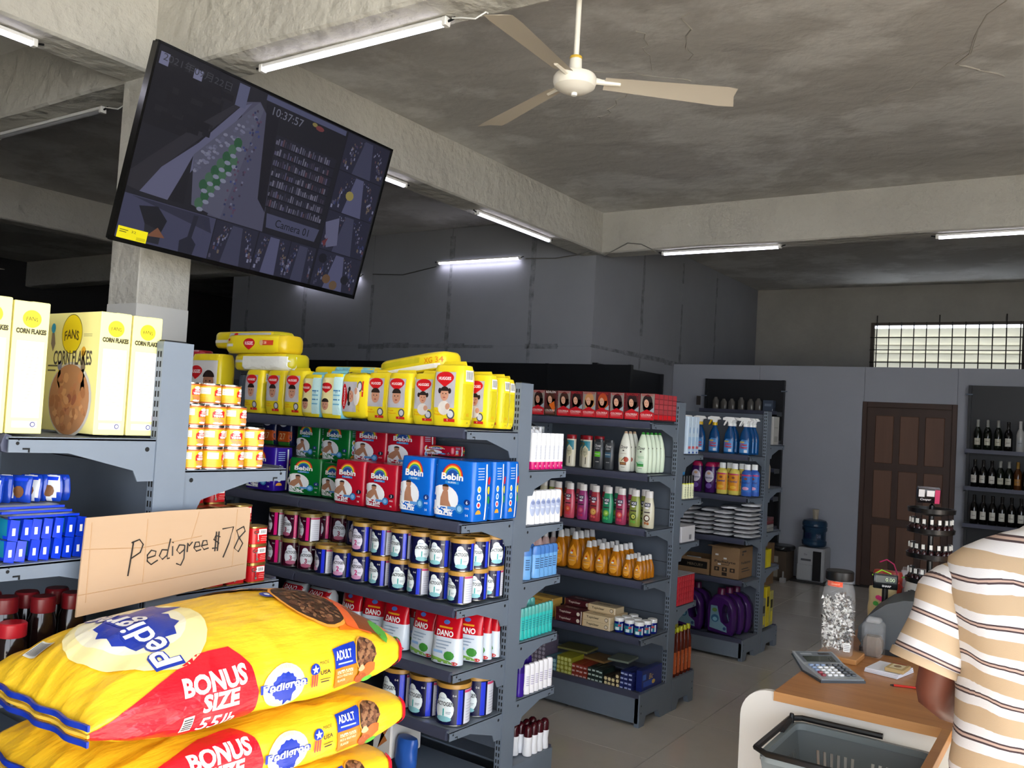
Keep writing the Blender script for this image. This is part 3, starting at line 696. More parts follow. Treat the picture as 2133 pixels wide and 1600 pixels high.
BG_.put((-3.17, 2.765, S2 + .155), .0, 'green rainbow-logo nappy pack, upper row, farther from the red packs', 'green rainbow-logo nappy packs', sc=(1, .8, 1))
BG_.put((-2.98, 2.765, S2 + .155), .0, 'green rainbow-logo nappy pack, upper row, touching the red pack', 'green rainbow-logo nappy packs', sc=(1.12, .8, 1))
for x in (-3.17, -2.99): BG_.put((x, 2.80, S2), 0, 'green rainbow-logo nappy pack under the upper green row, ' + ('nearer the joint' if x < -3.1 else 'nearer the red'), 'green packs under the upper row', sc=(1, .6, .93))
BP_.put((-3.34, 2.65, S2), 0, 'purple rainbow-logo nappy pack seen above the sausage can shelf', 'purple rainbow-logo nappy packs', sc=(1.1, 1, 1))
for k, x in enumerate((-3.50, -3.38)):
    t = thing('diaper_pack', ('dark blue and orange printed pack next to the sausage cans', 'dark blue and orange printed pack beside the green packs')[k], 'diaper pack', (x, 2.80, 1.38 + .07), 0, 'dark blue and orange packs')
    b, f, e = pack(.105, .1, .15, (PL('16204A', .3),) * 3, 40 + k); b.build('film_wrap', t); D = Dec(f, .02); D.rect(-.05, .02, .05, .07, P('D0561A'), 1); D.rect(-.05, .0, .05, .018, P('3C8A2E'), 1); D.text('27', 0, .045, .03, P('F0D6A0'), 2); D.ell(0, .11, .03, .02, P('DCE4F2'), 2); D.build('printed_label', t)

# milk powder tins, third shelf
def tin(kind, seed=0, r=.047, h=.122, rot=0):
    base, logo, num, numc, stripe, lid = {'1': ('12143A', 'E9F1F2', '1', '38A9A4', '2C3FD0', 'B98A3E'), '2': ('171A48', 'E6E2F0', '2', 'C02A72', '2B3BE0', 'B08A3C'), '3': ('3C0B22', 'DFE3EC', '3', '8E2A4E', 'E0207A', '8E7A40')}[kind]
    t = thing('milk_powder_tin', None, 'tin'); b = MB(); bm_ = mat('tin_print_' + base, base, .22)
    b.lathe([(r * .97, 0, TIN), (r, .002, TIN), (r, .005, bm_), (r, h - .014, bm_), (r * .97, h - .013, bm_)], bm_, 26); b.build('tin_body', t)
    b = MB(); lm = PL(lid, .35); b.lathe([(r * 1.03, h - .016), (r * 1.035, h - .004), (r * 1.0, h), (r * .93, h - .0005), (r * .91, h - .003)], lm, 26); b.build('plastic_lid', t)
    D = Dec(cyl_f(r), .012); x = rot * r; wh = P(logo, .25)
    D.ell(x, h * .40, r * .62, h * .30, wh, 1, 18); D.ell(x - r * .12, h * .66, r * .3, h * .13, wh, 1, 14); D.ell(x + .6 * r, h * .42, r * .5, h * .30, P('E0853A'), 0.6, 16, -.9, .9, rin=.93)
    D.text('LACTOGEN', x, h * .53, h * .10, P('14161E'), 3, w=r * 1.18, bold=.02); D.text('Nestlé', x - r * .12, h * .66, h * .04, P('5A6A9A'), 3)
    D.text(num, x, h * .33, h * .17, P(numc), 3, bold=.03); D.rect(x + r * .15, h * .33, x + r * .45, h * .345, P('7F8A94'), 3); D.rect(x + r * .15, h * .30, x + r * .4, h * .312, P('7F8A94'), 3)
    D.ell(x, h * .17, r * .5, h * .07, P({'1': '8CC6CC', '2': 'D79AC0', '3': 'B05A78'}[kind]), 2, 12)
    D.rect(x + r * .82, h * .05, x + r * 1.12, h * .87, P(stripe, .2), 1); D.rect(x + r * 1.25, h * .05, x + r * 2.2, h * .87, P('D9DAE4', .3), 1); D.rect(x + r * 1.25, h * .80, x + r * 2.2, h * .86, P('C8406A'), 2)
    for k in range(8): D.rect(x + r * 1.4, h * (.12 + .07 * k), x + r * 2.05, h * (.13 + .07 * k), P('9A9CA8'), 2)
    D.rect(x - r * 2.4, h * .05, x - r * 1.3, h * .87, P('B9BCD8' if kind != '3' else 'C9A9B8'), 1)
    D.text('0-6', x + r * .62, h * .74, h * .05, P('E6E6E6'), 2); D.build('printed_label', t); return Proto(t)
T1, T2, T3 = tin('1'), tin('2'), tin('3')
S3 = .937
pos = {'3': [-3.19, -3.09, -2.985], '2': [-2.872, -2.762, -2.652], '1': [-2.540, -2.432, -2.326, -2.224, -2.122]}
desc = {'3': 'maroon milk powder tin with pink stripe', '2': 'dark blue milk powder tin with pink number two', '1': 'dark blue milk powder tin with teal number one'}
ordw = ['first', 'second', 'third', 'fourth', 'fifth', 'sixth', 'seventh', 'eighth', 'ninth', 'tenth']
for kd, pr in (('3', T3), ('2', T2), ('1', T1)):
    xs = pos[kd]; n = len(xs)
    for row in (0, 1):
        for i, x in enumerate(xs):
            if row == 1 and kd == '2' and i < 2: continue
            pr.put((x, 2.611 + RND.uniform(-.003, .003), S3 + row * .122), RND.uniform(-.5, .75), '%s, %s row, %s from its own end' % (desc[kd], ('lower', 'upper')[row], ordw[n - 1 - i]), 'tins of %s' % desc[kd])
# rows behind
for j, y in enumerate((2.711, 2.810)):
    for row in (0, 1):
        T1.put((-2.126, y, S3 + row * .122), RND.uniform(.2, 1.2), 'blue milk powder tin at the shelf end, %s behind the front, %s row' % (('one', 'two')[j], ('lower', 'upper')[row]), 'tins at the shelf end, behind the front one')
    for i, x in enumerate((-2.226, -2.326, -2.426, -2.526, -2.626)):
        T1.put((x, y, S3 + .122), 0, 'gold-lidded blue tin, only its lid showing, %s behind the front, %s from the end' % (('one', 'two')[j], ordw[i]), 'lids of blue tins in the back rows')
        T1.put((x, y, S3), 0, 'gold-lidded blue tin under another one, %s behind the front, %s from the end' % (('one', 'two')[j], ordw[i]), 'blue tins under those of the back rows')
for i, x in enumerate((-2.80, -2.90)): (T2 if i == 0 else T3).put((x, 2.715, S3 + .122), .6, ('dark blue milk powder tin standing back in the upper row gap', 'maroon milk powder tin set back in the upper row gap')[i], 'tins set back in the upper row')
for i, x in enumerate((-2.80, -2.90, -3.0, -3.1, -3.2)):
    T3.put((x, 2.715, S3), 0, 'maroon tin in the second row under another tin, %s from the blue ones' % ordw[i], 'maroon tins of the second row')
    if i > 1: T3.put((x, 2.715, S3 + .122), 0, 'maroon tin in the second row, only its lid showing, %s from the blue ones' % ordw[i], 'lids of maroon tins in the second row')
TB = tin('1', r=.0655, h=.155)
for x, y, lb in ((-2.418, 2.645, 'third from the shelf end'), (-2.282, 2.65, 'second from the shelf end'), (-2.145, 2.655, 'front one at the shelf end'), (-2.148, 2.80, 'set back at the shelf end')):
    TB.put((x, y - .015, .480), RND.uniform(-.1, .3), 'large blue milk powder tin, lowest shelf, ' + lb, 'large milk powder tins')

# milk powder pouches, fourth shelf
def pouch(seed, w=.135, d=.07, h=.195):
    t = thing('milk_powder_pouch', None, 'pouch'); red, wh = PL('BE1120', .22), PL('D3DCE6', .25)
    def hw(v): return w / 2 * (1 - .12 * v) ; 
    def hd(v): return d / 2 * max(.06, 1 - v ** 2.2) * (1 if v > .05 else .9)
    b = MB(); seg = 22; zs = [0, .01, .04, .07, .10, .125, .145, .165, .182, h]; vs = []
    def fr(x, z):
        v = z / h; return hd(v) * (1 - min(1, abs(x) / hw(v)) ** 3) ** .4 + .0045 * noise.noise(Vector((x * 35, z * 35, seed * 3.1))) * min(1, v * 4)
    for z in zs:
        v = z / h
        for i in range(seg):
            a = 2 * PI * (i + .5) / seg; x = hw(v) * math.copysign(abs(math.cos(a)) ** .8, math.cos(a)); s = math.sin(a)
            vs.append((x, -fr(x, z) if s < 0 else fr(x, z) * .95, z))
    fs, ms = [], []
    for j in range(len(zs) - 1):
        for i in range(seg): fs.append((j * seg + i, j * seg + (i + 1) % seg, (j + 1) * seg + (i + 1) % seg, (j + 1) * seg + i)); ms.append(red if zs[j] >= .10 else wh)
    fs += [tuple(range(seg - 1, -1, -1)), tuple(range((len(zs) - 1) * seg, len(zs) * seg))]; ms += [wh, red]; b.add(vs, fs, ms); b.build('foil_pouch', t)
    D = Dec(lambda x, z, o: (x, -fr(x, z) - o - .001, z), .015)
    D.text('DANO', 0, .115, .022, P('F6F3F0'), 2, w=w * .55, bold=.03); D.rect(-.03, .132, .03, .139, P('E69A1E'), 1); D.ell(0, .155, .014, .008, P('4A6FB8'), 2, 10)
    for k in range(3): D.rect(-.035, .083 - k * .012, .035 - k * .01, .087 - k * .012, P('8FA2B8'), 1)
    D.rect(-.045, .04, .0, .05, P('8DB4DE'), 1); D.ell(.028, .035, .022, .017, P('3E8A34'), 2, 10); D.poly([(-.062, .004), (.05, .004), (.03, .016), (-.02, .022), (-.062, .026)], P('7FAE4A'), 1); D.ell(.05, .008, .012, .007, P('C8261E'), 2, 8)
    D.build('printed_label', t); return Proto(t)
PO = [pouch(1), pouch(2), pouch(3)]
S4 = .699; gp = 'red and white milk powder pouches'
for i, (x, y, rz, lb) in enumerate([(-2.175, 2.625, .1, 'front one at the shelf end, full front showing'), (-2.315, 2.65, -.1, 'second from the shelf end in the front row'), (-2.46, 2.635, .06, 'third from the shelf end, above the dog food sack'), (-2.60, 2.66, .2, 'fourth from the shelf end, half hidden by the sack'), (-2.74, 2.66, -.1, 'fifth from the shelf end, only its red top showing'),
        (-2.15, 2.715, .25, 'end column, second'), (-2.15, 2.775, .12, 'end column, third'), (-2.15, 2.828, .1, 'end column, last'), (-2.29, 2.76, 0, 'second row, behind the gap of the first two'), (-2.43, 2.77, .3, 'second row, third from the end'), (-2.57, 2.77, -.2, 'second row, fourth from the end'), (-2.71, 2.78, .1, 'second row, fifth from the end')]):
    PO[i % 3].put((x, y, S4), rz, 'red and white milk powder pouch, ' + lb, gp, sc=(1, .75 if y > 2.7 and x > -2.2 else 1, 1))
SILV = PL('B9BCC0', .12)
for i, (x, lb) in enumerate(((-3.10, 'beside the red tins'), (-2.93, 'above the picture of dog food'))):
    t = thing('silver_pouch', 'silver pouch with a red top band, ' + lb, 'pouch', (x, 2.66, S4), 0, 'silver pouches')
    b, f, e = pack(.15, .09, .16, (SILV, SILV, PL('8E1420', .25)), 50 + i, amp=.006, n=3, top=.6); b.build('foil_pouch', t); D = Dec(f, .02); D.rect(-.07, .125, .07, .152, PL('A5141F', .25), 1); D.text('NIDO' if 0 else 'DANO', 0, .138, .02, P('F0F0F0'), 2, shear=.3, w=.08); D.build('printed_label', t)
t = thing('biscuit_box', 'white carton edge showing beside the dog food sacks, below the tins', 'box', (-2.44, 2.66, .285)); b = MB(); b.cbox(-.05, -.09, 0, .05, .09, .17, .006, P('DAD6D0')); b.build('carton', t); D = Dec(flat_front(.1, .18, .17)); D.poly([(-.02, .03), (.03, .07), (.0, .1), (.04, .13)], P('B8703A')); D.build('printed_label', t)
t = thing('blue_bag', 'crumpled blue plastic bag end beside the lowest sack', 'bag', (-2.33, 2.60, .262)); b, f, e = pack(.09, .07, .12, (PL('2C5CB0', .3),) * 3, 77, amp=.012, n=2.2); b.build('film_bag', t)
# ---------------------------------------------------------------- G0: cereal boxes, sausage cans, biscuits, red cans, jars
CRM = PL('EFE79A', .45)
def cereal():
    t = thing('cereal_box', None, 'cereal box'); w, d, h = .262, .080, .298
    b = MB(); b.cbox(-w / 2, -d / 2, 0, w / 2, d / 2, h, .0015, CRM); b.build('carton', t, smooth=False)
    D = Dec(flat_front(w, d, h)); Y = P('EBD21C')
    D.ell(-.002, h * .82, .048, .048, Y, 1, 28); D.ell(-.002, h * .82, .050, .050, P('6A5A20'), .6, 28, rin=.96); D.text('FANS', -.002, h * .82, .024, P('5A4A1C'), 2, w=.07, bold=.02, arc=5)
    D.text('CORN FLAKES', .008, h * .62, .036, P('5A5348'), 2, w=.185, bold=.02); D.rect(.055, h * .815, .095, h * .819, P('8A8460'), 1); D.rect(.055, h * .80, .095, h * .804, P('8A8460'), 1)
    D.ell(.008, h * .27, .104, .094, P('C9C6C4'), 1, 30); D.ell(.005, h * .27, .097, .088, P('B5835E'), 2, 30)
    rr = random.Random(5)
    for k in range(60):
        a = rr.uniform(0, 2 * PI); q = math.sqrt(rr.random()) * .082; c = rr.choice(['C68F64', 'BD8258', 'A8714C', 'D09C70', '9A5E48', 'B87D5A'])
        D.ell(.005 + q * math.cos(a), h * .27 + q * .9 * math.sin(a), rr.uniform(.008, .017), rr.uniform(.006, .012), P(c), 2.5 + k * .02, 9, rot=rr.uniform(0, 3))
    for (x, z, c1, c2) in ((-.095, .26, '3FA0C8', '8A7A6A'), (.06, .20, 'D8A030', '7A6A5A'), (-.05, .165, '8A8AA0', 'E0CC30'), (.065, .145, 'D8D8D4', '7A7A78')):
        D.ell(x, z, .011, .013, P(c1), 2, 10); D.poly([(x - .006, z - .012), (x + .006, z - .012), (x + .014, z - .04), (x + .004, z - .06), (x - .008, z - .04)], P(c2), 2)
    D.rect(-.11, .150, -.07, .154, P('6A6450'), 2); D.rect(-.11, .162, -.062, .166, P('6A6450'), 2)
    E_ = Dec(flat_east(w, d, h), mb=D.b)
    E_.ell(0, h * .87, .021, .020, Y, 1, 24); E_.text('FANS', 0, h * .872, .009, P('2E2810'), 2, w=.026, arc=12)
    E_.text('CORN FLAKES', 0, h * .775, .012, P('3A3418'), 2, w=.068, bold=.06); E_.rect(-.030, h * .12, .031, h * .70, P('FBF8EC'), 1)
    for k in range(16): E_.rect(-.02 + .004 * (k % 3), h * (.63 - k * .026), .022, h * (.633 - k * .026), P('7A786E'), 2)
    E_.rect(-.028, h * .045, .028, h * .095, P('C9CAD8'), 1); E_.rect(-.028, h * .13, .028, h * .17, P('E6C9C9'), 2); E_.ell(.018, h * .07, .006, .006, P('3A3A70'), 2, 12); E_.ell(.018, h * .07, .004, .004, P('E9E9F0'), 3, 12)
    D.build('printed_label', t)
    b = MB(); b.box(-w / 2 + .002, -.001, h, w / 2 - .002, d / 2 - .002, h + .0012, CRM); b.build('top_flap', t, smooth=False)
    return Proto(t)
CB = cereal(); xc = -2.038 - .131
for y, dx, rz, lb in ((.853, 0, 0, 'at the shelf front, cut by the frame edge'), (.936, .0, .0, 'second from the shelf front, just before the gap'), (1.134, .0, .0, 'whose picture front with the flakes bowl shows'), (1.2165, 0, 0, 'innermost, beside the shelf upright')):
    o = CB.put((xc + dx, y, 1.5515), rz, 'pale yellow corn flakes box ' + lb, 'corn flakes boxes')
    if y > .9: o.scale = (1, .97, .99)
SIL = TIN
def sausage(kind):
    r, h = .0318, .0565; t = thing('sausage_can', None, 'can'); ym = mat('can_print_yellow', 'D2AC22', .35); orr = mat('can_print_orange', 'B8622A', .4)
    b = MB(); b.lathe([(r * .95, 0, SIL), (r, .001, SIL), (r, .0035, orr), (r * .985, .005, orr), (r * .985, .007, ym), (r * .985, h - .008, ym), (r * .985, h - .0075, orr), (r * .985, h - .005, orr), (r, h - .0035, SIL), (r, h, SIL), (r * .93, h, SIL), (r * .92, h - .0025, SIL)], ym, 24); b.build('can_body', t)
    D = Dec(cyl_f(r * .985), .01); x0 = {'a': -.014, 'b': .03, 'c': -.034}[kind]
    D.rect(x0 - .012, h * .5, x0 + .018, h * .8, P('EFEDE6'), 1)
    for k in range(4): D.rect(x0 - .009, h * (.55 + .06 * k), x0 + .015, h * (.565 + .06 * k), P('8A8A88'), 2)
    xr = x0 + .045; D.poly([(xr - .016, h * .42), (xr + .018, h * .42), (xr + .018, h * .72), (xr - .008, h * .76), (xr - .016, h * .66)], P('D0201A'), 1)
    D.ell(xr, h * .75, .010, .0045, P('F5F5F2'), 2, 14); D.text('CHICKEN', xr, h * .62, .0045, P('FFFFFF'), 3, w=.018, bold=.03); D.text('VIENNA', xr, h * .50, .0065, P('FFFFFF'), 3, w=.026, bold=.03)
    for k in range(4): D.ell(xr - .008 + k * .007, h * (.30 - .02 * (k % 2)), .008, .0035, P('DE8A50'), 2, 10, rot=-.7)
    D.ell(xr, h * .16, .014, .003, P('F1E9E2'), 1, 12)
    D.rect(x0 - .04, h * .2, x0 - .02, h * .22, P('C88A10'), 1); D.rect(x0 - .012, h * .22, x0 + .012, h * .235, P('C88A10'), 1); D.rect(x0 - .012, h * .3, x0 + .012, h * .315, P('C88A10'), 1)
    D.build('printed_label', t); return Proto(t)
SC_ = [sausage('a'), sausage('b'), sausage('c')]
rot0 = rad(64)
rows = [(0, [1.361, 1.426, 1.491, 1.555], [0, 1, 0, 0]), (1, [1.361, 1.426, 1.491, 1.555], [0, 0, 2, 0]), (2, [1.361, 1.426, 1.491], [0, 2, 0])]
levn = ['bottom row', 'second row', 'third row', 'top row']
for lv, ys, ks in rows:
    for i, y in enumerate(ys):
        SC_[ks[i]].put((-2.042, y, 1.466 + lv * .057), rot0 + (-.15 if ks[i] != 1 else -1.0) + RND.uniform(-.1, .1), 'yellow sausage can, %s, %s from the shelf upright' % (levn[lv], ordw[i]), 'stacked yellow sausage cans')
for i, y in enumerate((1.361, 1.426, 1.491)):
    SC_[0].put((-2.075, y + .002, 1.466 + 3 * .057), rot0 + RND.uniform(-.3, .2), 'yellow sausage can, top row set back, %s from the shelf upright' % ordw[i], 'stacked yellow sausage cans')
    for lv in range(3): SC_[1].put((-2.108, y, 1.466 + lv * .057), rot0, 'yellow sausage can inside the stack, %s, %s from the upright' % (levn[lv], ordw[i]), 'sausage cans inside the stack')
# red rectangular cans
def beef():
    t = thing('corned_beef_can', None, 'can'); m = mat('can_print_red', 'C4181E', .25); b = MB(); w, d, h = .058, .060, .0515
    def ring(sx, z): return [(sx * w / 2 * math.copysign(abs(math.cos(a)) ** .45, math.cos(a)), sx * d / 2 * math.copysign(abs(math.sin(a)) ** .45, math.sin(a)), z) for a in [2 * PI * (i + .5) / 20 for i in range(20)]]
    R_ = [ring(1.02, 0), ring(1.02, .003), ring(.97, .004), ring(.97, h - .005), ring(1.0, h - .004), ring(1.0, h), ring(.9, h - .001)]
    vs = sum(R_, []); fs = []; ms = []
    for j in range(6):
        for i in range(20): fs.append((j * 20 + i, j * 20 + (i + 1) % 20, (j + 1) * 20 + (i + 1) % 20, (j + 1) * 20 + i)); ms.append(m if j in (2,) else GOLDTIN)
    fs += [tuple(range(19, -1, -1)), tuple(range(120, 140))]; ms += [GOLDTIN] * 2; b.add(vs, fs, ms); b.build('can_body', t)
    D = Dec(lambda y, z, o: (w / 2 * .97 + o, y, z)); D.rect(-.006, .029, .02, .044, P('EDEBE6'), 1)
    for k in range(5): D.rect(.0 + k * .0035, .032, .0018 + k * .0035, .041, P('2A2A2A'), 2)
    D.rect(.002, .012, .022, .0135, P('E88A80'), 1); D.rect(.002, .017, .02, .0185, P('E88A80'), 1); D.rect(.004, .022, .022, .0235, P('E88A80'), 1); D.build('printed_label', t)
    b = MB(); b.tube([(w / 2 + .0012, -.014 + .0075 * math.cos(a), .036 + .004 * math.sin(a)) for a in [2 * PI * i / 10 for i in range(10)]], .0012, TIN, 5, close=True); b.tube([(w / 2 + .0012, -.010, .032), (w / 2 + .0012, -.008, .015)], .0012, TIN, 5); b.lathe([(.004, 0), (.004, .0015)], TIN, 10, M=Matrix.Translation((w / 2, -.008, .013)) @ Matrix.Rotation(PI / 2, 4, 'Y')); b.build('opening_key', t)
    return Proto(t)
BF = beef(); lv4 = ['bottom', 'second', 'third', 'fourth', 'fifth', 'sixth']
for c, (x, y) in enumerate(((-2.035, 1.578), (-2.04, 1.513), (-2.04, 1.448), (-2.04, 1.383))):
    for l in range(3 if c == 0 else 4): BF.put((x, y, 1.151 + l * .0517), 0, 'red corned beef can, %s layer, %s column from the shelf front' % (lv4[l], ordw[c]), 'stacked red corned beef cans')
for c, y in enumerate((1.50, 1.435, 1.37)):
    for l in range(4): BF.put((-2.105, y, 1.151 + l * .0517), .05, 'red corned beef can, second rank, %s layer, %s column from the front' % (lv4[l], ordw[c]), 'stacked red corned beef cans')
for c, y in enumerate((1.53, 1.46, 1.39)):
    for l in range(5): BF.put((-2.172, y, 1.151 + l * .0517), -.04, 'red corned beef can, third rank, %s layer, %s column from the front' % (lv4[l], ordw[c]), 'stacked red corned beef cans')
for c, y in enumerate((1.575,)):
    for l in range(4): BF.put((-2.105, y, 1.151 + l * .0517), -.04, 'red corned beef can, second rank, %s layer, at the shelf front' % (lv4[l]), 'stacked red corned beef cans')
# blue biscuit packs
BLU = PL('0F35C0', .2); TEAL = PL('0E6F86', .3); FOIL = PL('85888C', .25)
def biscuit(seed, w=.15, d=.024, h=.046):
    t = thing('biscuit_pack', None, 'biscuit pack'); b, f, e = pack(w, d, h, (TEAL, BLU, FOIL), seed, n=3, amp=.002, levels=5, seg=16, top=.35); b.build('film_wrap', t)
    D = Dec(lambda y, z, o: (w / 2 + .004 + o, y, z), .02); D.poly([(-d * .52, h * .04), (d * .38, -h * .06), (d * .5, h * .96), (-d * .3, h * 1.02)], BLU, 1); D.rect(-d * .14, h * .25, d * .14, h * .6, P('F1F2F4'), 2); D.build('end_seal', t)
    return Proto(t)
BI = [biscuit(1), biscuit(2)]
for lv in range(2):
    for i in range(7):
        BI[(i + lv) % 2].put((-2.11, .925 + i * .0245 + lv * .004, 1.267 + lv * .047), RND.uniform(-.05, .05), 'blue biscuit pack lying in the %s layer, %s from the shelf front' % (('lower', 'upper')[lv], ordw[i]), 'blue biscuit packs in two layers')
t = thing('biscuit_pack', 'teal biscuit pack with cream ring prints facing out at the shelf front', 'biscuit pack', (-2.19, .905, 1.267)); b, f, e = pack(.24, .026, .094, (TEAL, BLU, FOIL), 8, n=3); b.build('film_wrap', t); D = Dec(f, .02)
for (x, z) in ((.02, .065), (.06, .055), (.03, .03)): D.ell(x, z, .012, .012, P('C9C4B8'), 1, 16, rin=.6); D.ell(x, z, .005, .005, P('16181C'), 2, 8)
D.build('printed_label', t)
for k in range(3):
    t = thing('biscuit_pack', 'silver-backed biscuit pack lying flat on the blue ones, ' + ('lowest of three', 'middle of three', 'topmost of three')[k], 'biscuit pack', (-2.13 - .012 * k, .995 - .012 * k, 1.362 + .009 * k), 0, 'silver-backed packs lying flat')
    b, f, e = pack(.19, .165, .009, (FOIL, FOIL, FOIL), 60 + k, n=6, amp=.001, levels=3, seg=24); b.build('film_wrap', t)
    b = MB(); b.box(.092, -.078, .001, .1, .078, .006, BLU); b.build('end_seal', t)
FOILS = PL('C9CCD2', .08)
for k in range(8):
    y = .905 + k * .022; t = thing('snack_bag', 'small blue and silver snack bag standing on the biscuit packs, %s from the shelf front' % ordw[k], 'snack bag', (-2.10 - .012 * (k % 3), y, 1.3905), .4 + .5 * ((k * 7) % 5) / 5, 'standing blue and silver snack bags')
    t.rotation_euler.x = -.12 + .05 * (k % 4)
    b, f, e = pack(.055, .018, .062, (PL('12369A', .15) if k % 2 else FOILS, PL('12369A', .15), BLU), 70 + k, n=2.4, amp=.006, levels=6, seg=16, top=.8); b.build('foil_bag', t); D = Dec(f, .01); D.rect(-.02, .05, .02, .058, BLU, 1); D.ell(0, .025, .014, .014, P('6A4526'), 1, 10); D.build('printed_label', t)
# dark jars with red lids
JG = mat('dark_jar', '140A0A', .12); RL = PL('5A0C12', .3)  # lid red darkened to maroon: shade on the lids put into the colour
t = thing('coffee_jar', None, 'jar'); b = MB(); b.lathe([(.028, 0), (.031, .004), (.031, .07), (.03, .085), (.024, .1), (.024, .105)], JG, 18); b.build('jar_body', t); b = MB(); b.lathe([(.026, .098), (.0265, .1), (.0265, .118), (.024, .121)], RL, 18); b.build('screw_lid', t); D = Dec(cyl_f(.031), .012); D.rect(.03, .02, .045, .06, P('8E8E8A'), 1)
for k in range(4): D.rect(.032 + .003 * k, .025, .0335 + .003 * k, .055, P('202020'), 2)
D.build('printed_label', t); CJ = Proto(t)
for i, (x, y, lb) in enumerate(((-2.10, .955, 'at the shelf front'), (-2.06, 1.02, 'second along the shelf end'), (-2.06, 1.09, 'third along the shelf end'), (-2.17, .948, 'second rank at the front'), (-2.13, 1.015, 'second rank, next one in'), (-2.13, 1.085, 'second rank, third one in'))):
    CJ.put((x, y, 1.075 - .085), .3, 'dark jar with red screw lid, ' + lb, 'dark jars with red lids', sc=(1, 1, 1.55))
t = thing('coffee_jar', 'nearer dark jar with bright red lid at the picture edge behind the sack', 'jar', (-2.03, .942, .992)); b = MB(); b.lathe([(.028, 0), (.031, .004), (.031, .1), (.026, .115)], JG, 18); b.build('jar_body', t); b = MB(); b.lathe([(.0285, .112), (.029, .115), (.029, .14), (.026, .143)], PL('981420', .3), 18); b.build('screw_lid', t)
t['label'] = 'dark jar with bright red lid standing in front of the other jars'
# ---------------------------------------------------------------- bottles
def bottle(cat, prof, m, cap=None, capm=None, sy=.6, n=18, deco=None, name='bottle', r=None, grid=None):
    t = thing(name, None, cat); b = MB(); b.lathe(prof, m, n, sy=sy); b.build('bottle_body', t)
    if cap: b = MB(); b.lathe(cap, capm, n, sy=sy if len(cap[0]) < 4 else 1); b.build('cap', t)
    if deco:
        r = r or max(p[0] for p in prof); D = Dec(deco_f(prof, sy), .012); deco(D, r); 
        if D.b.v: D.build('printed_label', t)
    return Proto(t)
def deco_f(prof, sy):
    def rad_(z):
        for a, b_ in zip(prof, prof[1:]):
            if a[1] <= z <= b_[1] and b_[1] > a[1]: return a[0] + (b_[0] - a[0]) * (z - a[1]) / (b_[1] - a[1])
        return prof[-1][0]
    def f(x, z, o):
        r = rad_(z); u = max(-.98, min(.98, x / r)); return (x, -(math.sqrt(1 - u * u) * r * sy + o + .0004), z)
    return f
def line_up(proto, x0, y, z, dx, dy, n, label, group, rz=0, jit=.0, sc=None):
    for i in range(n): proto.put((x0 + dx * i, y + dy * i, z), rz + RND.uniform(-jit, jit), label % ordw[i], group, sc=sc)
# --- north side of G1, seen past the upright
PK = PL('C5106A', .3); WG = PL('EDEEF2', .3)
t = thing('deodorant_spray', None, 'deodorant'); b = MB(); b.lathe([(.0165, 0, PK), (.0175, .002, PK), (.0175, .032, WG), (.0175, .118), (.0165, .124)], WG, 18); b.build('spray_can', t); b = MB(); b.lathe([(.0166, .122), (.0166, .148), (.0155, .152)], WG, 18); b.build('cap', t)
D = Dec(lambda y, z, o: (math.sqrt(max(.0175 ** 2 - y * y, 0)) + o + .0003, y, z), .008)
for k in range(9): D.rect(-.006, .045 + k * .0065, .007, .047 + k * .0065, P('A9AEC6'), 1)
D.ell(0, .015, .003, .006, P('F4D6E6'), 1, 4); D.build('printed_label', t); SP = Proto(t)
line_up(SP, -2.092, 3.0, 1.438, -.001, .0349, 7, 'white deodorant spray with pink base, %s from the upright', 'pink-based deodorant sprays')
t = thing('roll_on_deodorant', None, 'deodorant'); b = MB(); b.lathe([(.017, 0), (.019, .005), (.019, .1), (.0175, .112)], WG, 16); b.build('bottle_body', t); b = MB(); b.lathe([(.0185, .11), (.0185, .14), (.015, .156), (.008, .164), (0.001, .166)], WG, 16); b.build('dome_cap', t); RO = Proto(t)
line_up(RO, -2.14, 3.01, 1.438, -.002, .041, 3, 'white dome-capped deodorant behind the pink-based sprays, %s from the upright', 'dome-capped deodorants')
CLR = mat('clear_plastic', 'E8ECEE', .08, alpha=.22)
for i, (x, y) in enumerate(((-2.20, 3.15), (-2.19, 3.19), (-2.24, 3.17), (-2.26, 3.20))):
    t = thing('pump_bottle', 'white nozzle bottle under a clear cap behind the sprays, %s of four' % ordw[i], 'bottle', (x, y, 1.438), 0, 'clear-capped nozzle bottles'); b = MB(); b.lathe([(.018, 0, PL('B01424', .3)), (.018, .06, WG), (.018, .12), (.012, .13), (.005, .17), (.002, .175)], WG, 14); b.build('bottle_body', t); b = MB(); b.lathe([(.0185, .118), (.0185, .178)], CLR, 14, caps=False); b.build('clear_cap', t)
WB = PL('F0F0F3', .3)
t = thing('baby_powder_bottle', None, 'bottle'); b = MB(); b.lathe([(.026, 0), (.029, .006), (.027, .06), (.029, .13), (.027, .137), (.016, .141)], WB, 20, sy=.62, M=Matrix.Rotation(PI / 2, 4, 'Z') @ Matrix.Identity(4)); b.build('bottle_body', t)
D = Dec(lambda y, z, o: (.018 * math.sqrt(max(1 - (y / .03) ** 2, 0)) + o + .0006, y, z), .01); D.ell(0, .07, .017, .036, P('A9B2CC'), 1, 18); D.ell(0, .09, .012, .008, P('7884AC'), 2, 12); D.text('Baby', 0, .068, .010, P('EDEFF6'), 2); D.build('printed_label', t); PB = Proto(t)
for i in range(6): PB.put((-2.095, 3.012 + i * .0382, 1.210), -.40, 'white powder bottle with grey-blue oval, %s from the upright' % ordw[i], 'white powder bottles with ovals', sc=(.9, .78, 1))
t = thing('white_box', 'white carton edge against the upright beside the powder bottles', 'box', (-2.115, 2.972, 1.210)); b = MB(); b.cbox(-.03, -.012, 0, .03, .012, .135, .002, WHITE); b.build('carton', t)
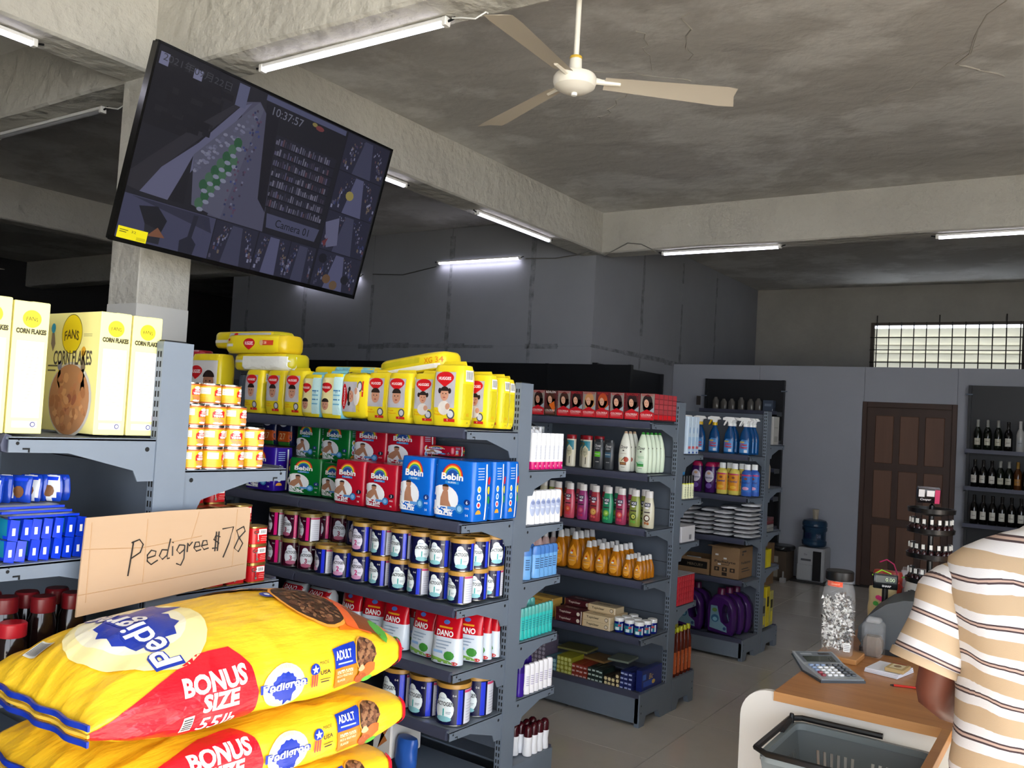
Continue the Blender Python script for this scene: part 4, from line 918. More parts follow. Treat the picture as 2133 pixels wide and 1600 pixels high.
for i in range(3): 
    t = thing('cream_bottle', 'pale bottle with screw cap behind the white powder bottles, %s of three' % ordw[i], 'bottle', (-2.25 - .03 * i, 3.03 + .05 * i, 1.21), 0, 'pale bottles behind the powder'); b = MB(); b.lathe([(.026, 0), (.028, .01), (.028, .11), (.022, .13)], PL(('E8E4DC', 'D9DC8A', 'C9CCD2')[i], .3), 16); b.build('bottle_body', t); b = MB(); b.lathe([(.02, .13), (.02, .158), (.018, .16)], WHITE, 14); b.build('cap', t)
LB = PL('6EA6DC', .25); LBD = PL('4A7CC0', .25)
def stick(m, mc, h, w=.03, d=.02, txt='33507A'):
    t = thing('stick_deodorant', None, 'deodorant'); b = MB(); M_ = Matrix.Rotation(PI / 2, 4, 'Z')
    b.lathe([(w * .47, 0), (w * .5, .004), (w * .5, h * .15), (w * .46, h * .2), (w * .5, h * .45), (w * .5, h * .72)], m, 18, sy=d / w, M=M_); b.build('stick_body', t)
    b = MB(); b.lathe([(w * .49, h * .72), (w * .5, h * .76), (w * .48, h * .92), (w * .36, h * .985), (w * .1, h)], mc, 18, sy=d / w, M=M_); b.build('cap', t)
    if txt:
        D = Dec(lambda y, z, o: (d / 2 * math.sqrt(max(1 - (y / (w * .5)) ** 2, 0)) + o + .0005, y, z), .01)
        for k in range(5): D.rect(-w * .22, h * (.3 + .07 * k), w * .2, h * (.33 + .07 * k), P(txt), 1)
        D.build('printed_label', t)
    return Proto(t)
SB = stick(LB, LBD, .135, .046)
for i in range(5): SB.put((-2.095 - .001 * i, 3.075 + i * .033, .982), -.35, 'light blue stick deodorant, front group, %s from the upright' % ordw[i], 'light blue stick deodorants')
for i in range(4): SB.put((-2.15, 3.0 + i * .034, .982), -.5, 'light blue stick deodorant, %s in the row behind the front group' % ordw[i], 'light blue stick deodorants')
SB.put((-2.095, 3.005, .982), -.4, 'light blue stick deodorant alone against the upright', 'light blue stick deodorants')
TL = PL('2FB5AE', .25); TLD = PL('56A79E', .2); ST = stick(TL, TLD, .13, .028, .02, '1F7F86')
line_up(ST, -2.095, 2.995, .737, -.001, .0272, 9, 'teal stick deodorant in the front row, %s from the upright', 'teal stick deodorants', rz=-.3)
line_up(ST, -2.15, 3.0, .737, -.001, .03, 6, 'teal stick deodorant in the second row, %s from the upright', 'teal stick deodorants of the second row', rz=-.3, sc=(1, 1, 1.12))
for i in range(2): ST.put((-2.22, 2.99 + .03 * i, .737), 0, 'teal stick deodorant standing tallest at the back, %s of two' % ordw[i], 'teal stick deodorants of the second row', sc=(1.1, 1.1, 1.25))
WHS = PL('F1EEF0', .3); SW = stick(WHS, WHS, .122, .034, .024, 'B9AFC9'); SPU = stick(PL('3B1C8C', .25), PL('2C1470', .2), .132, .036, .024, None)
for i in range(6): SW.put((-2.09, 3.045 + i * .033, .507), -.4, 'white stick deodorant on the purple-and-white shelf, %s from the upright' % ordw[i], 'white stick deodorants', cat=None)
SPU.put((-2.09, 3.0, .507), -.4, 'purple stick deodorant pressed against the upright', 'purple stick deodorants')
line_up(SPU, -2.15, 3.0, .507, 0, .034, 5, 'purple stick deodorant behind the white ones, %s from the upright', 'purple stick deodorants', rz=-.4)
MR = PL('3E0A14', .15)
t = thing('roll_on_deodorant', None, 'deodorant'); b = MB(); b.lathe([(.018, 0), (.0205, .004), (.017, .04), (.0195, .072), (.0195, .078)], WB, 18); b.build('bottle_body', t); b = MB(); b.lathe([(.019, .077), (.019, .105), (.016, .117), (.009, .124), (.001, .126)], MR, 18); b.build('dome_cap', t); RM = Proto(t)
for i in range(4): RM.put((-2.09, 3.078 + i * .041, .247), 0, 'white roll-on with maroon dome cap, front row, %s from the upright' % ordw[i], 'maroon-capped roll-ons')
for i in range(4): RM.put((-2.135, 3.045 + i * .043, .247), 0, 'white roll-on with maroon dome cap, back row, %s from the upright' % ordw[i], 'maroon-capped roll-ons')
t = thing('lotion_tube', 'white slanted tube lying behind the maroon-capped roll-ons', 'tube', (-2.21, 3.06, .26)); t.rotation_euler = (.5, 0, .3); b = MB(); b.lathe([(.02, 0), (.02, .1), (.004, .14)], WB, 14, sy=.6); b.build('tube_body', t)

# --- G2 south: hair dye boxes
hairs = ['2A1518', '2B1A16', '4A2A1E', '3A221C', '1E1416', 'C08A58', 'B04A22', '2E1418', '2A1A1C', '221618']
X2 = [-3.035, -2.945, -2.85, -2.764, -2.675, -2.583, -2.488, -2.393, -2.297]
def dye(i, hair, brown=False, sk='D8A58A'):
    t = thing('hair_dye_box', None, 'hair dye box'); w, d, h = .084, .055, .148; bx = P('7E1720' if not brown else '4A3020', .35); b = MB(); b.cbox(-w / 2, -d / 2, 0, w / 2, d / 2, h, .001, bx); b.build('carton', t, smooth=False)
    D = Dec(flat_front(w, d, h)); D.rect(-w / 2, h * .28, w / 2, h * .98, P('8E857E' if i % 2 else '5A2226'), .5)
    hc = P(hair); D.ell(.0, h * .66, w * .36, h * .30, hc, 1, 18); D.poly([(-w * .34, h * .66), (w * .38, h * .66), (w * .46, h * .34), (w * .1, h * .24), (-w * .3, h * .38)], hc, 1)
    D.ell(-w * .06, h * .62, w * .17, h * .155, P(sk), 2, 16, rot=.15)
    for e in (-1, 1): D.ell(-w * .06 + e * w * .07, h * .645, w * .03, h * .01, P('2A1A18'), 3, 8)
    D.ell(-w * .06, h * .54, w * .045, h * .012, P('A83A3A'), 3, 8)
    if not brown:
        D.poly([(-w / 2, h * .26), (0, h * .40), (w / 2, h * .26), (w / 2, 0), (-w / 2, 0)], P('C41624'), 4); D.text('REVLON', 0, h * .93, h * .07, P('B41C28'), 4, w=w * .8, bold=.01)
        D.poly([(w * .15, h * .33), (w * .5, h * .5), (w * .5, h * .3)], P('9AA6AE'), 3)
    else:
        D.poly([(-.01, h * .42), (w * .3, h * .56), (w * .4, h * .28), (w * .3, h * .12)], P('E06A1C'), 4); D.text('REVLON', 0, h * .93, h * .09, P('E9E2DC'), 4, w=w * .8, bold=.01)
    D.text('COLORSILK', 0, h * .19, h * .075, P('F2E6E4'), 5, w=w * .84, bold=.01); D.rect(-w * .4, h * .115, w * .3, h * .13, P('E0A0A0'), 5); D.rect(-w * .4, h * .07, w * .35, h * .08, P('E07A80'), 5)
    E_ = Dec(flat_east(w, d, h), mb=D.b)
    for k in range(5): E_.rect(-d * .42, h * (.04 + .195 * k), d * .42, h * (.21 + .195 * k), P(('E0202A', 'B8444C', 'C04A52', 'B8444C', 'B43A44')[k]), 1)
    D.build('printed_label', t); return Proto(t)
DY = [dye(i, hairs[i], brown=(i == 2), sk=('D8A58A' if i != 1 else 'C08A70')) for i in range(10)]
hn = ['almost hidden by the upright', 'black fringe hair', 'brown box with an orange corner', 'dark brown centre-parted hair', 'dark hair over a grey background', 'blonde hair', 'copper red hair', 'dark red-brown hair', 'black hair on red', 'short black hair, the last front box']
xs2 = [-3.09] + X2; xs2 = [-3.125, -3.035, -2.945, -2.85, -2.764, -2.675, -2.585, -2.49, -2.393, -2.297]
for i in range(10): DY[i].put((xs2[i], 4.41, 1.668 + .008), 0, 'hair dye box showing ' + hn[i], 'hair dye boxes', sc=(1.03, 1, 1.0))
for k in range(4): DY[9].put((-2.297, 4.466 + .0555 * k, 1.676), 0, 'red side of a hair dye box in the end column, %s behind the front one' % ordw[k], 'hair dye boxes behind the last front one', sc=(1.03, 1, 1.0))
# second shelf
S = 1.379
OSW = PL('D8D2BE', .3); OSR = PL('8E1420', .3)
def dOS(D, r):
    D.poly([(-r * .85, .10), (r * .85, .10), (r * .85, .155), (-r * .85, .155)], P('2E7F92'), 1); D.poly([(-r * .85, .115), (-.002, .14), (-r * .85, .155)], P('6A6A4A'), 2); D.poly([(-r * .6, .075), (0, .055), (r * .6, .075), (r * .6, .11), (0, .13), (-r * .6, .11)], P('D9D3B4'), 2)
    D.poly([(-r * .5, .08), (0, .065), (r * .5, .08), (r * .5, .105), (0, .12), (-r * .5, .105)], P('B9B59A'), 3); D.text('Spice', 0, .092, .01, P('3A3A30'), 4); D.rect(r * .1, .02, r * .25, .07, P('3A3A34'), 1)
OS = bottle('bottle', [(.026, 0), (.031, .004), (.031, .165), (.028, .17)], OSW, [(.0315, .163), (.032, .168), (.032, .185), (.03, .188)], OSR, sy=.75, deco=dOS)
for x, y, lb in ((-2.805, 4.42, 'beside the white-capped bottles'), (-2.70, 4.43, 'second one in the front row'), (-2.655, 4.488, 'squeezed before the dark grey bottles'), (-2.76, 4.50, 'set behind the front two')):
    OS.put((x, y, S), 0, 'cream body wash bottle with dark red cap, ' + lb, 'cream and red body wash bottles')
DG = PL('3C3F43', .3)
def dDM(g):
    def f(D, r): D.text('Dove', 0, .135, .016, P('E6E6E6'), 1, w=r * 1.2, shear=.3); D.text('MEN+', 0, .118, .008, P('E6E6E6'), 1); D.rect(-r * .6, .07, r * .6, .1, P(g), 1); D.rect(-r * .6, .085, r * .5, .088, P('C9D2C9'), 2); D.rect(-r * .3, .04, r * .4, .044, P('9A9A9A'), 1)
    return f
for (x, y, g, lb) in ((-2.612, 4.415, '5FB82E', 'green square'), (-2.545, 4.42, '3A5A72', 'blue-grey square')):
    q = bottle('bottle', [(.028, 0), (.031, .004), (.031, .15), (.028, .155)], DG, [(.028, .153), (.026, .17), (.022, .172)], PL('2A2C30', .3), sy=.55, deco=dDM(g), n=16); q.put((x, y, S), 0, 'dark grey body wash bottle with a ' + lb, 'dark grey body wash bottles')
DV = PL('E4E4D8', .3); DVG = PL('D6E4CC', .3)
dpro = [(.030, 0), (.036, .006), (.039, .05), (.040, .085), (.036, .13), (.028, .17), (.017, .203), (.011, .216)]
def dDV(k):
    def f(D, r):
        D.text('Dove', 0, .138, .019, P('1A1A1E'), 1, w=.045, shear=.35, bold=.01); D.ell(0, .118, .006, .004, P('2A2420'), 1, 8)
        if k: D.rect(-.02, .09, .02, .093, P('9CC49A'), 1); D.rect(-.016, .082, .022, .086, P('9CC49A'), 1); D.poly([(-.03, .062), (-.012, .052), (-.02, .045)], P('2E9A5A'), 1); D.ell(.002, .052, .018, .014, P('A9D4B4'), 1, 14); D.rect(-.02, .035, .02, .05, P('2A7A34'), 2); D.rect(-.02, .037, .02, .043, P('46A84A'), 3)
        else: D.rect(-.018, .1, .018, .102, P('B9A08A'), 1); D.ell(.018, .068, .014, .015, P('A8452E'), 1, 14); D.ell(-.012, .062, .018, .016, P('E9DDB8'), 1, 14); D.poly([(-.012, .06), (.012, .085), (.014, .082), (-.009, .057)], P('3A2A22'), 2); D.rect(-.02, .036, .02, .052, P('6A3418'), 3); D.rect(-.016, .04, .016, .048, P('A87A4A'), 4)
        D.rect(-.012, .022, .012, .025, P('8A8A84'), 1)
    return f
DW = [bottle('bottle', dpro, DV if k == 0 else DVG, [(.0115, .214), (.010, .224), (.006, .228)], PL('C9A98A' if k == 0 else '3F9A3E', .3), sy=.55, deco=dDV(k), n=20) for k in (0, 1)]
for i in range(3): DW[0].put((-2.445 , 4.425 + i * .05, S), 0, 'white curved body wash bottle with a nut picture, %s in its column' % ordw[i], 'curved white body wash bottles')
for i in range(5): DW[1].put((-2.335, 4.425 + i * .05, S), 0, 'pale green-white curved body wash bottle, %s from the shelf front' % ordw[i], 'curved pale green body wash bottles')
# third shelf: fruit shampoos
vp = [(.031, 0), (.035, .005), (.036, .06), (.034, .12), (.025, .165), (.0235, .17)]; vc = [(.024, .168), (.024, .2), (.022, .205)]
def dVO(fr):
    def f(D, r):
        D.rect(-.018, .118, .018, .14, P('171A40'), 1); D.text('VO5', 0, .129, .014, P('F4F4F8'), 2, w=.028, bold=.03); D.ell(0, .112, .012, .005, P('EDEDF2'), 2, 10)
        D.rect(-.018, .085, .018, .091, P('2A1A22'), 1); D.ell(0, .055, .019, .019, P(fr[0]), 1, 16); D.ell(.002, .056, .012, .012, P(fr[1]), 2, 14); D.ell(.004, .055, .004, .004, P(fr[2]), 3, 8); D.ell(-.008, .028, .008, .008, P(fr[3]), 1, 10); D.ell(.008, .026, .008, .008, P(fr[3]), 1.5, 10)
    return f
vcols = [('C96A4A', ('E0803A', 'D0602A', 'F0B080', 'C85030'), 'orange-red'), ('D0566A', ('D8402E', 'E8704A', 'F0C0A0', 'E03A4A'), 'strawberry pink'), ('9C3E78', ('B02A5A', 'D05A7A', 'E08AA0', 'C02A5A'), 'berry purple'), ('A83A44', ('D89A4A', 'E8B86A', 'C07A2A', 'E05A5A'), 'brick red with yellow seed'), ('2E8A62', ('6AA83A', 'A8D05A', 'E8F0B0', '4AC06A'), 'green kiwi'), ('A03A5A', ('C8303A', 'E87A6A', 'F0D0C0', 'D03A5A'), 'pomegranate pink'), ('8A9448', ('3A4A1E', 'C8D060', '6A3A1E', '6AA83A'), 'olive avocado'), ('CFC9B0', ('5A3A22', 'F0ECE0', 'D8D0C0', 'B06A3A'), 'cream coconut')]
xv = [-2.875, -2.79, -2.70, -2.615, -2.53, -2.443, -2.355, -2.27]; xv = [x - .005 for x in xv]
VO = []
for (c, fr, nm), x in zip(vcols, xv):
    q = bottle('bottle', vp, PL(c, .2), vc, PL('D9D4D0', .3), sy=.62, deco=dVO(fr)); VO.append(q); q.put((x, 4.42, 1.077), 0, nm + ' shampoo bottle in the front row', 'fruit shampoo bottles')
for i, (k, x, y, lb) in enumerate([(6, -2.955, 4.45, 'yellow-green'), (0, -2.875, 4.50, 'orange-red'), (1, -2.79, 4.50, 'strawberry pink'), (2, -2.70, 4.50, 'berry purple'), (4, -2.53, 4.50, 'green'), (5, -2.44, 4.50, 'pomegranate pink'), (6, -2.355, 4.50, 'olive'), (7, -3.03, 4.47, 'cream'), (3, -2.615, 4.51, 'brick red')]):
    VO[k].put((x + .015, y, 1.077), 0, lb + ' shampoo bottle standing behind its front row', 'fruit shampoos of the second row')
# fourth shelf: amber shampoo
AMB = mat('amber_liquid', 'D98518', .12, trans=.35, ior=1.33); AMBL = P('F0A430', .3)
def amber(h, r):
    k = h / .215
    def dj(D, r_): D.poly([(0, .135 * k), (r_ * .35, .11 * k), (r_ * .62, .07 * k), (r_ * .55, .035 * k), (r_ * .25, .018 * k), (-r_ * .25, .018 * k), (-r_ * .55, .035 * k), (-r_ * .62, .07 * k), (-r_ * .35, .11 * k)], AMBL, 1); D.text("Johnson's", 0, .07 * k, .013 * k, P('2A3A8A'), 2, w=r_ * .95); D.ell(0, .10 * k, r_ * .14, .006 * k, P('D8402E'), 2, 10); D.ell(-r_ * .1, .088 * k, r_ * .22, .006 * k, P('E9E9F0'), 2, 10); D.rect(-r_ * .4, .045 * k, r_ * .4, .05 * k, P('F4C890'), 2)
    return bottle('bottle', [(r * .8, 0), (r, .008 * k), (r * 1.02, .05 * k), (r * .92, .10 * k), (r * .62, .145 * k), (r * .42, .165 * k)], AMB, [(r * .45, .163 * k), (r * .45, .17 * k), (r * .36, .2 * k), (r * .3, .205 * k)], PL('D6D4D2', .3), sy=.62, deco=dj, n=20)
S = .787; A1, A2, A3 = amber(.225, .047), amber(.18, .042), amber(.135, .031)
for c, x in enumerate((-2.845, -2.745)):
    for i in range(4): A1.put((x, 4.425 + i * .062, S), 0, 'large amber baby shampoo, %s column from the upright side end, %s from the front' % (('second', 'first')[c], ordw[i]), 'large amber shampoo bottles')
for c, x in enumerate((-2.645, -2.558, -2.468)):
    for i in range(4): A2.put((x, 4.42 + i * .0555, S), 0, 'medium amber baby shampoo, %s column beside the large ones, %s from the front' % (ordw[c], ordw[i]), 'medium amber shampoo bottles')
for c, x in enumerate((-2.385, -2.315)):
    for i in range(4): A3.put((x, 4.415 + i * .0415, S), 0, 'small amber baby shampoo, %s column, %s from the front' % (('inner', 'end')[c], ordw[i]), 'small amber shampoo bottles')
PKB = PL('D9B8B4', .3)
for i in range(5): 
    t = thing('lotion_bottle', 'pale pink lotion bottle with white cap behind the blue deodorants, %s in line' % ordw[i], 'bottle', (-3.06 + .035 * i, 4.42 + .03 * i, S), 0, 'pale pink lotion bottles'); b = MB(); b.lathe([(.03, 0), (.034, .01), (.032, .1), (.022, .14), (.012, .155)], PKB, 16, sy=.7); b.build('bottle_body', t); b = MB(); b.lathe([(.014, .15), (.013, .185)], PL('D8D4D2', .3), 14); b.build('cap', t)
# fifth shelf: flat cream boxes and blue jars
def tbox(c, txt, tc, w=.185, d=.10, h=.037):
    t = thing('cream_box', None, 'box'); b = MB(); b.cbox(-w / 2, -d / 2, 0, w / 2, d / 2, h, .0015, P(c, .4)); b.build('carton', t, smooth=False)
    D = Dec(flat_front(w, d, h)); D.text(txt, -w * .12, h * .5, h * .42, P(tc), 1, w=w * .45, bold=.02); D.ell(w * .36, h * .5, h * .3, h * .3, P(tc), 1, 14); D.ell(w * .36, h * .5, h * .22, h * .22, P('E9DCC4'), 2, 14); D.text('1', w * .36, h * .5, h * .22, P(tc), 3); D.rect(w * .46, 0, w * .49, h, P('F0E4D0'), 1); D.rect(-w * .49, 0, -w * .47, h, P('B8894A'), 1)
    D2 = Dec(flat_top(w, d, h), mb=D.b); D2.text(txt, -w * .05, 0, d * .3, P(tc), 1, w=w * .5, bold=.02); D.build('printed_label', t); return Proto(t)
S = .481; TY, TM, TC = tbox('C9A24E', '', 'C9A24E') if 0 else tbox('C9A24E', 'Topiclear', '7A5A1E'), tbox('4E1A22', 'Topiclear', 'E6D8CC'), tbox('D9C29A', 'Topiclear', '2A1C14')
for k in range(3): TY.put((-2.96 + .01 * k, 4.43, S + .038 * k), 0, 'ochre yellow cream box, %s in its pile' % ('bottom', 'middle', 'top')[k], 'ochre cream boxes')
for k in range(2): TM.put((-2.735, 4.425, S + .038 * k), 0, 'maroon cream box, front pile, ' + ('lower', 'upper')[k], 'maroon cream boxes'); TM.put((-2.75, 4.54, S + .038 * k), 0, 'maroon cream box, rear pile, ' + ('lower', 'upper')[k], 'maroon cream boxes')
TM.put((-2.74, 4.53, S + .076), 0, 'maroon cream box topmost on the rear pile', 'maroon cream boxes')
for k in range(2): TC.put((-2.545, 4.42, S + .038 * k), 0, 'cream beige box, front pile, ' + ('lower', 'upper')[k], 'beige cream boxes'); TC.put((-2.55, 4.53, S + .038 * k), 0, 'cream beige box, rear pile, ' + ('lower', 'upper')[k], 'beige cream boxes')
TC.put((-2.56, 4.50, S + .076), 0, 'cream beige box topmost, bridging the beige piles', 'beige cream boxes')
def dVK(D, r): D.rect(-r * .85, .012, r * .85, .048, P('1C7F8E'), 1); D.rect(-r * .3, .014, r * .5, .03, P('D8E6EA'), 2); D.rect(r * .3, .034, r * .8, .044, P('C83040'), 2); D.rect(r * .85, .012, r * .96, .05, P('E6E9EE'), 1)
VK = bottle('jar', [(.026, 0), (.028, .004), (.028, .055), (.026, .062)], PL('101C78', .15), [(.027, .06), (.0275, .063), (.0275, .078), (.026, .08)], WHITE, sy=1, deco=dVK, name='ointment_jar', n=20)
for i, (x, y) in enumerate(((-2.42, 4.415), (-2.352, 4.41), (-2.288, 4.405), (-2.41, 4.48), (-2.34, 4.475), (-2.278, 4.47), (-2.40, 4.545), (-2.275, 4.535))):
    VK.put((x, y, S), 0, 'dark blue ointment jar with white lid, %s' % ('front row, beside the beige boxes', 'front row, middle', 'front row, at the shelf end', 'second row, beside the beige boxes', 'second row, middle', 'second row, at the shelf end', 'rearmost, inner one', 'rearmost, at the shelf end')[i], 'blue ointment jars')
# base deck: bundles of slim cartons with round ends
def pack_end(col, endc, n, hexa=False):
    t = thing('candle_box', None, 'small box'); b = MB(); b.cbox(-.0125, -.07, 0, .0125, .07, .025, .002, P(col, .4)); b.build('carton', t, smooth=False)
    D = Dec(lambda x, z, o: (x, -.07 - o - .0004, z)); (D.ell(0, .0125, .0105, .0105, P(endc, .4), 1, 6 if hexa else 10) if n else D.rect(-.010, .007, .008, .016, P(endc, .4), 1)); D.build('end_print', t); return Proto(t)
cols = [('6E6478', 'B9B2C4', 1, 0, 'lilac', -2.937, 4, 7), ('4E7F92', '9EC4CC', 1, 0, 'pale teal', -2.842, 3, 3), ('97962A', 'C9CC7A', 1, 0, 'yellow', -2.748, 4, 4), ('8A2E1E', 'C9A9A4', 0, 0, 'orange-red', -2.643, 4, 3), ('1F2D28', 'B9C9BE', 0, 0, 'dark green', -2.538, 4, 3), ('3A2E24', 'E2D2A0', 1, 1, 'cream-ended', -2.433, 4, 3), ('1C2560', 'A9B4D8', 0, 0, 'navy', -2.340, 3, 4)]
B0 = .19
for c, e, n, hx, nm, x0, nx, nz in cols:
    q = pack_end(c, e, n, hx)
    for i in range(nx):
        for k in range(nz):
            if nm == 'cream-ended' and k == 2 and i < 3: continue
            q.put((x0 + (i - (nx - 1) / 2) * .0256, 4.452 + RND.uniform(-.006, .004), B0 - .011 + k * .0253), 0, '%s slim box end, %s layer, %s in the layer' % (nm, (ordw[k]), ordw[i]), 'bundle of %s slim boxes' % nm)
t = thing('carton_pack', 'navy printed carton lying on the lowest deck at the shelf end', 'box', (-2.277, 4.53, B0 - .011), .0); b = MB(); b.cbox(-.018, -.12, 0, .018, .125, .115, .003, P('1E2A6A', .3)); b.build('carton', t, smooth=False)
D = Dec(flat_east(.036, .26, .11)); D.text('Bic', -.01, .07, .03, P('D8B060'), 1, shear=.3); D.rect(-.1, .02, .02, .05, P('2F4FA8'), 1); D.ell(.02, .035, .02, .012, P('C9A24A'), 2, 10); D.rect(-.11, .06, -.07, .09, P('3A6AC0'), 1); D.build('printed_label', t)
for i, (x, y, w, lb, rz) in enumerate(((-2.78, 4.545, .2, 'olive', .08), (-2.62, 4.54, .15, 'brown', -.12), (-2.47, 4.545, .13, 'grey-green', .1))):
    t = thing('flat_carton', lb + ' flat carton lid lying on the slim boxes', 'box', (x, y, B0 + (.093, .068, .094)[i]), rz); b = MB(); b.cbox(-w / 2, -.04, 0, w / 2, .11, .012, .002, P(('7A7644', '8A6A40', '7C8474')[i], .5)); b.build('carton', t, smooth=False)

# --- G2 north side seen past its upright
for i in range(3):
    t = thing('tall_carton', 'tall white carton with light blue base print, %s from the upright' % ordw[i], 'box', (-2.27, 4.83 + .052 * i, 1.492), 0, 'tall white and blue cartons'); b = MB(); b.cbox(-.03, -.024, 0, .03, .024, .222, .001, P('C9DCEE', .4)); b.build('carton', t, smooth=False)
    D = Dec(flat_east(.06, .05, .2)); D.rect(-.02, .02, .02, .1, P('A9CBEA'), 1); D.rect(-.018, .03, .018, .045, P('D86A74'), 2); D.ell(0, .14, .01, .02, P('9AB9DC'), 1, 10); D.ell(0, .008, .012, .006, P('1C4FA8'), 1, 8); D.build('printed_label', t)
YG = PL('E6E8C0', .3)
for i in range(4):
    t = thing('small_bottle', 'small white and black capped bottle under the tall cartons, %s from the upright' % ordw[i], 'bottle', (-2.265, 4.83 + .036 * i, 1.224), 0, 'small white bottles with black caps'); b = MB(); b.lathe([(.015, 0), (.016, .003), (.016, .082), (.016, .086, PL('C9D020', .3)), (.015, .092)], YG, 12); b.build('bottle_body', t); b = MB(); b.lathe([(.0145, .091), (.0145, .135), (.012, .138)], BLACK, 12); b.build('cap', t); D = Dec(lambda y, z, o: (math.sqrt(max(.0163 ** 2 - y * y, 0)) + o, y, z), .01)
    for k in range(6): D.rect(-.01, .015 + k * .01, .01, .019 + k * .01, P('9AA08A'), 1)
    D.build('printed_label', t)
t = thing('blue_sachet', 'light blue and white sachet leaning above the small black-capped bottles', 'sachet', (-2.32, 4.90, 1.36)); t.rotation_euler = (0, .1, PI / 2); b, f, e = pack(.10, .02, .13, (PL('3F9AD8', .3),) * 3, 91); b.build('film_wrap', t); D = Dec(f, .02); D.poly([(-.05, .0), (0, .05), (-.01, .12), (-.05, .12)], P('E6F0F8'), 1); D.build('printed_label', t)
t = thing('white_box', 'white carton with barcode on the empty shelf above the red boxes', 'box', (-2.30, 4.89, .967)); b = MB(); b.cbox(-.05, -.085, 0, .05, .10, .093, .002, P('D8D6D8', .4)); b.build('carton', t, smooth=False); D = Dec(flat_east(.1, .17, .09))
D.rect(.02, .012, .05, .042, P('B4B2B6'), 1)
for k in range(6): D.rect(.022 + .005 * k, .014, .0245 + .005 * k, .04, P('6A686C'), 2)
D.build('printed_label', t)
t = thing('red_box', None, 'box'); b = MB(); b.cbox(-.06, -.0155, 0, .06, .0155, .033, .001, P('C01A2C', .35), None); b.build('carton', t, smooth=False); D = Dec(flat_east(.12, .03, .033)); D.rect(-.014, .002, -.011, .031, P('E87A80'), 1); D.rect(.0, .006, .008, .02, P('D8404C'), 1); D.build('printed_label', t); RB = Proto(t)
for i in range(7):
    for k in range(5): RB.put((-2.30, 4.79 + .0315 * i, .602 + .0335 * k), 0, 'small red box end, %s layer, %s from the upright' % (lv4[k], ordw[i]), 'stacked small red boxes')
t = thing('plastic_sheet', 'clear white-grey sheet lying over the stacked red boxes', 'sheet', (-2.30, 4.885, .772)); b = MB(); b.cbox(-.06, -.11, 0, .06, .11, .003, .001, P('A9A6AA', .2)); b.build('sheet', t)
ORB = mat('orange_drink', '5A1E10', .15); ORL = P('B4552A', .35)
for i in range(5):
    t = thing('squeeze_bottle', 'brown bottle with orange label and yellow cap, %s from the upright' % ordw[i], 'bottle', (-2.275, 4.815 + .05 * i, .18), 0, 'orange-labelled bottles'); b = MB(); b.lathe([(.021, 0), (.024, .006), (.024, .15), (.022, .2), (.011, .245), (.011, .255)], ORB, 16, sy=.8); b.build('bottle_body', t); b = MB(); b.lathe([(.013, .252), (.013, .275), (.011, .28)], PL('B8B81E', .3), 12); b.build('cap', t)
    D = Dec(lambda y, z, o: (.0247 * math.sqrt(max(1 - (y / .0225) ** 2, 0)) + o, y, z), .012); D.rect(-.017, .02, .017, .145, ORL, 1); D.text('CHILI', 0, .09, .012, P('E0B8A0'), 2, rot=PI / 2, w=.05); D.build('printed_label', t)
for i in range(2):
    t = thing('yellow_bag', 'yellow film bag standing behind the orange-labelled bottles, %s' % ('inner one', 'outer one')[i], 'bag', (-2.33, 4.86 + .07 * i, .30)); b, f, e = pack(.05, .06, .19, (PL('A9A63A', .3),) * 3, 93 + i, n=3, top=.5); b.build('film_bag', t)
    t.location.z = .18; t.scale = (1, 1, 1.6)

# --- G3 south
S = 1.473; BLQ = mat('blue_cleaner', '0E4A86', .1, trans=.2)
def spray(yel):
    t = thing('spray_bottle', None, 'spray bottle'); b = MB(); b.lathe([(.040, 0), (.044, .008), (.044, .10), (.036, .15), (.016, .19), (.014, .205)], BLQ, 20, sy=.62); b.build('bottle_body', t)
    b = MB(); cm = PL('D8B414', .3) if yel else WHITE
    b.lathe([(.018, .203), (.018, .222), (.015, .225)], cm, 14); b.build('collar', t)
    b = MB(); tr = [(-.055, .245), (-.055, .262), (-.03, .27), (.03, .268), (.045, .25), (.02, .245), (.012, .222), (-.012, .222), (-.018, .243)]
    b.prism(tr, lambda u, v, w: (u, -.009 + w, v), .018, WHITE); h = b.build('spray_head', t, smooth=False)
    b = MB(); b.prism([(-.02, .245), (-.032, .245), (-.045, .222), (-.05, .205), (-.044, .205), (-.03, .225)], lambda u, v, w: (u, -.005 + w, v), .01, cm); b.build('trigger', h, smooth=False)
    D = Dec(deco_f([(.044, 0), (.044, .12)], .62), .015); D.poly([(-.034, .012), (.034, .012), (.034, .085), (.024, .105), (-.015, .108), (-.034, .09)], P('4F8FCC'), 1); D.text('Glass', 0, .072, .017, P('C81E28'), 3, bold=.03, w=.05, shear=.2); D.text('Cleaner', 0, .052, .016, P('C81E28'), 3, bold=.03, w=.06, shear=.2); D.rect(-.03, .085, .005, .094, P('D8B020'), 2); D.rect(.004, .014, .026, .034, P('D9DCE4'), 2); D.rect(-.005, .098, .02, .102, P('14306A'), 2)
    D.build('printed_label', t); return Proto(t)
SG = [spray(True), spray(False)]
for i, (x, k, lb) in enumerate(((-2.90, 0, 'yellow trigger, beside the tall white cartons'), (-2.79, 0, 'yellow trigger, second of its kind'), (-2.675, 0, 'yellow trigger, the one next to the white ones'), (-2.555, 1, 'white trigger, beside the last yellow one'), (-2.435, 1, 'white trigger, at the shelf end'))):
    SG[k].put((x, 6.195, S), 0, 'blue glass cleaner spray with ' + lb, 'blue glass cleaner sprays')
for i in range(3): SG[1].put((-2.445 + .004 * i, 6.25 + i * .0555, S), 0, 'blue glass cleaner spray with white trigger, %s behind the end one' % ordw[i], 'glass cleaner sprays of the end column')
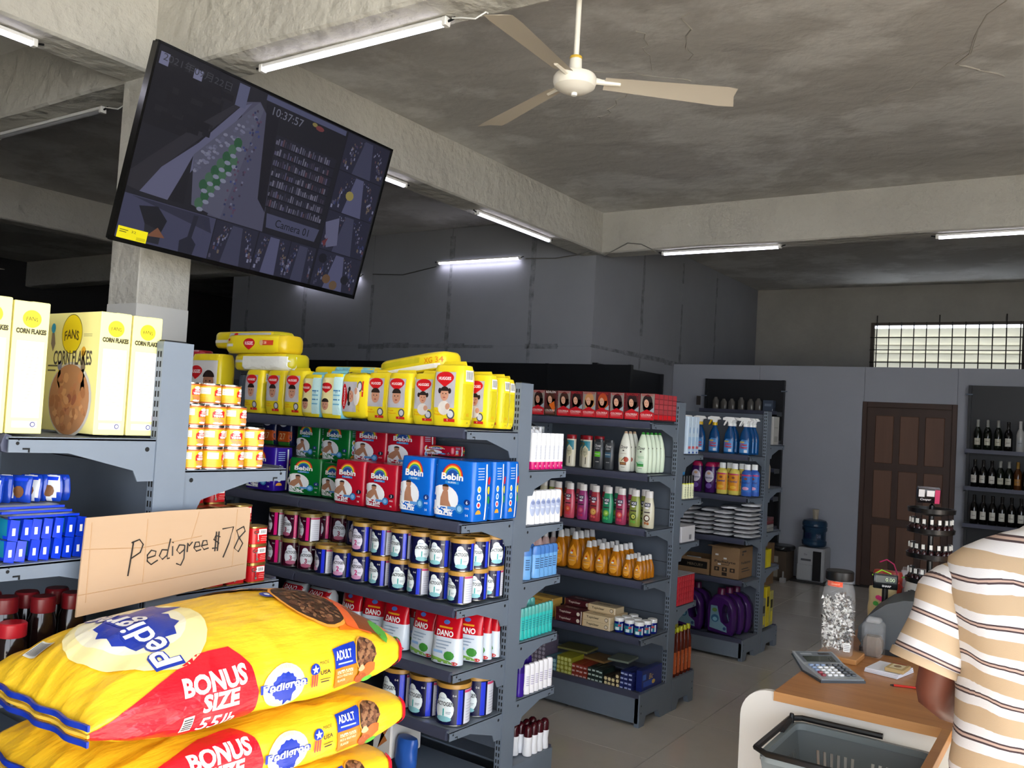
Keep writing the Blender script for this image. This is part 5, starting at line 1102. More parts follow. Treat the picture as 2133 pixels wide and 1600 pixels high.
SG[1].put((-2.55, 6.26, S), 0, 'blue glass cleaner spray with white trigger set between the two front white ones', 'blue glass cleaner sprays')
S = 1.173
def fab(col, lab, capc, h=.225):
    k = h / .225
    def d(D, r): D.ell(0, .12 * k, r * .75, .045 * k, P('CFC9D8'), 1, 18); D.text('Fabuloso' if lab == 0 else 'Suavitel', 0, .11 * k, .014 * k, P('1E2A6A'), 2, w=r * 1.3, bold=.02, shear=.2); D.ell(0, .142 * k, .014, .01, P('C9A080'), 2, 12); D.ell(0, .05 * k, r * .5, .02 * k, P('6A4A9A'), 1, 12)
    def d2(D, r): D.rect(-r * .95, .03, r * .95, .145, P('E0901A' if lab == 1 else '2A6AC0'), 1); D.rect(-r * .95, .145, r * .95, .155, P('C8306A'), 1); D.text('Suavitel', 0, .098, .016, P('1A2A7A'), 2, w=r * 1.5, bold=.02, shear=.2); D.ell(0, .125, .013, .009, P('8A4A3A'), 2, 10); D.ell(0, .055, r * .6, .012, P('F0B83A' if lab == 1 else 'D8A0C0'), 2, 12)
    if lab == 0: return bottle('bottle', [(.036, 0), (.040, .006), (.043, .09), (.046, .13), (.044, .18), (.040, .195)], PL(col, .2), [(.041, .193), (.04, .21), (.032, .222), (.026, .226)], PL(capc, .25), sy=.6, deco=d, n=20)
    return bottle('bottle', [(.038, 0), (.041, .006), (.041, .16), (.036, .175), (.022, .188), (.02, .192)], PL(col, .25), [(.024, .19), (.024, .225), (.021, .23)], WHITE, sy=.65, deco=d2, n=20)
FB = [fab('3C1452', 0, 'A01A4A'), fab('D8C860', 1, ''), fab('3A62B8', 2, '')]
for i, (x, k, lb) in enumerate(((-2.80, 0, 'purple softener bottle nearer the upright with white oval'), (-2.695, 0, 'purple softener bottle beside the yellow ones'), (-2.60, 1, 'yellow softener bottle beside the purple ones'), (-2.505, 1, 'yellow softener bottle beside the blue one'), (-2.41, 2, 'blue softener bottle at the end of the row'))): FB[k].put((x, 6.20, S), 0, lb, 'softener bottles')
for i, (x, k) in enumerate(((-2.59, 1), (-2.495, 1), (-2.40, 2), (-2.69, 0))): FB[k].put((x + .02, 6.265, S), 0, '%s softener bottle behind the front row' % ('yellow', 'yellow', 'blue', 'purple')[i] + (' next to the purple ones' if i == 0 else ' next to the blue ones' if i == 1 else ''), 'softener bottles')
# white film packs
WF = mat('clear_film_white', 'C4C5C8', .18, bump=(60, .6, .004)); wfp = []
for s in range(3):
    t = thing('film_pack', None, 'packet'); b, f, e = pack(.142, .027, .20, (WF, WF, WF), 200 + s, n=2.3, amp=.007, top=.6, taper=.12, k=40)
    for i, v in enumerate(b.v): pass
    b.v = [(x, z - .10, y + .018) for x, y, z in b.v]; b.build('film_wrap', t); wfp.append(Proto(t))
for c, (x, nl) in enumerate(((-2.875, 6), (-2.72, 5), (-2.565, 6), (-2.41, 7))):
    for k in range(nl): wfp[(c + k) % 3].put((x + RND.uniform(-.003, .003), 6.245 + RND.uniform(-.012, .01), .864 + k * .0315), RND.uniform(-.02, .02), 'white film-wrapped packet, %s pile from the shelf end, layer %s' % (ordw[3 - c], ordw[k]), 'piled white film packets')
    wfp[c % 3].put((x + .01, 6.29, .868 + nl * .0315), .3, 'white film-wrapped packet lying askew on top of the %s pile from the shelf end' % ordw[3 - c], 'piled white film packets')
CARD = mat('cardboard', '8A6C4C', .8, noise_=((3, 3, 12), '7D6144', .5)); CARDL = mat('cardboard_light', 'B4977A', .8, noise_=((2, 2, 6), 'A88A6A', .4)); INK = P('2A211A')
def carton(name, lab, w, d, h, loc, rz, open_=False, deco=None, m=None):
    t = thing(name, lab, 'cardboard box', loc, rz); m = m or CARD; b = MB(); k = .004
    if open_:
        for q in ((-w / 2, -d / 2, 0, w / 2, d / 2, k), (-w / 2, -d / 2, k, w / 2, -d / 2 + k, h), (-w / 2, d / 2 - k, k, w / 2, d / 2, h), (-w / 2, -d / 2 + k, k, -w / 2 + k, d / 2 - k, h), (w / 2 - k, -d / 2 + k, k, w / 2, d / 2 - k, h)): b.box(*q, m)
    else: b.cbox(-w / 2, -d / 2, 0, w / 2, d / 2, h, .003, m)
    b.build('box_body', t, smooth=False)
    if deco: D = Dec(flat_front(w, d, h)); E_ = Dec(flat_east(w, d, h), mb=D.b); deco(D, E_, w, d, h); D.build('printed_label', t)
    return t
S = .566
def dM(D, E_, w, d, h): D.rect(-w * .5, h * .35, w * .44, h * .8, P('15110E'), 1); D.text('MERCURY', w * .1, h * .56, h * .17, P('8A7A66'), 2, w=w * .45)
carton('open_carton', 'low open cardboard tray with a black printed band', .28, .26, .115, (-2.80, 6.31, S), 0, True, dM)
t = thing('crumpled_bag', 'small crumpled silver bag lying in the open cardboard tray', 'bag', (-2.82, 6.25, S + .06)); b, f, e = pack(.12, .06, .05, (FOILS, FOILS, FOILS), 95, amp=.01, n=2.3); b.build('foil_bag', t)
def dP(D, E_, w, d, h):
    D.text('Pedialyte', 0, h * .5, h * .10, INK, 1, w=w * .75, bold=.02); D.rect(-w * .2, h * .41, w * .15, h * .425, INK, 1)
    for k in range(3): D.rect(-w * .38 + k * w * .28, h * .2, -w * .2 + k * w * .28, h * .33, INK, 1); D.ell(-w * .29 + k * w * .28, h * .265, w * .04, h * .04, P('8A6C4C'), 2, 6)
    D.rect(-w * .1, h * .06, w * .08, h * .17, INK, 1)
    for (x, z) in ((-.3, .72), (0, .62), (-.2, .42)): D.rect(w * x - .012, h * z - .006, w * x + .012, h * z + .006, P('C9C6C0'), 2)
    E_.text('Pedialyte', 0, h * .5, h * .11, INK, 1, w=d * .7, bold=.02); E_.rect(-d * .3, h * .3, d * .2, h * .33, INK, 1); E_.rect(-d * .3, h * .22, d * .3, h * .25, INK, 1); E_.rect(-d * .3, h * .85, d * .0, h * .9, INK, 1); E_.rect(-d * .3, h * .75, -d * .2, h * .82, INK, 1)
t = carton('cardboard_box', 'brown cardboard box with black lettering on the fourth shelf', .215, .26, .225, (-2.535, 6.30, S), 0, False, dP)
b = MB(); b.box(-.115, -.19, .226, .06, -.13, .229, CARD); b.build('box_flap', t, smooth=False)
# purple jugs
PUR = PL('3E1C58', .2)
def jug():
    t = thing('detergent_jug', None, 'jug'); b = MB()
    # body with a through handle: ring-like outline extruded
    out = [(-.095, .01), (.095, .01), (.105, .05), (.108, .14), (.10, .21), (.07, .265), (.02, .29), (-.03, .292), (-.05, .285), (-.09, .24), (-.105, .17), (-.10, .06)]
    hole = [(.03, .09), (.065, .10), (.082, .14), (.078, .19), (.055, .225), (.03, .235), (.018, .2), (.015, .13)]
    tris = tessellate_polygon([[Vector((x, y, 0)) for x, y in out], [Vector((x, y, 0)) for x, y in hole]]); allp = out + hole; n1 = len(out); n = len(allp)
    def lay(y, s): return [((x) if i >= n1 else x * s, y, z if i >= n1 else .15 + (z - .15) * s) for i, (x, z) in enumerate(allp)]
    Ls = [lay(-.058, .88), lay(-.045, 1), lay(.045, 1), lay(.058, .88)]
    vs = sum(Ls, []); fs = [tuple(a) for a in tris] + [tuple(a + 3 * n for a in reversed(q)) for q in tris]
    for k in range(3):
        for i in range(n1): j = (i + 1) % n1; fs.append((k * n + i, k * n + j, (k + 1) * n + j, (k + 1) * n + i))
        for i in range(len(hole)): j = (i + 1) % len(hole); fs.append((k * n + n1 + j, k * n + n1 + i, (k + 1) * n + n1 + i, (k + 1) * n + n1 + j))
    b.add(vs, fs, PUR); b.build('jug_body', t, ang=60)
    b = MB(); b.lathe([(.03, .285), (.028, .33), (.024, .335)], PL('5A0F3A', .3), 16, c=(-.015, 0, 0)); b.build('screw_cap', t)
    D = Dec(lambda x, z, o: (x, -.058 - o, z), .05); D.poly([(-.075, .05), (.06, .03), (.055, .07), (.01, .10), (-.01, .17), (-.02, .21), (-.07, .21)], P('6E8E9E', .3), 1); D.ell(-.035, .12, .03, .028, P('2E5A7A', .3), 2, 14); D.ell(-.04, .18, .02, .015, P('5A7A3A', .3), 2, 10); D.ell(.04, .055, .012, .012, P('1E3A6A', .3), 2, 10); D.ell(-.035, .115, .018, .015, P('7AA8B8', .3), 3, 10); D.build('printed_label', t); return Proto(t)
JG_ = jug()
for i, (x, y, lb) in enumerate(((-2.545, 6.22, 'front one whose whole label shows'), (-2.525, 6.345, 'second in the end column'), (-2.51, 6.47 - .08, 'last in the end column'), (-2.795, 6.22, 'front one half hidden by the orange-labelled bottles'), (-2.775, 6.345, 'behind the half-hidden one'))):
    JG_.put((x, (6.19, 6.29, 6.39, 6.19, 6.29)[i], .150), 0, 'purple detergent jug, ' + lb, 'purple detergent jugs', sc=(1, .84, 1))
for o in (JG_.o,): pass
# G3 north side
def sm(name, lab, cat, x, y, z, w, d, h, c, rz=0, deco=None, grp=None):
    t = thing(name, lab, cat, (x, y, z), rz, grp); b = MB(); b.cbox(-w / 2, -d / 2, 0, w / 2, d / 2, h, .0015, P(c, .4)); b.build('carton', t, smooth=False)
    if deco: D = Dec(flat_east(w, d, h)); deco(D, d, h); D.build('printed_label', t)
    return t
sm('spray_paint_box', 'grey-white tall box on the top shelf behind the last upright', 'box', -2.40, 6.65, 1.552, .06, .12, .215, 'A9A9A6', deco=lambda D, d, h: (D.rect(-d * .3, h * .1, d * .3, h * .3, P('8E8E8A'), 1), D.rect(-d * .35, h * .6, d * .3, h * .62, P('7A7A78'), 1)))
t = thing('red_bottle', 'small bottle with red cap behind the last upright', 'bottle', (-2.39, 6.56, 1.222)); b = MB(); b.lathe([(.02, 0), (.02, .16), (.01, .19)], PL('A99A88', .4), 12); b.build('bottle_body', t); b = MB(); b.lathe([(.011, .188), (.014, .26), (.008, .27)], PL('A81E28', .3), 12); b.build('cap', t)
for k in range(4): sm('folded_cloth', 'grey and red folded pack on the shelf behind the last upright, layer ' + ordw[k], 'folded pack', -2.42, 6.62, .892 + .027 * k, .1, .13, .025, ('7A7A78', '8E8E8A', '6A2E34', '5A3A3E')[k], grp='folded packs')
for k in range(2): sm('yellow_box', 'yellow box beside a folded pack behind the last upright, ' + ('inner', 'outer')[k], 'box', -2.40, 6.56 + .07 * k, .622, .06, .05 + .02 * k, .135, 'C9B81E')
for k in range(3): sm('yellow_bottle_box', 'yellow printed box on the lowest deck behind the last upright, ' + ordw[k], 'box', -2.40, 6.56 + .08 * k, .17, .06, .07, (.22, .30, .26)[k], ('8A8A74', 'C9B41E', 'A9A050')[k], deco=lambda D, d, h: (D.rect(-d * .3, h * .5, d * .3, h * .75, P('2A2618'), 1), D.rect(-d * .2, h * .1, d * .3, h * .4, P('D8C83A'), 1)))
# ---------------------------------------------------------------- far wall units, dispenser, cartons (building axes)
def atB(o, x, y, z, rz=0): v = Bp(x, y, z); o.location = v; o.rotation_euler.z = G + rz; return o
CLP = mat('clear_pack', '6E6A64', .15, trans=.3)
for i, x in enumerate((-3.86, -3.76, -3.66, -3.545, -3.43, -3.335)):
    t = thing('blister_pack', 'clear bottle-shaped pack on the dark wall shelving, %s from the corner side' % ordw[i], 'pack', grp if 0 else (0, 0, 0), 0, 'clear packs on the narrow wall shelving'); atB(t, x, 10.24, 1.886)
    h = (.15, .13, .135, .155, .14, .15)[i]; b = MB(); b.lathe([(.036, 0), (.04, .01), (.04, h * .72), (.022, h * .9), (.018, h)], CLP, 12, sy=.5); b.build('pack_shell', t)
    b = MB(); b.cbox(-.02, -.012, .012, .02, .012, h * .5, .003, P('4A4440')); b.build('contents', t, smooth=False)
t = thing('blue_box', 'dull blue box at the door side end of the dark wall shelving', 'box'); atB(t, -3.205, 10.24, 1.886); b = MB(); b.cbox(-.06, -.05, 0, .06, .05, .13, .002, P('3E4A5C', .5)); b.build('carton', t, smooth=False); D = Dec(flat_front(.12, .1, .13)); D.rect(-.04, .06, .04, .09, P('6A7688'), 1); D.rect(.052, .0, .058, .03, P('C9CCD0'), 1); D.build('printed_label', t)
t = thing('hanging_pack', 'small dark pack hanging outside the corner end of the wall shelving', 'pack'); atB(t, -4.08, 10.24, 1.93); b = MB(); b.cbox(-.025, -.01, 0, .025, .01, .11, .004, P('3A3430', .4)); b.build('pack_shell', t, smooth=False)
def wine(kind):
    c = {'g': '12180F', 'w': 'A9A9A6', 'd': '100E0E', 'a': '4A2A12'}[kind]; m = PL(c, .12)
    foil = PL({'g': '8E8F8A', 'w': 'B9B9B6', 'd': '1A1614', 'a': '8A6A2A'}[kind], .3)
    t = thing('wine_bottle', None, 'bottle'); b = MB(); b.lathe([(.036, 0), (.038, .004), (.038, .17), (.03, .205), (.015, .235), (.014, .30)], m, 16); b.build('bottle_body', t)
    b = MB(); b.lathe([(.0155, .235), (.0152, .29), (.0165, .292), (.0165, .305), (.013, .31)], foil, 14); b.build('foil_neck', t)
    D = Dec(cyl_f(.038), .015); lc = P({'g': 'B9B6A4', 'w': '9EA3A6', 'd': 'C9C6BC', 'a': '9A6A2A'}[kind])
    D.rect(-.028, .05, .028, .12 if kind != 'd' else .135, lc, 1); D.rect(-.016, .085, .016, .09, P('5A564C'), 2); D.build('printed_label', t); return Proto(t)
WN = {k: wine(k) for k in 'gwda'}
for i, (x, k) in enumerate(((-1.02, 'g'), (-.93, 'g'), (-.835, 'g'), (-.745, 'd'), (-.64, 'w'), (-.55, 'g'), (-.46, 'g'))):
    o = WN[k].put((0, 0, 0), 0, '%s wine bottle on the top shelf of the wine shelving, %s from the door' % ({'g': 'foil-necked green', 'd': 'small-labelled black', 'w': 'frosted white'}[k], ordw[i]), 'wine bottles on the top shelf', sc=(1, 1, 1 if k != 'd' else .96)); atB(o, x, 10.18, 1.588)
for i in range(8):
    k = 'dddgggaa'[i] if i != 6 else 'a'; k = 'd' if i < 3 else ('a' if i in (5,) else 'g')
    o = WN[k].put((0, 0, 0), 0, '%s wine bottle on the second shelf of the wine shelving, %s from the door' % ({'g': 'green', 'd': 'white-labelled dark', 'a': 'amber'}[k], ordw[i]), 'wine bottles on the second shelf', sc=(1, 1, .9)); atB(o, -1.035 + i * .077, 10.18, 1.208, RND.uniform(-.3, .3))
for i in range(8):
    o = WN['d'].put((0, 0, 0), 0, 'dark wine bottle with square white label on the third shelf, %s from the door' % ordw[i], 'wine bottles on the third shelf', sc=(1, 1, .95)); atB(o, -1.03 + i * .084, 10.18, .833)
# water dispenser
t = thing('water_dispenser', 'white floor-standing water cooler base beside the wall', 'water dispenser'); atB(t, -2.615, 10.21, 0); w, d, h = .30, .30, .385
GRW = mat('cooler_white', '9C9E9F', .4); b = MB(); b.cbox(-w / 2, -d / 2, .02, w / 2, d / 2, h, .018, GRW); b.build('housing', t)
b = MB(); b.cbox(.03, -d / 2 - .006, .03, w / 2 - .03, -d / 2 + .004, h - .03, .003, BLACK); b.build('black_front_panel', t, smooth=False)
b = MB(); b.cbox(-w / 2 + .01, -d / 2 - .012, .03, .025, -d / 2 + .002, .2, .006, GRW); b.build('lower_door', t, smooth=False)
b = MB(); b.cbox(-.10, -d / 2 - .006, .24, .01, -d / 2 + .004, .262, .002, PL('4A4D50', .4)); b.build('tap_slot', t, smooth=False)
b = MB(); b.cbox(-.2, -.2, 0, .2, .19, .02, .005, PL('2A2826', .5)); b.build('base_tray', t, smooth=False)
D = Dec(lambda x, z, o: (x, -d / 2 - o, z)); D.text('Dv', -.05, .31, .02, P('4A4D50'), 1); D.build('printed_label', t)
WAT = mat('blue_bottle_plastic', '2E4C68', .12, trans=.45, ior=1.3)
t = thing('water_bottle', 'large blue ribbed water bottle upside down on the cooler', 'water bottle'); atB(t, -2.615, 10.20, .386); b = MB()
b.lathe([(.05, 0), (.115, .012), (.132, .03), (.134, .07), (.124, .082), (.124, .09), (.124, .175), (.135, .19), (.136, .22), (.128, .23), (.136, .24), (.135, .275), (.12, .30), (.06, .315), (.0, .312)], WAT, 28, caps=False); b.build('bottle_body', t)
b = MB(); 
for z in (.02, .11): pass
D = Dec(cyl_f(.125), .03); D.rect(-.09, .10, .0, .165, P('16203C'), 1); D.rect(.05, .10, .11, .16, P('14243E'), 1); D.text('20', .08, .13, .03, P('7A8AA0'), 2); D.build('printed_label', t)
t = thing('cup_stack', 'small stack of beige cups on top of the blue water bottle', 'cups'); atB(t, -2.61, 10.20, .70); b = MB(); b.lathe([(.028, 0), (.034, .09)], PL('A39A88', .5), 16); b.build('cup', t); b = MB(); b.lathe([(.034, .09), (.036, .094), (.036, .105), (.034, .107)], PL('A39A88', .5), 16); b.build('cup_rim', t)
t = carton('cardboard_box', 'open-topped brown carton on the floor behind the last shelving', .33, .5, .44, (0, 0, 0), 0); atB(t, -3.07, 9.45, 0)
t = carton('cardboard_box', 'darker printed carton against the wall beside the water cooler', .18, .3, .33, (0, 0, 0), 0, deco=lambda D, E_, w, d, h: (D.rect(-.07, .04, -.0, .12, P('8A8478'), 1), D.rect(-.06, .2, .0, .27, P('8A8478'), 1)), m=mat('carton_dark', '4E4236', .8)); atB(t, -2.92, 10.05, 0)
t = thing('black_bag', 'black bin bag draped over the cartons beside the cooler', 'bag'); atB(t, -2.99, 9.98, .36); b, f, e = pack(.52, .36, .07, (PL('1A1A1C', .3),) * 3, 99, amp=.02, n=3); b.build('film_bag', t)
t['label'] = 'black bin bag draped over the darker carton by the cooler'; t.location = Bp(-2.96, 10.03, .332); t.scale = (.66, .9, .8)
t = thing('small_container', 'small white container on the floor tray corner by the cooler', 'container'); atB(t, -2.84, 9.83, 0); b = MB(); b.cbox(-.03, -.03, 0, .03, .03, .05, .005, PL('9A9A98', .4)); b.build('container_body', t); b = MB(); b.lathe([(.01, .05), (.008, .12)], PL('8A8A88', .4), 8); b.build('spout', t)

# ---------------------------------------------------------------- checkout counter
OAK = mat('oak_laminate', 'B07A48', .35, noise_=((2.2, 26, 20), '9A6638', .85, 8)); OAKE = mat('oak_edge', 'BE8A55', .4, noise_=((3, 20, 60), 'AE7A48', .6))
PANELW = mat('counter_white_panel', 'D8D5CE', .35)
t = thing('checkout_counter', 'checkout counter with oak top and white rounded side panel', 'counter', (0, 0, 0), G)
b = MB(); b.box(-.80, 2.73, .832, 1.0, 3.36, .86, OAK, ms=[OAKE, OAKE, OAKE, OAKE, OAK, OAK]); b.build('counter_top', t, smooth=False)
b = MB(); b.box(-.80, 3.361, .832, .5, 4.40, .86, OAK, ms=[OAKE, OAKE, OAKE, OAKE, OAK, OAK]); b.build('rear_top', t, smooth=False)
pts = [(-.905, .0), (1.0, .0), (1.0, .831), (-.80, .831), (-.80, .855)] ; arc = [(-.815 + .09 * math.cos(a), .765 + .09 * math.sin(a)) for a in [PI / 2 + k * PI / 16 for k in range(9)]]
b = MB(); b.prism(pts + arc, lambda u, v, w: (u, 2.742 + w, v), .02, PANELW); b.build('side_panel', t, smooth=False)
b = MB(); b.box(-.66, 3.34, 0, -.64, 4.33, .831, PANELW); b.box(.46, 3.34, 0, .48, 4.33, .831, PANELW); b.build('inner_panel', t, smooth=False)
b = MB(); b.box(-.86, 2.28, .548, -.385, 2.741, .57, OAKE); b.box(-.86, 2.30, 0, -.84, 2.74, .548, PANELW); b.build('basket_shelf', t, smooth=False)
b = MB(); b.cbox(-.012, 0, 0, .012, .6, .03, .001, OAKE); o = b.build('return_board', t, smooth=False); o.location = (-.322, 2.13, .83)
b = MB(); b.cbox(-.334, 2.14, 0, -.31, 2.20, .83, .001, OAKE); b.build('return_leg', t, smooth=False)
t = thing('jar_board', 'small oak board under the candy jar', 'board'); atB(t, -.745, 3.30, .861); b = MB(); b.cbox(-.065, -.065, 0, .075, .065, .018, .002, OAKE); b.build('board', t, smooth=False)
# candy jar
GLS = mat('jar_clear', 'F4F6F6', .04, alpha=.10); t = thing('candy_jar', 'tall clear jar full of white and black wrapped candies with black lid', 'jar'); atB(t, -.75, 3.295, .8795, .2)
def oct_ring(r, z, k): return [(r * math.copysign(abs(math.cos(a)) ** k, math.cos(a)), r * math.copysign(abs(math.sin(a)) ** k, math.sin(a)), z) for a in [2 * PI * (i + .5) / 24 for i in range(24)]]
b = MB(); rr = [oct_ring(.05, .0, .5), oct_ring(.055, .006, .5), oct_ring(.056, .10, .5), oct_ring(.056, .2, .5), oct_ring(.052, .225, .6), oct_ring(.046, .242, .9), oct_ring(.046, .27, 1)]
b.add(sum(rr, []), [(j * 24 + i, j * 24 + (i + 1) % 24, (j + 1) * 24 + (i + 1) % 24, (j + 1) * 24 + i) for j in range(6) for i in range(24)] + [tuple(range(23, -1, -1))], GLS); b.build('jar_body', t)
b = MB(); b.lathe([(.047, .258), (.048, .262), (.048, .288), (.045, .291)], BLACK, 26); b.build('screw_lid', t)
D = Dec(cyl_f(.0465), .02); D.rect(-.045, .238, .012, .256, P('D8481E'), 1); D.text('CANDY', -.012, .247, .006, P('F4C8B0'), 2); D.b.v and D.build('orange_label', t)
D = Dec(lambda x, z, o: (x, -.0565 - o, z)); D.rect(.022, .02, .044, .05, P('E9E9E6'), 1)
for k in range(4): D.rect(.024, .024 + k * .006, .042, .026 + k * .006, P('6A6A68'), 2)
D.build('price_sticker', t)
rr_ = random.Random(3); b = MB(); CW_, CK_ = PL('E9E8E4', .3), PL('2A2622', .3); CB_ = PL('6A5A4A', .4)
for k in range(230):
    a = rr_.uniform(0, 2 * PI); q = math.sqrt(rr_.uniform(.3, 1)) * .047; z = rr_.uniform(.018, .195 if k % 5 else .21); c = Vector((q * math.cos(a), q * math.sin(a), z))
    Mx = Matrix.Translation(c) @ Matrix.Rotation(rr_.uniform(0, 6), 4, Vector((rr_.random(), rr_.random(), rr_.random() + .1)).normalized()) @ Matrix.Scale(1.5, 4); m = CW_ if rr_.random() < .66 else (CK_ if rr_.random() < .7 else CB_)
    vs = [Mx @ Vector(p) for p in ((-.010, -.005, -.003), (-.010, .005, .002), (-.004, 0, 0), (.004, 0, 0), (.010, -.005, .003), (.010, .005, -.002), (0, -.004, .004), (0, .004, .003), (0, 0, -.004))]
    b.add(vs, [(0, 2, 1), (4, 5, 3), (2, 6, 3), (3, 7, 2), (2, 8, 6), (6, 8, 3), (3, 8, 7), (7, 8, 2), (6, 7, 3), (6, 2, 7)], m)
o = b.build('wrapped_candy', t, smooth=False); o['kind'] = 'stuff'
t = thing('candy_jar', 'second clear jar with dark sweets half hidden behind the tall one', 'jar'); atB(t, -.655, 3.43, .861); t.scale = (.8, .8, .8); b = MB(); b.cbox(-.045, -.045, 0, .045, .045, .15, .012, GLS); b.build('jar_body', t); b = MB(); b.cbox(-.04, -.04, .004, .04, .04, .09, .02, CB_); b.build('sweets', t); b = MB(); b.cbox(-.03, -.03, .151, .03, .03, .17, .006, CLR); b.build('clear_lid', t)
# calculator
t = thing('calculator', 'grey desktop calculator with tilted display on the oak counter', 'calculator', (0, 0, 0)); atB(t, -.725, 3.06, .861, rad(-48 + 90)); t.scale = (1.18, 1.18, 1.1)
CG, CD = PL('8E9498', .35), PL('3A4046', .35)
# long axis along local y: keypad end at -y, display end at +y
b = MB(); b.prism([(-.085, 0), (.02, 0), (.085, .032), (.088, .04), (.02, .022), (-.088, .010)], lambda u, v, w: (-.062 + w, u, v), .124, CG)
b.build('case', t, smooth=False)
b = MB(); b.prism([(-.09, -.001), (.02, -.001), (.088, .031), (.085, .034), (.02, .004), (-.09, .006)], lambda u, v, w: (-.065 + w, u, v), .13, CD); b.build('lower_shell', t, smooth=False)
sl = (.04 - .022) / (.088 - .02)
def dsp(x, y, o): return (x, y, .022 + (y - .02) * sl + o + .0008)
D = Dec(dsp); D.rect(-.056, .026, .056, .084, P('5A6066'), .5); D.rect(-.045, .03, .045, .06, P('2E3430', .2), 1); D.rect(.01, .067, .045, .078, P('2A2426', .2), 1); D.rect(-.045, .068, -.01, .076, P('8A9094'), 1); D.text('0.', .035, .042, .018, P('14181A'), 2); D.build('display', t)
def key(i, j, c, w=1):
    x = -.044 + j * .0176; y = .008 - i * .0178; z = .021 + y * .11
    b = MB(); b.cbox(x - .0065, y - .0055, z - .003, x + .0065 + (w - 1) * .0176, y + .0055, z + .0035, .002, PL(c, .35)); return b.build('key', t)
for i in range(5):
    for j in range(6):
        c = 'D9DADB' if 1 <= j <= 3 and i >= 1 else ('8E2A36' if (j, i) in ((0, 4), (0, 3)) else ('7F92B0' if j == 0 or i == 0 and j < 3 else '3A3E44'))
        key(i, j, c)
# cash register
REG = mat('register_grey', '3C4145', .4, bump=(300, .15, .001)); t = thing('cash_register', 'dark grey cash register seen from behind, beside the shirt sleeve', 'cash register'); atB(t, -.515, 3.60, .861, rad(4)); t.scale = (1, 1, .765)
b = MB(); pr = [(-.20, .0), (-.20, .03), (-.215, .06), (-.212, .11), (-.175, .175), (-.12, .235), (-.06, .265), (.02, .27), (.16, .22), (.19, .1), (.19, 0)]
b.prism([(u, v) for u, v in pr], lambda u, v, w: (u, -.10 + w, v), .26, REG); b.build('housing', t, ang=25)
b = MB(); b.prism([(-.205, .0), (-.205, .022), (.19, .022), (.19, 0)], lambda u, v, w: (u, -.115 + w, v), .30, BLACK); b.build('cash_drawer', t, smooth=False)
t = thing('pole_display', 'black customer display reading 0.00 on a short pole', 'display'); atB(t, -.693, 3.82, .986, rad(10))
b = MB(); b.cbox(-.046, -.012, .06, .046, .010, .118, .004, PL('14171A', .25)); b.build('display_case', t); b = MB(); b.lathe([(.016, -.125), (.012, -.115), (.0115, .062)], BLACK, 12); b.build('pole', t)
D = Dec(lambda x, z, o: (x, -.012 - o - .0003, z)); D.rect(-.035, .085, .04, .112, P('2F3A3A', .2), 1); D.text('0.00', .018, .098, .014, mat('vfd_green', 'B9C8A0', .4, emit=.35), 2, w=.034); D.text('SHARP', .005, .072, .008, P('E6E6E6'), 2, w=.034, bold=.03); D.build('display_print', t)
# note pad, banknotes, pen
t = thing('notepad', 'white notepad lying on the oak counter by the sleeve', 'notepad'); atB(t, -.565, 3.22, .861, rad(-12)); 
t.location = Bp(-.565, 3.24, .861)
for k in range(3): b = MB(); b.cbox(-.055, -.07, .005 * k, .055, .07, .005 * k + .0045, .0008, PL('DDE0EA', .5)); o = b.build('paper_block', t, smooth=False); o.rotation_euler.z = .03 * k
t = thing('banknote_bundle', 'small bundle of yellowish banknotes lying on the notepad', 'banknotes'); atB(t, -.535, 3.22, .877, rad(-5)); b = MB(); b.cbox(-.03, -.045, 0, .03, .045, .012, .002, P('B49A6A', .6)); b.build('notes', t, smooth=False); D = Dec(lambda x, y, o: (x, y, .012 + o)); D.rect(-.02, -.03, .02, .03, P('D8CBA4'), 1); D.ell(0, 0, .012, .016, P('8A6A4A'), 2, 12); D.rect(-.026, .034, .02, .042, P('A83A2E'), 2); D.build('note_print', t)
t = thing('pen', 'red pen end beside the notepad under the elbow', 'pen'); atB(t, -.49, 3.07, .866, rad(20)); b = MB(); b.tube([(-.03, 0, 0), (.06, 0, 0)], .004, PL('B8281E', .3), 8); b.build('barrel', t); b = MB(); b.tube([(-.04, 0, 0), (-.03, 0, 0)], [.0015, .004], BLACK, 8); b.build('tip', t)
# bags, ribbons and packs on the rear part of the counter
cr = random.Random(9)
for i, (x, y, z, w, h, c) in enumerate(((-.725, 3.95, .861, .11, .17, 'C9B88A'), (-.735, 4.10, .861, .12, .22, 'B23A2E'), (-.60, 4.07, .861, .12, .19, 'D8D4CC'), (-.47, 4.08, .861, .1, .18, 'A8A4A0'))):
    t = thing('toy_bag', ('tan net bag of coloured sweets behind the pole display', 'red packet behind the pole display', 'pale clear packet behind the red one', 'grey clear packet nearest the bottle rack')[i], 'bag'); atB(t, x, y, z, .06 * i); b, f, e = pack(w, .06, h, (PL(c, .3),) * 3, 120 + i, amp=.01, n=2.6); b.build('film_bag', t)
    D = Dec(f, .02)
    for k in range(7): D.ell(cr.uniform(-w * .3, w * .3), h * cr.uniform(.2, .8), .012, .010, P(cr.choice(['D8307A', 'E6C020', '4AA84A', 'D85A30'])), 1 + k * .05, 8)
    D.build('printed_dots', t)
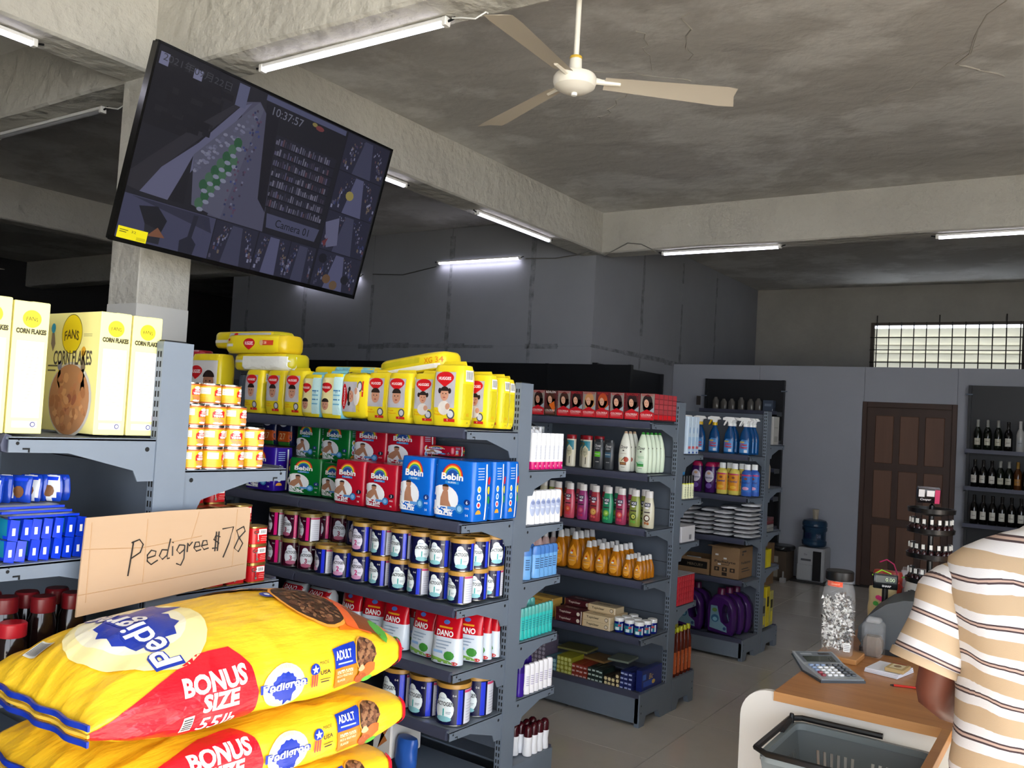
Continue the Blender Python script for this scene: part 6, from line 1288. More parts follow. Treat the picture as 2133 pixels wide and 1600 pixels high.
for i, (c, pts) in enumerate((('C82A6A', [(-.76, 4.05, 1.12), (-.73, 4.04, 1.135), (-.70, 4.03, 1.12), (-.685, 4.03, 1.08)]), ('9AD83A', [(-.755, 3.88, 1.085), (-.72, 3.885, 1.11), (-.685, 3.88, 1.10), (-.67, 3.88, 1.05)]), ('3AB84A', [(-.665, 4.02, 1.07), (-.62, 4.02, 1.085), (-.57, 4.02, 1.06), (-.53, 4.02, 1.07)]), ('C83A3A', [(-.68, 3.92, 1.04), (-.66, 3.93, 1.06), (-.65, 3.95, 1.04)]))):
    b = MB(); b.tube([Bp(*p) for p in pts], .003, PL(c, .4), 6); tag(b.build('ribbon'), ('pink', 'lime', 'green', 'red')[i] + ' curled ribbon end sticking up behind the pole display', 'ribbon')
for i in range(3):
    t = thing('clear_box', 'flat clear plastic box with chrome clips on the rear counter, ' + ('lowest', 'middle', 'uppermost')[i] + ' of three', 'box', (0, 0, 0), 0, 'clear plastic boxes'); atB(t, -.62, 4.23, .861 + .075 * i + .0, .1); b = MB(); b.cbox(-.08, -.06, 0, .09, .06, .072, .004, mat('clear_box_plastic', 'C9C2C8', .1, alpha=.4)); b.build('box_shell', t)
    b = MB(); b.cbox(-.05, -.062, .02, .04, -.058, .05, .001, P('7A4A5A')); b.build('insert_card', t, smooth=False)
# nail polish rack
t = thing('display_rack', 'black revolving rack full of little dark bottles by the door', 'display rack'); atB(t, -.545, 4.0 - .1, .861); RK = PL('0E0D0E', .3)
b = MB(); b.lathe([(.07, 0), (.07, .012), (.012, .02), (.01, .53), (.0, .54)], RK, 18); b.build('stand', t)
for k, z in enumerate((.11, .21, .31, .41, .49)):
    b = MB(); b.lathe([(.03, z), (.088, z + .012), (.09, z + .03), (.086, z + .03), (.082, z + .016), (.03, z + .006)], RK, 22); b.build('tray', t)
rk = t
t = thing('nail_polish', None, 'nail polish'); b = MB(); b.lathe([(.009, 0), (.0105, .003), (.0105, .022), (.006, .028)], PL('2A0E12', .1), 10); b.build('bottle_body', t); b = MB(); b.lathe([(.006, .028), (.0065, .052)], BLACK, 8); b.build('cap', t)
b = MB(); b.box(-.006, -.0112, .034, .005, -.0066, .052, P('D4D4D0')); b.build('price_tag', t, smooth=False); NP = Proto(t); c0 = Bp(-.545, 3.9, .861)
for k, z in enumerate((.11, .21, .31, .41)):
    for i in range(12):
        a = -PI / 2 + G + (i - 5.5) * .36; NP.put((c0.x + .070 * math.cos(a), c0.y + .070 * math.sin(a), c0.z + z + .0165), a + PI / 2, 'tiny dark bottle on the revolving rack, %s tier, place %s around' % (ordw[k], (ordw + ['eleventh', 'twelfth'])[i]), 'little bottles on the rack tier %s' % ordw[k])
t = thing('sunglasses_pack', 'white, black and pink pack lying on top of the rack', 'pack'); atB(t, -.555, 3.885, 1.405, .3); t.rotation_euler.x = .2; b = MB(); b.cbox(-.045, -.02, 0, .04, .02, .058, .004, PL('1A1618', .2)); b.build('pack_shell', t); D = Dec(flat_front(.09, .04, .06)); D.rect(-.042, .025, -.02, .055, P('C9C6C6'), 1); D.rect(-.012, .028, .016, .052, P('D8D4D4'), 1); D.rect(.018, .0, .036, .056, P('B82A5A'), 1); D.text('Cooper', -.015, .014, .011, P('E9E6E6'), 2, shear=.3, w=.04); D.build('printed_label', t)

# ---------------------------------------------------------------- shopping basket
t = thing('shopping_basket', 'grey shopping basket with black folded handles on the low shelf', 'basket'); atB(t, -.53, 2.515, .571); BK = mat('basket_grey', '565C5E', .5); hw, hd, hh = .185, .165, .225
def brect(w, d, z, r=.03, n=4):
    o = []
    for cx, cy, a0 in ((w - r, d - r, 0), (-w + r, d - r, PI / 2), (-w + r, -d + r, PI), (w - r, -d + r, 1.5 * PI)):
        for k in range(n + 1): a = a0 + PI / 2 * k / n; o.append((cx + r * math.cos(a), cy + r * math.sin(a), z))
    return o
b = MB(); # floor
o = brect(hw * .80, hd * .80, 0); b.add(o, [tuple(range(len(o)))], BK); o2 = brect(hw * .80, hd * .80, .004); b.add(o2, [tuple(range(len(o2)))], BK)
b.build('basket_floor', t, smooth=False)
# walls as slats with openings
def wallface(p, q, name):
    # p,q: bottom corners & top corners -> bars
    (ax, ay), (bx, by) = p; (cx, cy), (dx, dy) = q; b = MB(); n = 15
    def P3(u, v): x0 = ax + (bx - ax) * u; y0 = ay + (by - ay) * u; x1 = cx + (dx - cx) * u; y1 = cy + (dy - cy) * u; return Vector((x0 + (x1 - x0) * v, y0 + (y1 - y0) * v, hh * v))
    nrm = (P3(1, 0) - P3(0, 0)).cross(P3(0, 1) - P3(0, 0)).normalized() * .0025
    def quad(u0, v0, u1, v1):
        c = [P3(u0, v0), P3(u1, v0), P3(u1, v1), P3(u0, v1)]; b.add([k + nrm for k in c] + [k - nrm for k in c], [(0, 1, 2, 3), (7, 6, 5, 4), (0, 4, 5, 1), (1, 5, 6, 2), (2, 6, 7, 3), (3, 7, 4, 0)], BK)
    quad(0, 0, 1, .10); quad(0, .74, 1, 1); quad(0, .40, 1, .46)
    u = 0
    cells = [(.12 + .055 * k, .12 + .055 * k + .026) for k in range(6)] + [(.55 + .055 * k, .55 + .055 * k + .026) for k in range(6)]
    prev = 0
    for a0, a1 in cells: quad(prev, .10, a0, .40); quad(prev, .46, a0, .74); prev = a1
    quad(prev, .10, 1, .40); quad(prev, .46, 1, .74); b.build('slotted_wall', t, smooth=False)
wl = [(-hw, -hd), (hw, -hd), (hw, hd), (-hw, hd)]; k8 = .80
for i in range(4):
    p, q = wl[i], wl[(i + 1) % 4]; wallface(((p[0] * k8, p[1] * k8), (q[0] * k8, q[1] * k8)), (p, q), '')
o = brect(hw + .008, hd + .008, 0, .03); inn = brect(hw - .006, hd - .006, 0, .025); N = len(o)
b = MB(); b.add([(x, y, hh - .012) for x, y, z in o] + [(x, y, hh + .006) for x, y, z in o] + [(x, y, hh + .006) for x, y, z in inn] + [(x, y, hh - .012) for x, y, z in inn], [(a * N + i, a * N + (i + 1) % N, ((a + 1) % 4) * N + (i + 1) % N, ((a + 1) % 4) * N + i) for a in range(4) for i in range(N)], mat('basket_rim', '6E7678', .4)); b.build('rim', t)
for s, lb in ((1, 'back'), (-1, 'front')):
    b = MB(); y = s * (hd + .004); 
    pth = [(-hw - .006, y - s * .13, hh + .012), (-hw - .012, y - s * .01, hh + .014), (-hw + .012, y + s * .012, hh + .014), (.05, y + s * .016, hh + .014)] if s > 0 else [(-hw - .010, hd - .03, hh + .02), (-hw - .016, y + .01, hh + .016), (-hw + .02, y - .014, hh + .014), (hw - .02, y - .014, hh + .014), (hw + .012, y + .01, hh + .014), (hw + .012, y + .15, hh + .014)]
    b.tube(pth, .0085, BLACK, 8); b.build('handle', t)
b = MB(); b.tube([(-hw - .008, hd - .03, hh + .01), (-hw - .006, hd - .03, hh + .035)], [.009, .006], BLACK, 8); b.build('handle_pivot', t)

# ---------------------------------------------------------------- customer in a striped shirt
SKIN = mat('skin_brown', '6B3A2A', .5, noise_=(9, '5A2F22', .5)); HAIR = mat('short_black_hair', '14100E', .8); TROU = mat('trouser_navy', '23262E', .8)
def shirt_mat():
    m = bpy.data.materials.new('striped_polo_cloth'); m.use_nodes = True; nt = m.node_tree; b = nt.nodes['Principled BSDF']; b.inputs['Roughness'].default_value = .85
    a = nt.nodes.new('ShaderNodeAttribute'); a.attribute_name = 's'; fr = nt.nodes.new('ShaderNodeMath'); fr.operation = 'FRACT'; nt.links.new(a.outputs['Fac'], fr.inputs[0])
    r = nt.nodes.new('ShaderNodeValToRGB'); r.color_ramp.interpolation = 'CONSTANT'; tan, wh, dk, pk = lin('AA9377'), lin('C8C6C8'), lin('3A2A2E'), lin('AE9488')
    el = r.color_ramp.elements; el[0].position = 0; el[0].color = tan; el[1].position = .42; el[1].color = wh
    for p, c in ((.64, dk), (.682, pk), (.738, dk), (.78, wh), (.99, tan)): e = el.new(p); e.color = c
    nt.links.new(fr.outputs[0], r.inputs[0]); nt.links.new(r.outputs[0], b.inputs['Base Color'])
    tc = nt.nodes.new('ShaderNodeTexCoord'); n = nt.nodes.new('ShaderNodeTexNoise'); n.inputs['Scale'].default_value = 420; bp = nt.nodes.new('ShaderNodeBump'); bp.inputs['Strength'].default_value = .25; bp.inputs['Distance'].default_value = .001
    nt.links.new(tc.outputs['Object'], n.inputs['Vector']); nt.links.new(n.outputs['Fac'], bp.inputs['Height']); nt.links.new(bp.outputs[0], b.inputs['Normal']); return m
SHM = shirt_mat()
px, py = -.195, 2.32
per = thing('person', 'person in a tan and white striped short-sleeved shirt leaning over the counter', 'person', (px, py, 0))
V = [((0, 0, .93), .13, .11), ((0, .0, 1.12), .125, .1), ((0, 0, 1.28), .15, .1), ((0, .01, 1.38), .10, .08), ((.02, .05, 1.47), .055, .055), ((.035, .09, 1.53), .052, .055)]
bodyv, bodye, bodyr = [], [], []
def bv(p, r1, r2=None, par=None):
    bodyv.append(Vector(p)); bodyr.append((r1, r2 or r1)); i = len(bodyv) - 1
    if par is not None: bodye.append((par, i))
    return i
pel = bv((0, 0, .92), .13, .10); w1 = bv((0, .0, 1.10), .125, .095, pel); ch = bv((0, .0, 1.28), .14, .095, w1); ne = bv((.01, .03, 1.41), .06, .055, ch); n2 = bv((.03, .07, 1.49), .05, .05, ne)
h1 = bv((.045, .11, 1.56), .07, .085, n2); h2 = bv((.05, .13, 1.63), .078, .095, h1); h3 = bv((.05, .125, 1.70), .055, .065, h2)
for s in (-1, 1):
    hp = bv((s * .09, 0, .86), .09, .09, pel); kn = bv((s * .11, .02, .48), .055, .055, hp); an = bv((s * .12, 0, .09), .036, .036, kn); he = bv((s * .12, .03, .045), .035, .03, an); to = bv((s * .135, .15, .03), .035, .02, he)
    sh = bv((s * .165, .0, 1.33), .052, .052, ch)
    if s < 0: el_ = bv((-.240, .055, 1.02), .052, .050, sh); wr = bv((-.06, .36, .925), .030, .026, el_); pa = bv((-.02, .44, .90), .034, .015, wr); dirn = Vector((.4, .8, -.08)).normalized()
    else: el_ = bv((.25, .14, 1.03), .043, .043, sh); wr = bv((.12, .40, .92), .028, .025, el_); pa = bv((.09, .475, .905), .034, .015, wr); dirn = Vector((-.3, .9, -.08)).normalized()
    side = Vector((dirn.y, -dirn.x, 0))
    for k, (off, L) in enumerate(((-.026, .062), (-.009, .075), (.009, .07), (.026, .055))):
        base = bodyv[pa] + side * off + dirn * .02; f0 = bv(base, .009, .009, pa); f1 = bv(base + dirn * L * .5 + Vector((0, 0, .006)), .0085, .0085, f0); bv(base + dirn * L + Vector((0, 0, -.012)), .007, .007, f1)
    b0 = bodyv[wr] + dirn * .03 - side * .03 * s; f0 = bv(b0, .011, .011, wr); bv(b0 + dirn * .03 - side * .03 * s, .009, .009, f0)
me = bpy.data.meshes.new('body'); me.from_pydata(bodyv, bodye, []); bo = bpy.data.objects.new('body', me); C.objects.link(bo)
sk = bo.modifiers.new('skin', 'SKIN'); sk.use_smooth_shade = True; sk.branch_smoothing = .5
for i, d_ in enumerate(me.skin_vertices[0].data): d_.radius = bodyr[i]; d_.use_root = (i == 0)
bo.modifiers.new('sub', 'SUBSURF').levels = 1
dg = bpy.context.evaluated_depsgraph_get(); nm = bpy.data.meshes.new_from_object(bo.evaluated_get(dg)); bpy.data.objects.remove(bo)
nm.materials.clear(); nm.materials.append(SKIN); nm.name = 'body'; bo = bpy.data.objects.new('body', nm); C.objects.link(bo); bo.parent = per; nm.shade_smooth()
# hair, ears, face
b = MB(); hc = Vector((.05, .122, 1.655)); vs = []; 
for i in range(9):
    th = PI * .62 * i / 8
    for j in range(20):
        a = 2 * PI * j / 20; fr = 1.0 if math.sin(a) < .5 else .8
        vs.append(hc + Vector((.082 * math.sin(th) * math.cos(a), .102 * math.sin(th) * math.sin(a) * fr, .085 * math.cos(th))))
b.add(vs, [(i * 20 + j, i * 20 + (j + 1) % 20, (i + 1) * 20 + (j + 1) % 20, (i + 1) * 20 + j) for i in range(8) for j in range(20)], HAIR); b.build('hair', per)
for s in (-1, 1):
    b = MB(); b.lathe([(.001, -.006), (.018, -.004), (.02, .004), (.012, .006)], SKIN, 12, sy=.6, M=Matrix.Translation(hc + Vector((s * .08, .005, -.03))) @ Matrix.Rotation(s * PI / 2, 4, 'Y')); b.build('ear', per)
    b = MB(); b.lathe([(.001, -.006), (.007, -.003), (.008, 0), (.001, .004)], WHITE, 10, M=Matrix.Translation(hc + Vector((s * .03, .098, -.02))) @ Matrix.Rotation(-PI / 2, 4, 'X')); b.build('eye', per)
b = MB(); b.add([hc + Vector(p) for p in ((0, .098, .0), (-.012, .1, -.035), (.012, .1, -.035), (0, .122, -.032), (0, .1, -.04))], [(0, 1, 3), (0, 3, 2), (1, 4, 3), (3, 4, 2)], SKIN); b.build('nose', per)
b = MB(); b.tube([hc + Vector((-.022, .096, -.062)), hc + Vector((0, .104, -.06)), hc + Vector((.022, .096, -.062))], .005, PL('5A2A24', .5), 6); b.build('mouth', per)
# trousers
b = MB()
def tubeT(rings, m, n=20):
    vs = []
    for c, rx, ry in rings:
        for j in range(n): a = 2 * PI * j / n; vs.append((c[0] + rx * math.cos(a), c[1] + ry * math.sin(a), c[2]))
    b.add(vs, [(i * n + j, i * n + (j + 1) % n, (i + 1) * n + (j + 1) % n, (i + 1) * n + j) for i in range(len(rings) - 1) for j in range(n)], m)
for s in (-1, 1): tubeT([((s * .12, .01, .06), .062, .062), ((s * .11, .02, .48), .078, .078), ((s * .095, 0, .78), .1, .11), ((s * .07, 0, .93), .09, .12)], TROU)
tubeT([((0, 0, .80), .165, .128), ((0, 0, .95), .16, .122)], TROU); b.build('trousers', per)
# shirt: torso and sleeves in one cloth
b = MB(); att = []; n = 56
rings = [(.76, 0, .01, .178, .138), (.84, 0, .01, .182, .14), (.92, 0, .01, .182, .138), (1.0, 0, .005, .180, .134), (1.08, 0, .0, .178, .132), (1.14, 0, .0, .180, .13), (1.20, 0, 0, .186, .128), (1.26, 0, .0, .192, .124), (1.31, 0, .002, .200, .116), (1.35, 0, .006, .204, .104), (1.38, 0, .01, .196, .090), (1.405, .003, .016, .172, .080), (1.428, .006, .024, .138, .072), (1.446, .01, .032, .104, .064), (1.458, .014, .04, .078, .06), (1.475, .018, .046, .062, .06), (1.485, .018, .05, .064, .062), (1.47, .018, .048, .070, .067)]
def wr_(x, y, z, s_=0): return .020 * noise.noise(Vector((x * 5 + z * 6, y * 5, z * 4.5 + 3 + s_))) + .009 * noise.noise(Vector((x * 14 + z * 12, y * 12, z * 9 + s_)))
vs = []; per_ = .088
for k, (z, cx, cy, rx, ry) in enumerate(rings):
    for j in range(n):
        a = 2 * PI * j / n; e = .85; x = rx * math.copysign(abs(math.cos(a)) ** e, math.cos(a)); y = ry * math.copysign(abs(math.sin(a)) ** e, math.sin(a))
        w_ = wr_(x, y, z) * (1 if k < 12 else .3); l = math.hypot(x, y); q = 1 + w_ / l
        vs.append((cx + x * q, cy + y * q, z)); s = (z - .03 * (x / .18) ** 2 * 0 + w_ * .9 + (.02 * x if y < 0 else 0))
        arc = s if k < 12 else rings[11][0] + (s - rings[11][0]) * .9
        att.append((arc + .004 * noise.noise(Vector((x * 9, z * 9, 4)))) / per_ + .42)
fs = [(k * n + j, k * n + (j + 1) % n, (k + 1) * n + (j + 1) % n, (k + 1) * n + j) for k in range(len(rings) - 1) for j in range(n)]
b.add(vs, fs, SHM)
for s in (-1, 1):
    S0 = Vector((s * .135, .01, 1.345)); S1 = Vector((s * .192, .0, 1.308)); E1 = Vector((-.236, -.045, 1.138)) if s < 0 else Vector((.262, .03, 1.14)); m_ = 30; N_ = 10; vs = []
    for k in range(N_ + 1):
        t_ = k / N_; c = S0.lerp(S1, min(1, t_ * 3)) if t_ < .33 else S1.lerp(E1, (t_ - .33) / .67); d = (E1 - S1).normalized() if t_ > .2 else (E1 - S0).normalized(); u = d.cross(Vector((0, 1, 0))).normalized(); v = d.cross(u)
        r1 = (.064 + .009 * t_) if t_ > .05 else .058; r2 = .066 if t_ > .05 else .058
        if k == 0: r1 = r2 = .056
        for j in range(m_):
            a = 2 * PI * j / m_; p = c + u * r1 * math.cos(a) + v * r2 * math.sin(a); w_ = wr_(p.x, p.y, p.z, 5) * .8; p += (p - c).normalized() * w_; vs.append(p); att.append(((E1 - p).dot(d) + .0) / per_ + .60 + w_ * 4)
    fs = [(k * m_ + j, k * m_ + (j + 1) % m_, (k + 1) * m_ + (j + 1) % m_, (k + 1) * m_ + j) for k in range(N_) for j in range(m_)]
    k0 = b.add(vs, fs if s < 0 else fs, SHM)
    # turned hem
    c = E1; d = (E1 - S1).normalized(); u = d.cross(Vector((0, 1, 0))).normalized(); v = d.cross(u); vs = []
    for (rr__, o_) in ((.0735, -.002), (.0755, .0), (.0755, .018), (.068, .019), (.064, -.03)):
        for j in range(m_): a = 2 * PI * j / m_; p = c + d * o_ + u * rr__ * math.cos(a) + v * rr__ * .95 * math.sin(a); vs.append(p); att.append(.2)
    b.add(vs, [(k * m_ + j, k * m_ + (j + 1) % m_, (k + 1) * m_ + (j + 1) % m_, (k + 1) * m_ + j) for k in range(4) for j in range(m_)], SHM)
b.att = att; sh_ = b.build('striped_shirt', per, ang=80); sh_['label'] = 'tan and white striped polo shirt'
for s in (-1, 1):
    b = MB(); b.lathe([(.042, 0), (.045, .02), (.04, .06), (.03, .075)], BLACK, 16, sy=2.3, c=(s * .125, .06, 0)); b.build('shoe', per)
# ---------------------------------------------------------------- dog food sacks
SKY = mat('sack_yellow', 'EDC02A', .32, noise_=(4, 'E0AC16', .5), bump=((26, 7, 26), .6, .014)); SKR = mat('sack_red', 'C81626', .25, bump=((30, 9, 30), .55, .012)); SKB = P('14309A', .3); SKW = P('F7F4EE', .3); SKO = P('E0701A', .3); SKPALE = P('F2E3A0', .3)
def sack(seed, T=.145, dome=.028, full=True, L=.80, W_=.47):
    t = thing('dog_food_sack', None, 'sack'); n = 4.0; N = 400
    tab = []; acc = 0; prev = None
    for i in range(N + 1):
        a = -PI / 2 + PI * 2 * i / N; p = (W_ / 2 * math.copysign(abs(math.cos(a)) ** (2 / n), math.cos(a)), T / 2 * math.copysign(abs(math.sin(a)) ** (2 / n), math.sin(a)))
        if prev: acc += math.hypot(p[0] - prev[0], p[1] - prev[1])
        tab.append((acc, a)); prev = p
    per_ = acc; q0 = per_ / 4      # q=0 at the east middle
    def ang(q):
        s = (q + q0) % per_; lo, hi = 0, N
        while hi - lo > 1:
            m = (lo + hi) // 2
            if tab[m][0] <= s: lo = m
            else: hi = m
        f = (s - tab[lo][0]) / max(tab[hi][0] - tab[lo][0], 1e-9); return tab[lo][1] + (tab[hi][1] - tab[lo][1]) * f
    def prof(u):
        v = max(-1, min(1, 2 * u / L))
        if v < 0: k = -v; hz = T / 2 * (1 - .78 * k ** 5); wx = W_ / 2 * (1 - .03 * k ** 4)
        else: k = v; hz = T / 2 * (1 - .45 * k ** 7); wx = W_ / 2 * (1 - .06 * k ** 6)
        return wx, hz
    def S(u, q, o=0):
        a = ang(q); c, s = math.cos(a), math.sin(a); wx, hz = prof(u)
        x = wx * math.copysign(abs(c) ** (2 / n), c); z = hz * math.copysign(abs(s) ** (2 / n), s)
        nx = math.copysign(abs(c) ** (2 - 2 / n), c) / wx; nz = math.copysign(abs(s) ** (2 - 2 / n), s) / hz; l = math.hypot(nx, nz); nx /= l; nz /= l
        v = 2 * u / L; 
        crease = abs(noise.noise(Vector((u * 4 + q * 3, q * 13 - u * 5, seed * 5)))) * .016 * max(0, -v + .15) + abs(noise.noise(Vector((u * 9, q * 9, seed * 3 + 9)))) * .006
        big = .010 * noise.noise(Vector((u * 3.2, q * 3.2, seed)))
        top = dome * max(0, nz) * (1 - abs(v) ** 3.6) * math.cos(x / W_ * PI) ** 1
        d = big - crease + .0022 * noise.noise(Vector((u * 24, q * 20, seed))) + o * 2 + (.0028 if o else 0)
        return (x + nx * d, u, z + nz * d + top)
    b = MB(); NU, NQ = 110, 230; vs = []
    for i in range(NU + 1):
        u = -L / 2 + L * i / NU
        for j in range(NQ): vs.append(S(u, per_ * j / NQ - q0))
    fs = [(i * NQ + j, i * NQ + (j + 1) % NQ, (i + 1) * NQ + (j + 1) % NQ, (i + 1) * NQ + j) for i in range(NU) for j in range(NQ)]
    fs += [tuple(range(NQ - 1, -1, -1)), tuple(range(NU * NQ, (NU + 1) * NQ))]; b.add(vs, fs, SKY); b.build('sack_body', t, ang=70)
    # east side print: local x = u, local y = q
    D = Dec(lambda u, q, o: S(u, q, o), .013); k = 1
    D.poly([(-L / 2 + .005, -.06), (-L / 2 + .005, .0), (-L * .42, .035), (-L * .3, .065), (-L * .2, .095), (-.085, .095), (-.055, .05), (-.04, 0), (-.045, -.04), (-.06, -.075)], SKR, 1)
    D.text('BONUS', -.141, .040, .036, SKW, 2, w=.142, bold=.04); D.text('SIZE', -.130, .002, .036, SKW, 2, w=.085, bold=.04); D.text('55lb', -.136, -.041, .029, SKW, 2, w=.085, bold=.01, shear=.25)
    D.rect(-.215, -.052, -.190, -.014, SKW, 2)
    for j in range(5): D.rect(-.213, -.046 + j * .006, -.192, -.043 + j * .006, P('3A3A3A'), 3)
    # rosette
    def rosette(Dd, cx, cy, r, txt, w, rot=0, L0=1):
        c_, s_ = math.cos(rot), math.sin(rot); R2 = lambda x, y: (cx + x * c_ - y * s_, cy + x * s_ + y * c_)
        Dd.ell(cx, cy, r * 1.75, r * 1.6, SKPALE, L0, 26); Dd.ell(cx, cy, r * 1.4, r * 1.3, SKW, L0 + .5, 26)
        Dd.poly([R2(r * (1.0 if i % 2 else 1.1) * math.cos(2 * PI * i / 28), r * (1.0 if i % 2 else 1.1) * math.sin(2 * PI * i / 28)) for i in range(28)], SKB, L0 + 1)
        Dd.poly([R2(-r * .1, -r * .8), R2(r * .1, -r * 1.5), R2(r * .4, -r * 1.15), R2(r * .75, -r * 1.3), R2(r * .7, -r * .6)], SKB, L0 + 1)
        Dd.text(txt, cx, cy, r * .84, SKB, L0 + 2, w=w * 1.10, bold=.075, rot=rot); Dd.text(txt, cx, cy, r * .66, SKW, L0 + 3, w=w, bold=.02, rot=rot)
    DS = D; D = Dec(lambda u, q, o: S(.023 + (u - .045) * .96, q * .86 - .002, o), .013, DS.b)
    rosette(D, .045, .0, .032, 'Pedigree', .114)
    D.ell(.130, .022, .014, .014, SKB, 2, 16); D.poly([(.130 + (.011 if i % 2 == 0 else .0045) * math.sin(PI * i / 5), .022 + (.011 if i % 2 == 0 else .0045) * math.cos(PI * i / 5)) for i in range(10)], SKW, 3)
    for j in range(3): D.rect(.120 + .007 * j, -.02, .124 + .007 * j, .008, P('C8303A'), 2)
    D.text('MADE', .158, .034, .007, INK, 2); D.text('USA', .160, .010, .013, INK, 2, w=.03, bold=.02); D.rect(.145, -.006, .175, -.003, INK, 2); D.rect(.148, -.014, .172, -.011, INK, 2)
    D.poly([(.188, .055), (.262, .062), (.262, .014), (.190, .010)], SKB, 2); D.text('ADULT', .218, .040, .018, SKW, 3, w=.050, bold=.02); D.rect(.198, .020, .245, .024, P('9AA8E0'), 3)
    D.poly([(.190, .009), (.262, .013), (.262, -.035), (.192, -.038)], SKO, 2)
    for j, s_ in enumerate(('ROASTED CHICKEN', 'RICE & VEGETABLE', 'FLAVOR')): D.text(s_, .222 - (.01 if j == 2 else 0), .0 - .011 * j, .006, P('FBE0B8'), 3, w=(.05, .05, .025)[j])
    def kib(Dd, cx, cy, rx, ry, L0, nn, sd):
        Dd.ell(cx, cy, rx * 1.08, ry * 1.08, P('E89A3A'), L0, 24); Dd.ell(cx, cy, rx, ry, P('3A2418'), L0 + .4, 24); rk_ = random.Random(sd)
        for j in range(nn): a = rk_.uniform(0, 2 * PI); r_ = math.sqrt(rk_.random()) * .9; e = rk_.uniform(.8, 1.2) * .006; Dd.ell(cx + rx * r_ * math.cos(a), cy + ry * r_ * math.sin(a), e, e * .75, P(rk_.choice(['7A5238', '6A4430', '8A6244', '5A3826'])), L0 + .6 + j * .01, 7, rot=rk_.uniform(0, 3))
    kib(D, .292, .028, .034, .040, 3, 70, 5)
    D.poly([(.262, -.03), (.272, .0), (.30, .004), (.325, .002), (.325, -.02), (.30, -.03)], P('E0602A'), 4.5); D.ell(.275, -.028, .02, .012, P('9A4A22'), 4.6, 12); D.ell(.30, -.036, .02, .007, P('5AA83A'), 4.6, 10); D.ell(.275, -.004, .012, .008, P('E8A078'), 4.8, 10)
    for j in (0, 1): D.text('®', .108, .02, .003, INK, 2)
    D = DS
    D.poly([(L / 2 - .012, -.08), (L / 2 - .002, -.08), (L / 2 - .002, .06), (L / 2 - .012, .05)], SKR, 2)
    if full:
        # top print: map (x east, y north) -> surface
        hx = q0 * 0
        def top(x, y, o): return S(y, q_of(x), o)
        qt = [(S(0, per_ / 4 * i / 200 * 2)[0], per_ / 2 * i / 200) for i in range(201)]
        def q_of(x):
            lo = 0
            for i in range(len(qt) - 1):
                if qt[i + 1][0] <= x: return qt[i][1] + (qt[i][0] - x) / max(qt[i][0] - qt[i + 1][0], 1e-6) * (qt[i + 1][1] - qt[i][1])
            return qt[-1][1]
        D3 = Dec(top, .014, D.b); cx, cy = .045, -.21
        D3.ell(cx, cy, .155, .13, SKPALE, 1, 26); D3.ell(cx - .02, cy, .12, .10, P('EDE6C8', .3), 1.5, 26)
        D3.poly([(cx + (.078 if i % 2 else .09) * math.cos(2 * PI * i / 22), cy + (.07 if i % 2 else .08) * math.sin(2 * PI * i / 22)) for i in range(22)], SKB, 2)
        D3.poly([(cx - .02, cy + .05), (cx - .04, cy + .125), (cx - .07, cy + .09), (cx - .11, cy + .10), (cx - .075, cy + .02)], SKB, 2)
        D3.text('Pedigree', cx + .0, cy - .01, .084, SKB, 3, w=.30, bold=.06, rot=PI + .05); D3.text('Pedigree', cx, cy - .01, .075, P('E9E7E6', .3), 3.6, w=.288, bold=.015, rot=PI + .05)
        # picture of a dog muzzle, blue band, bowl of kibble with carrots
        D3.ell(-.16, .16, .15, .10, P('C49A6A', .4), 2, 26, rot=.3); D3.ell(-.13, .10, .085, .05, P('DDBB90', .4), 2.5, 20); D3.ell(-.17, .115, .04, .02, P('5A4238', .4), 3, 14); D3.ell(-.08, .09, .045, .012, P('B4706A', .4), 3, 14)
        D3.poly([(-.24, .24), (.0, .20), (.10, .17), (.06, .27), (-.24, .34)], SKB, 3); D3.poly([(-.2, .36), (.06, .27), (.2, .21), (.2, .39), (-.2, .39)], SKO, 2.5)
        kib(D3, .085, .205, .10, .08, 3.5, 170, 8)
        D3.poly([(-.02, .30), (.12, .27), (.19, .24), (.215, .30), (.12, .34), (-.02, .36)], P('E0602A', .4), 4.5); D3.poly([(.1, .30), (.2, .27), (.22, .33), (.12, .36)], P('7A3E1E', .4), 4.8)
        D3.ell(.20, .335, .03, .02, P('4E9A34', .4), 5, 10); D3.ell(.06, .35, .04, .015, P('4E9A34', .4), 5, 10)
        D3.text('USA', -.02, .135, .022, INK, 3, w=.05, rot=PI + .3, bold=.02); D3.rect(-.06, .15, .0, .154, INK, 3); D3.ell(.045, .115, .018, .018, SKB, 3, 14); D3.ell(.045, .115, .008, .008, SKW, 3.5, 5)
        D3.rect(-.125, -L / 2 + .045, -.075, -L / 2 + .085, P('D8D8D2', .3), 2)
        for j in range(8): D3.rect(-.12 + j * .0055, -L / 2 + .049, -.1175 + j * .0055, -L / 2 + .081, P('4A4A48'), 3)
    D.build('printed_face', t)
    # sewn end with blue tape
    b = MB(); m_ = 30
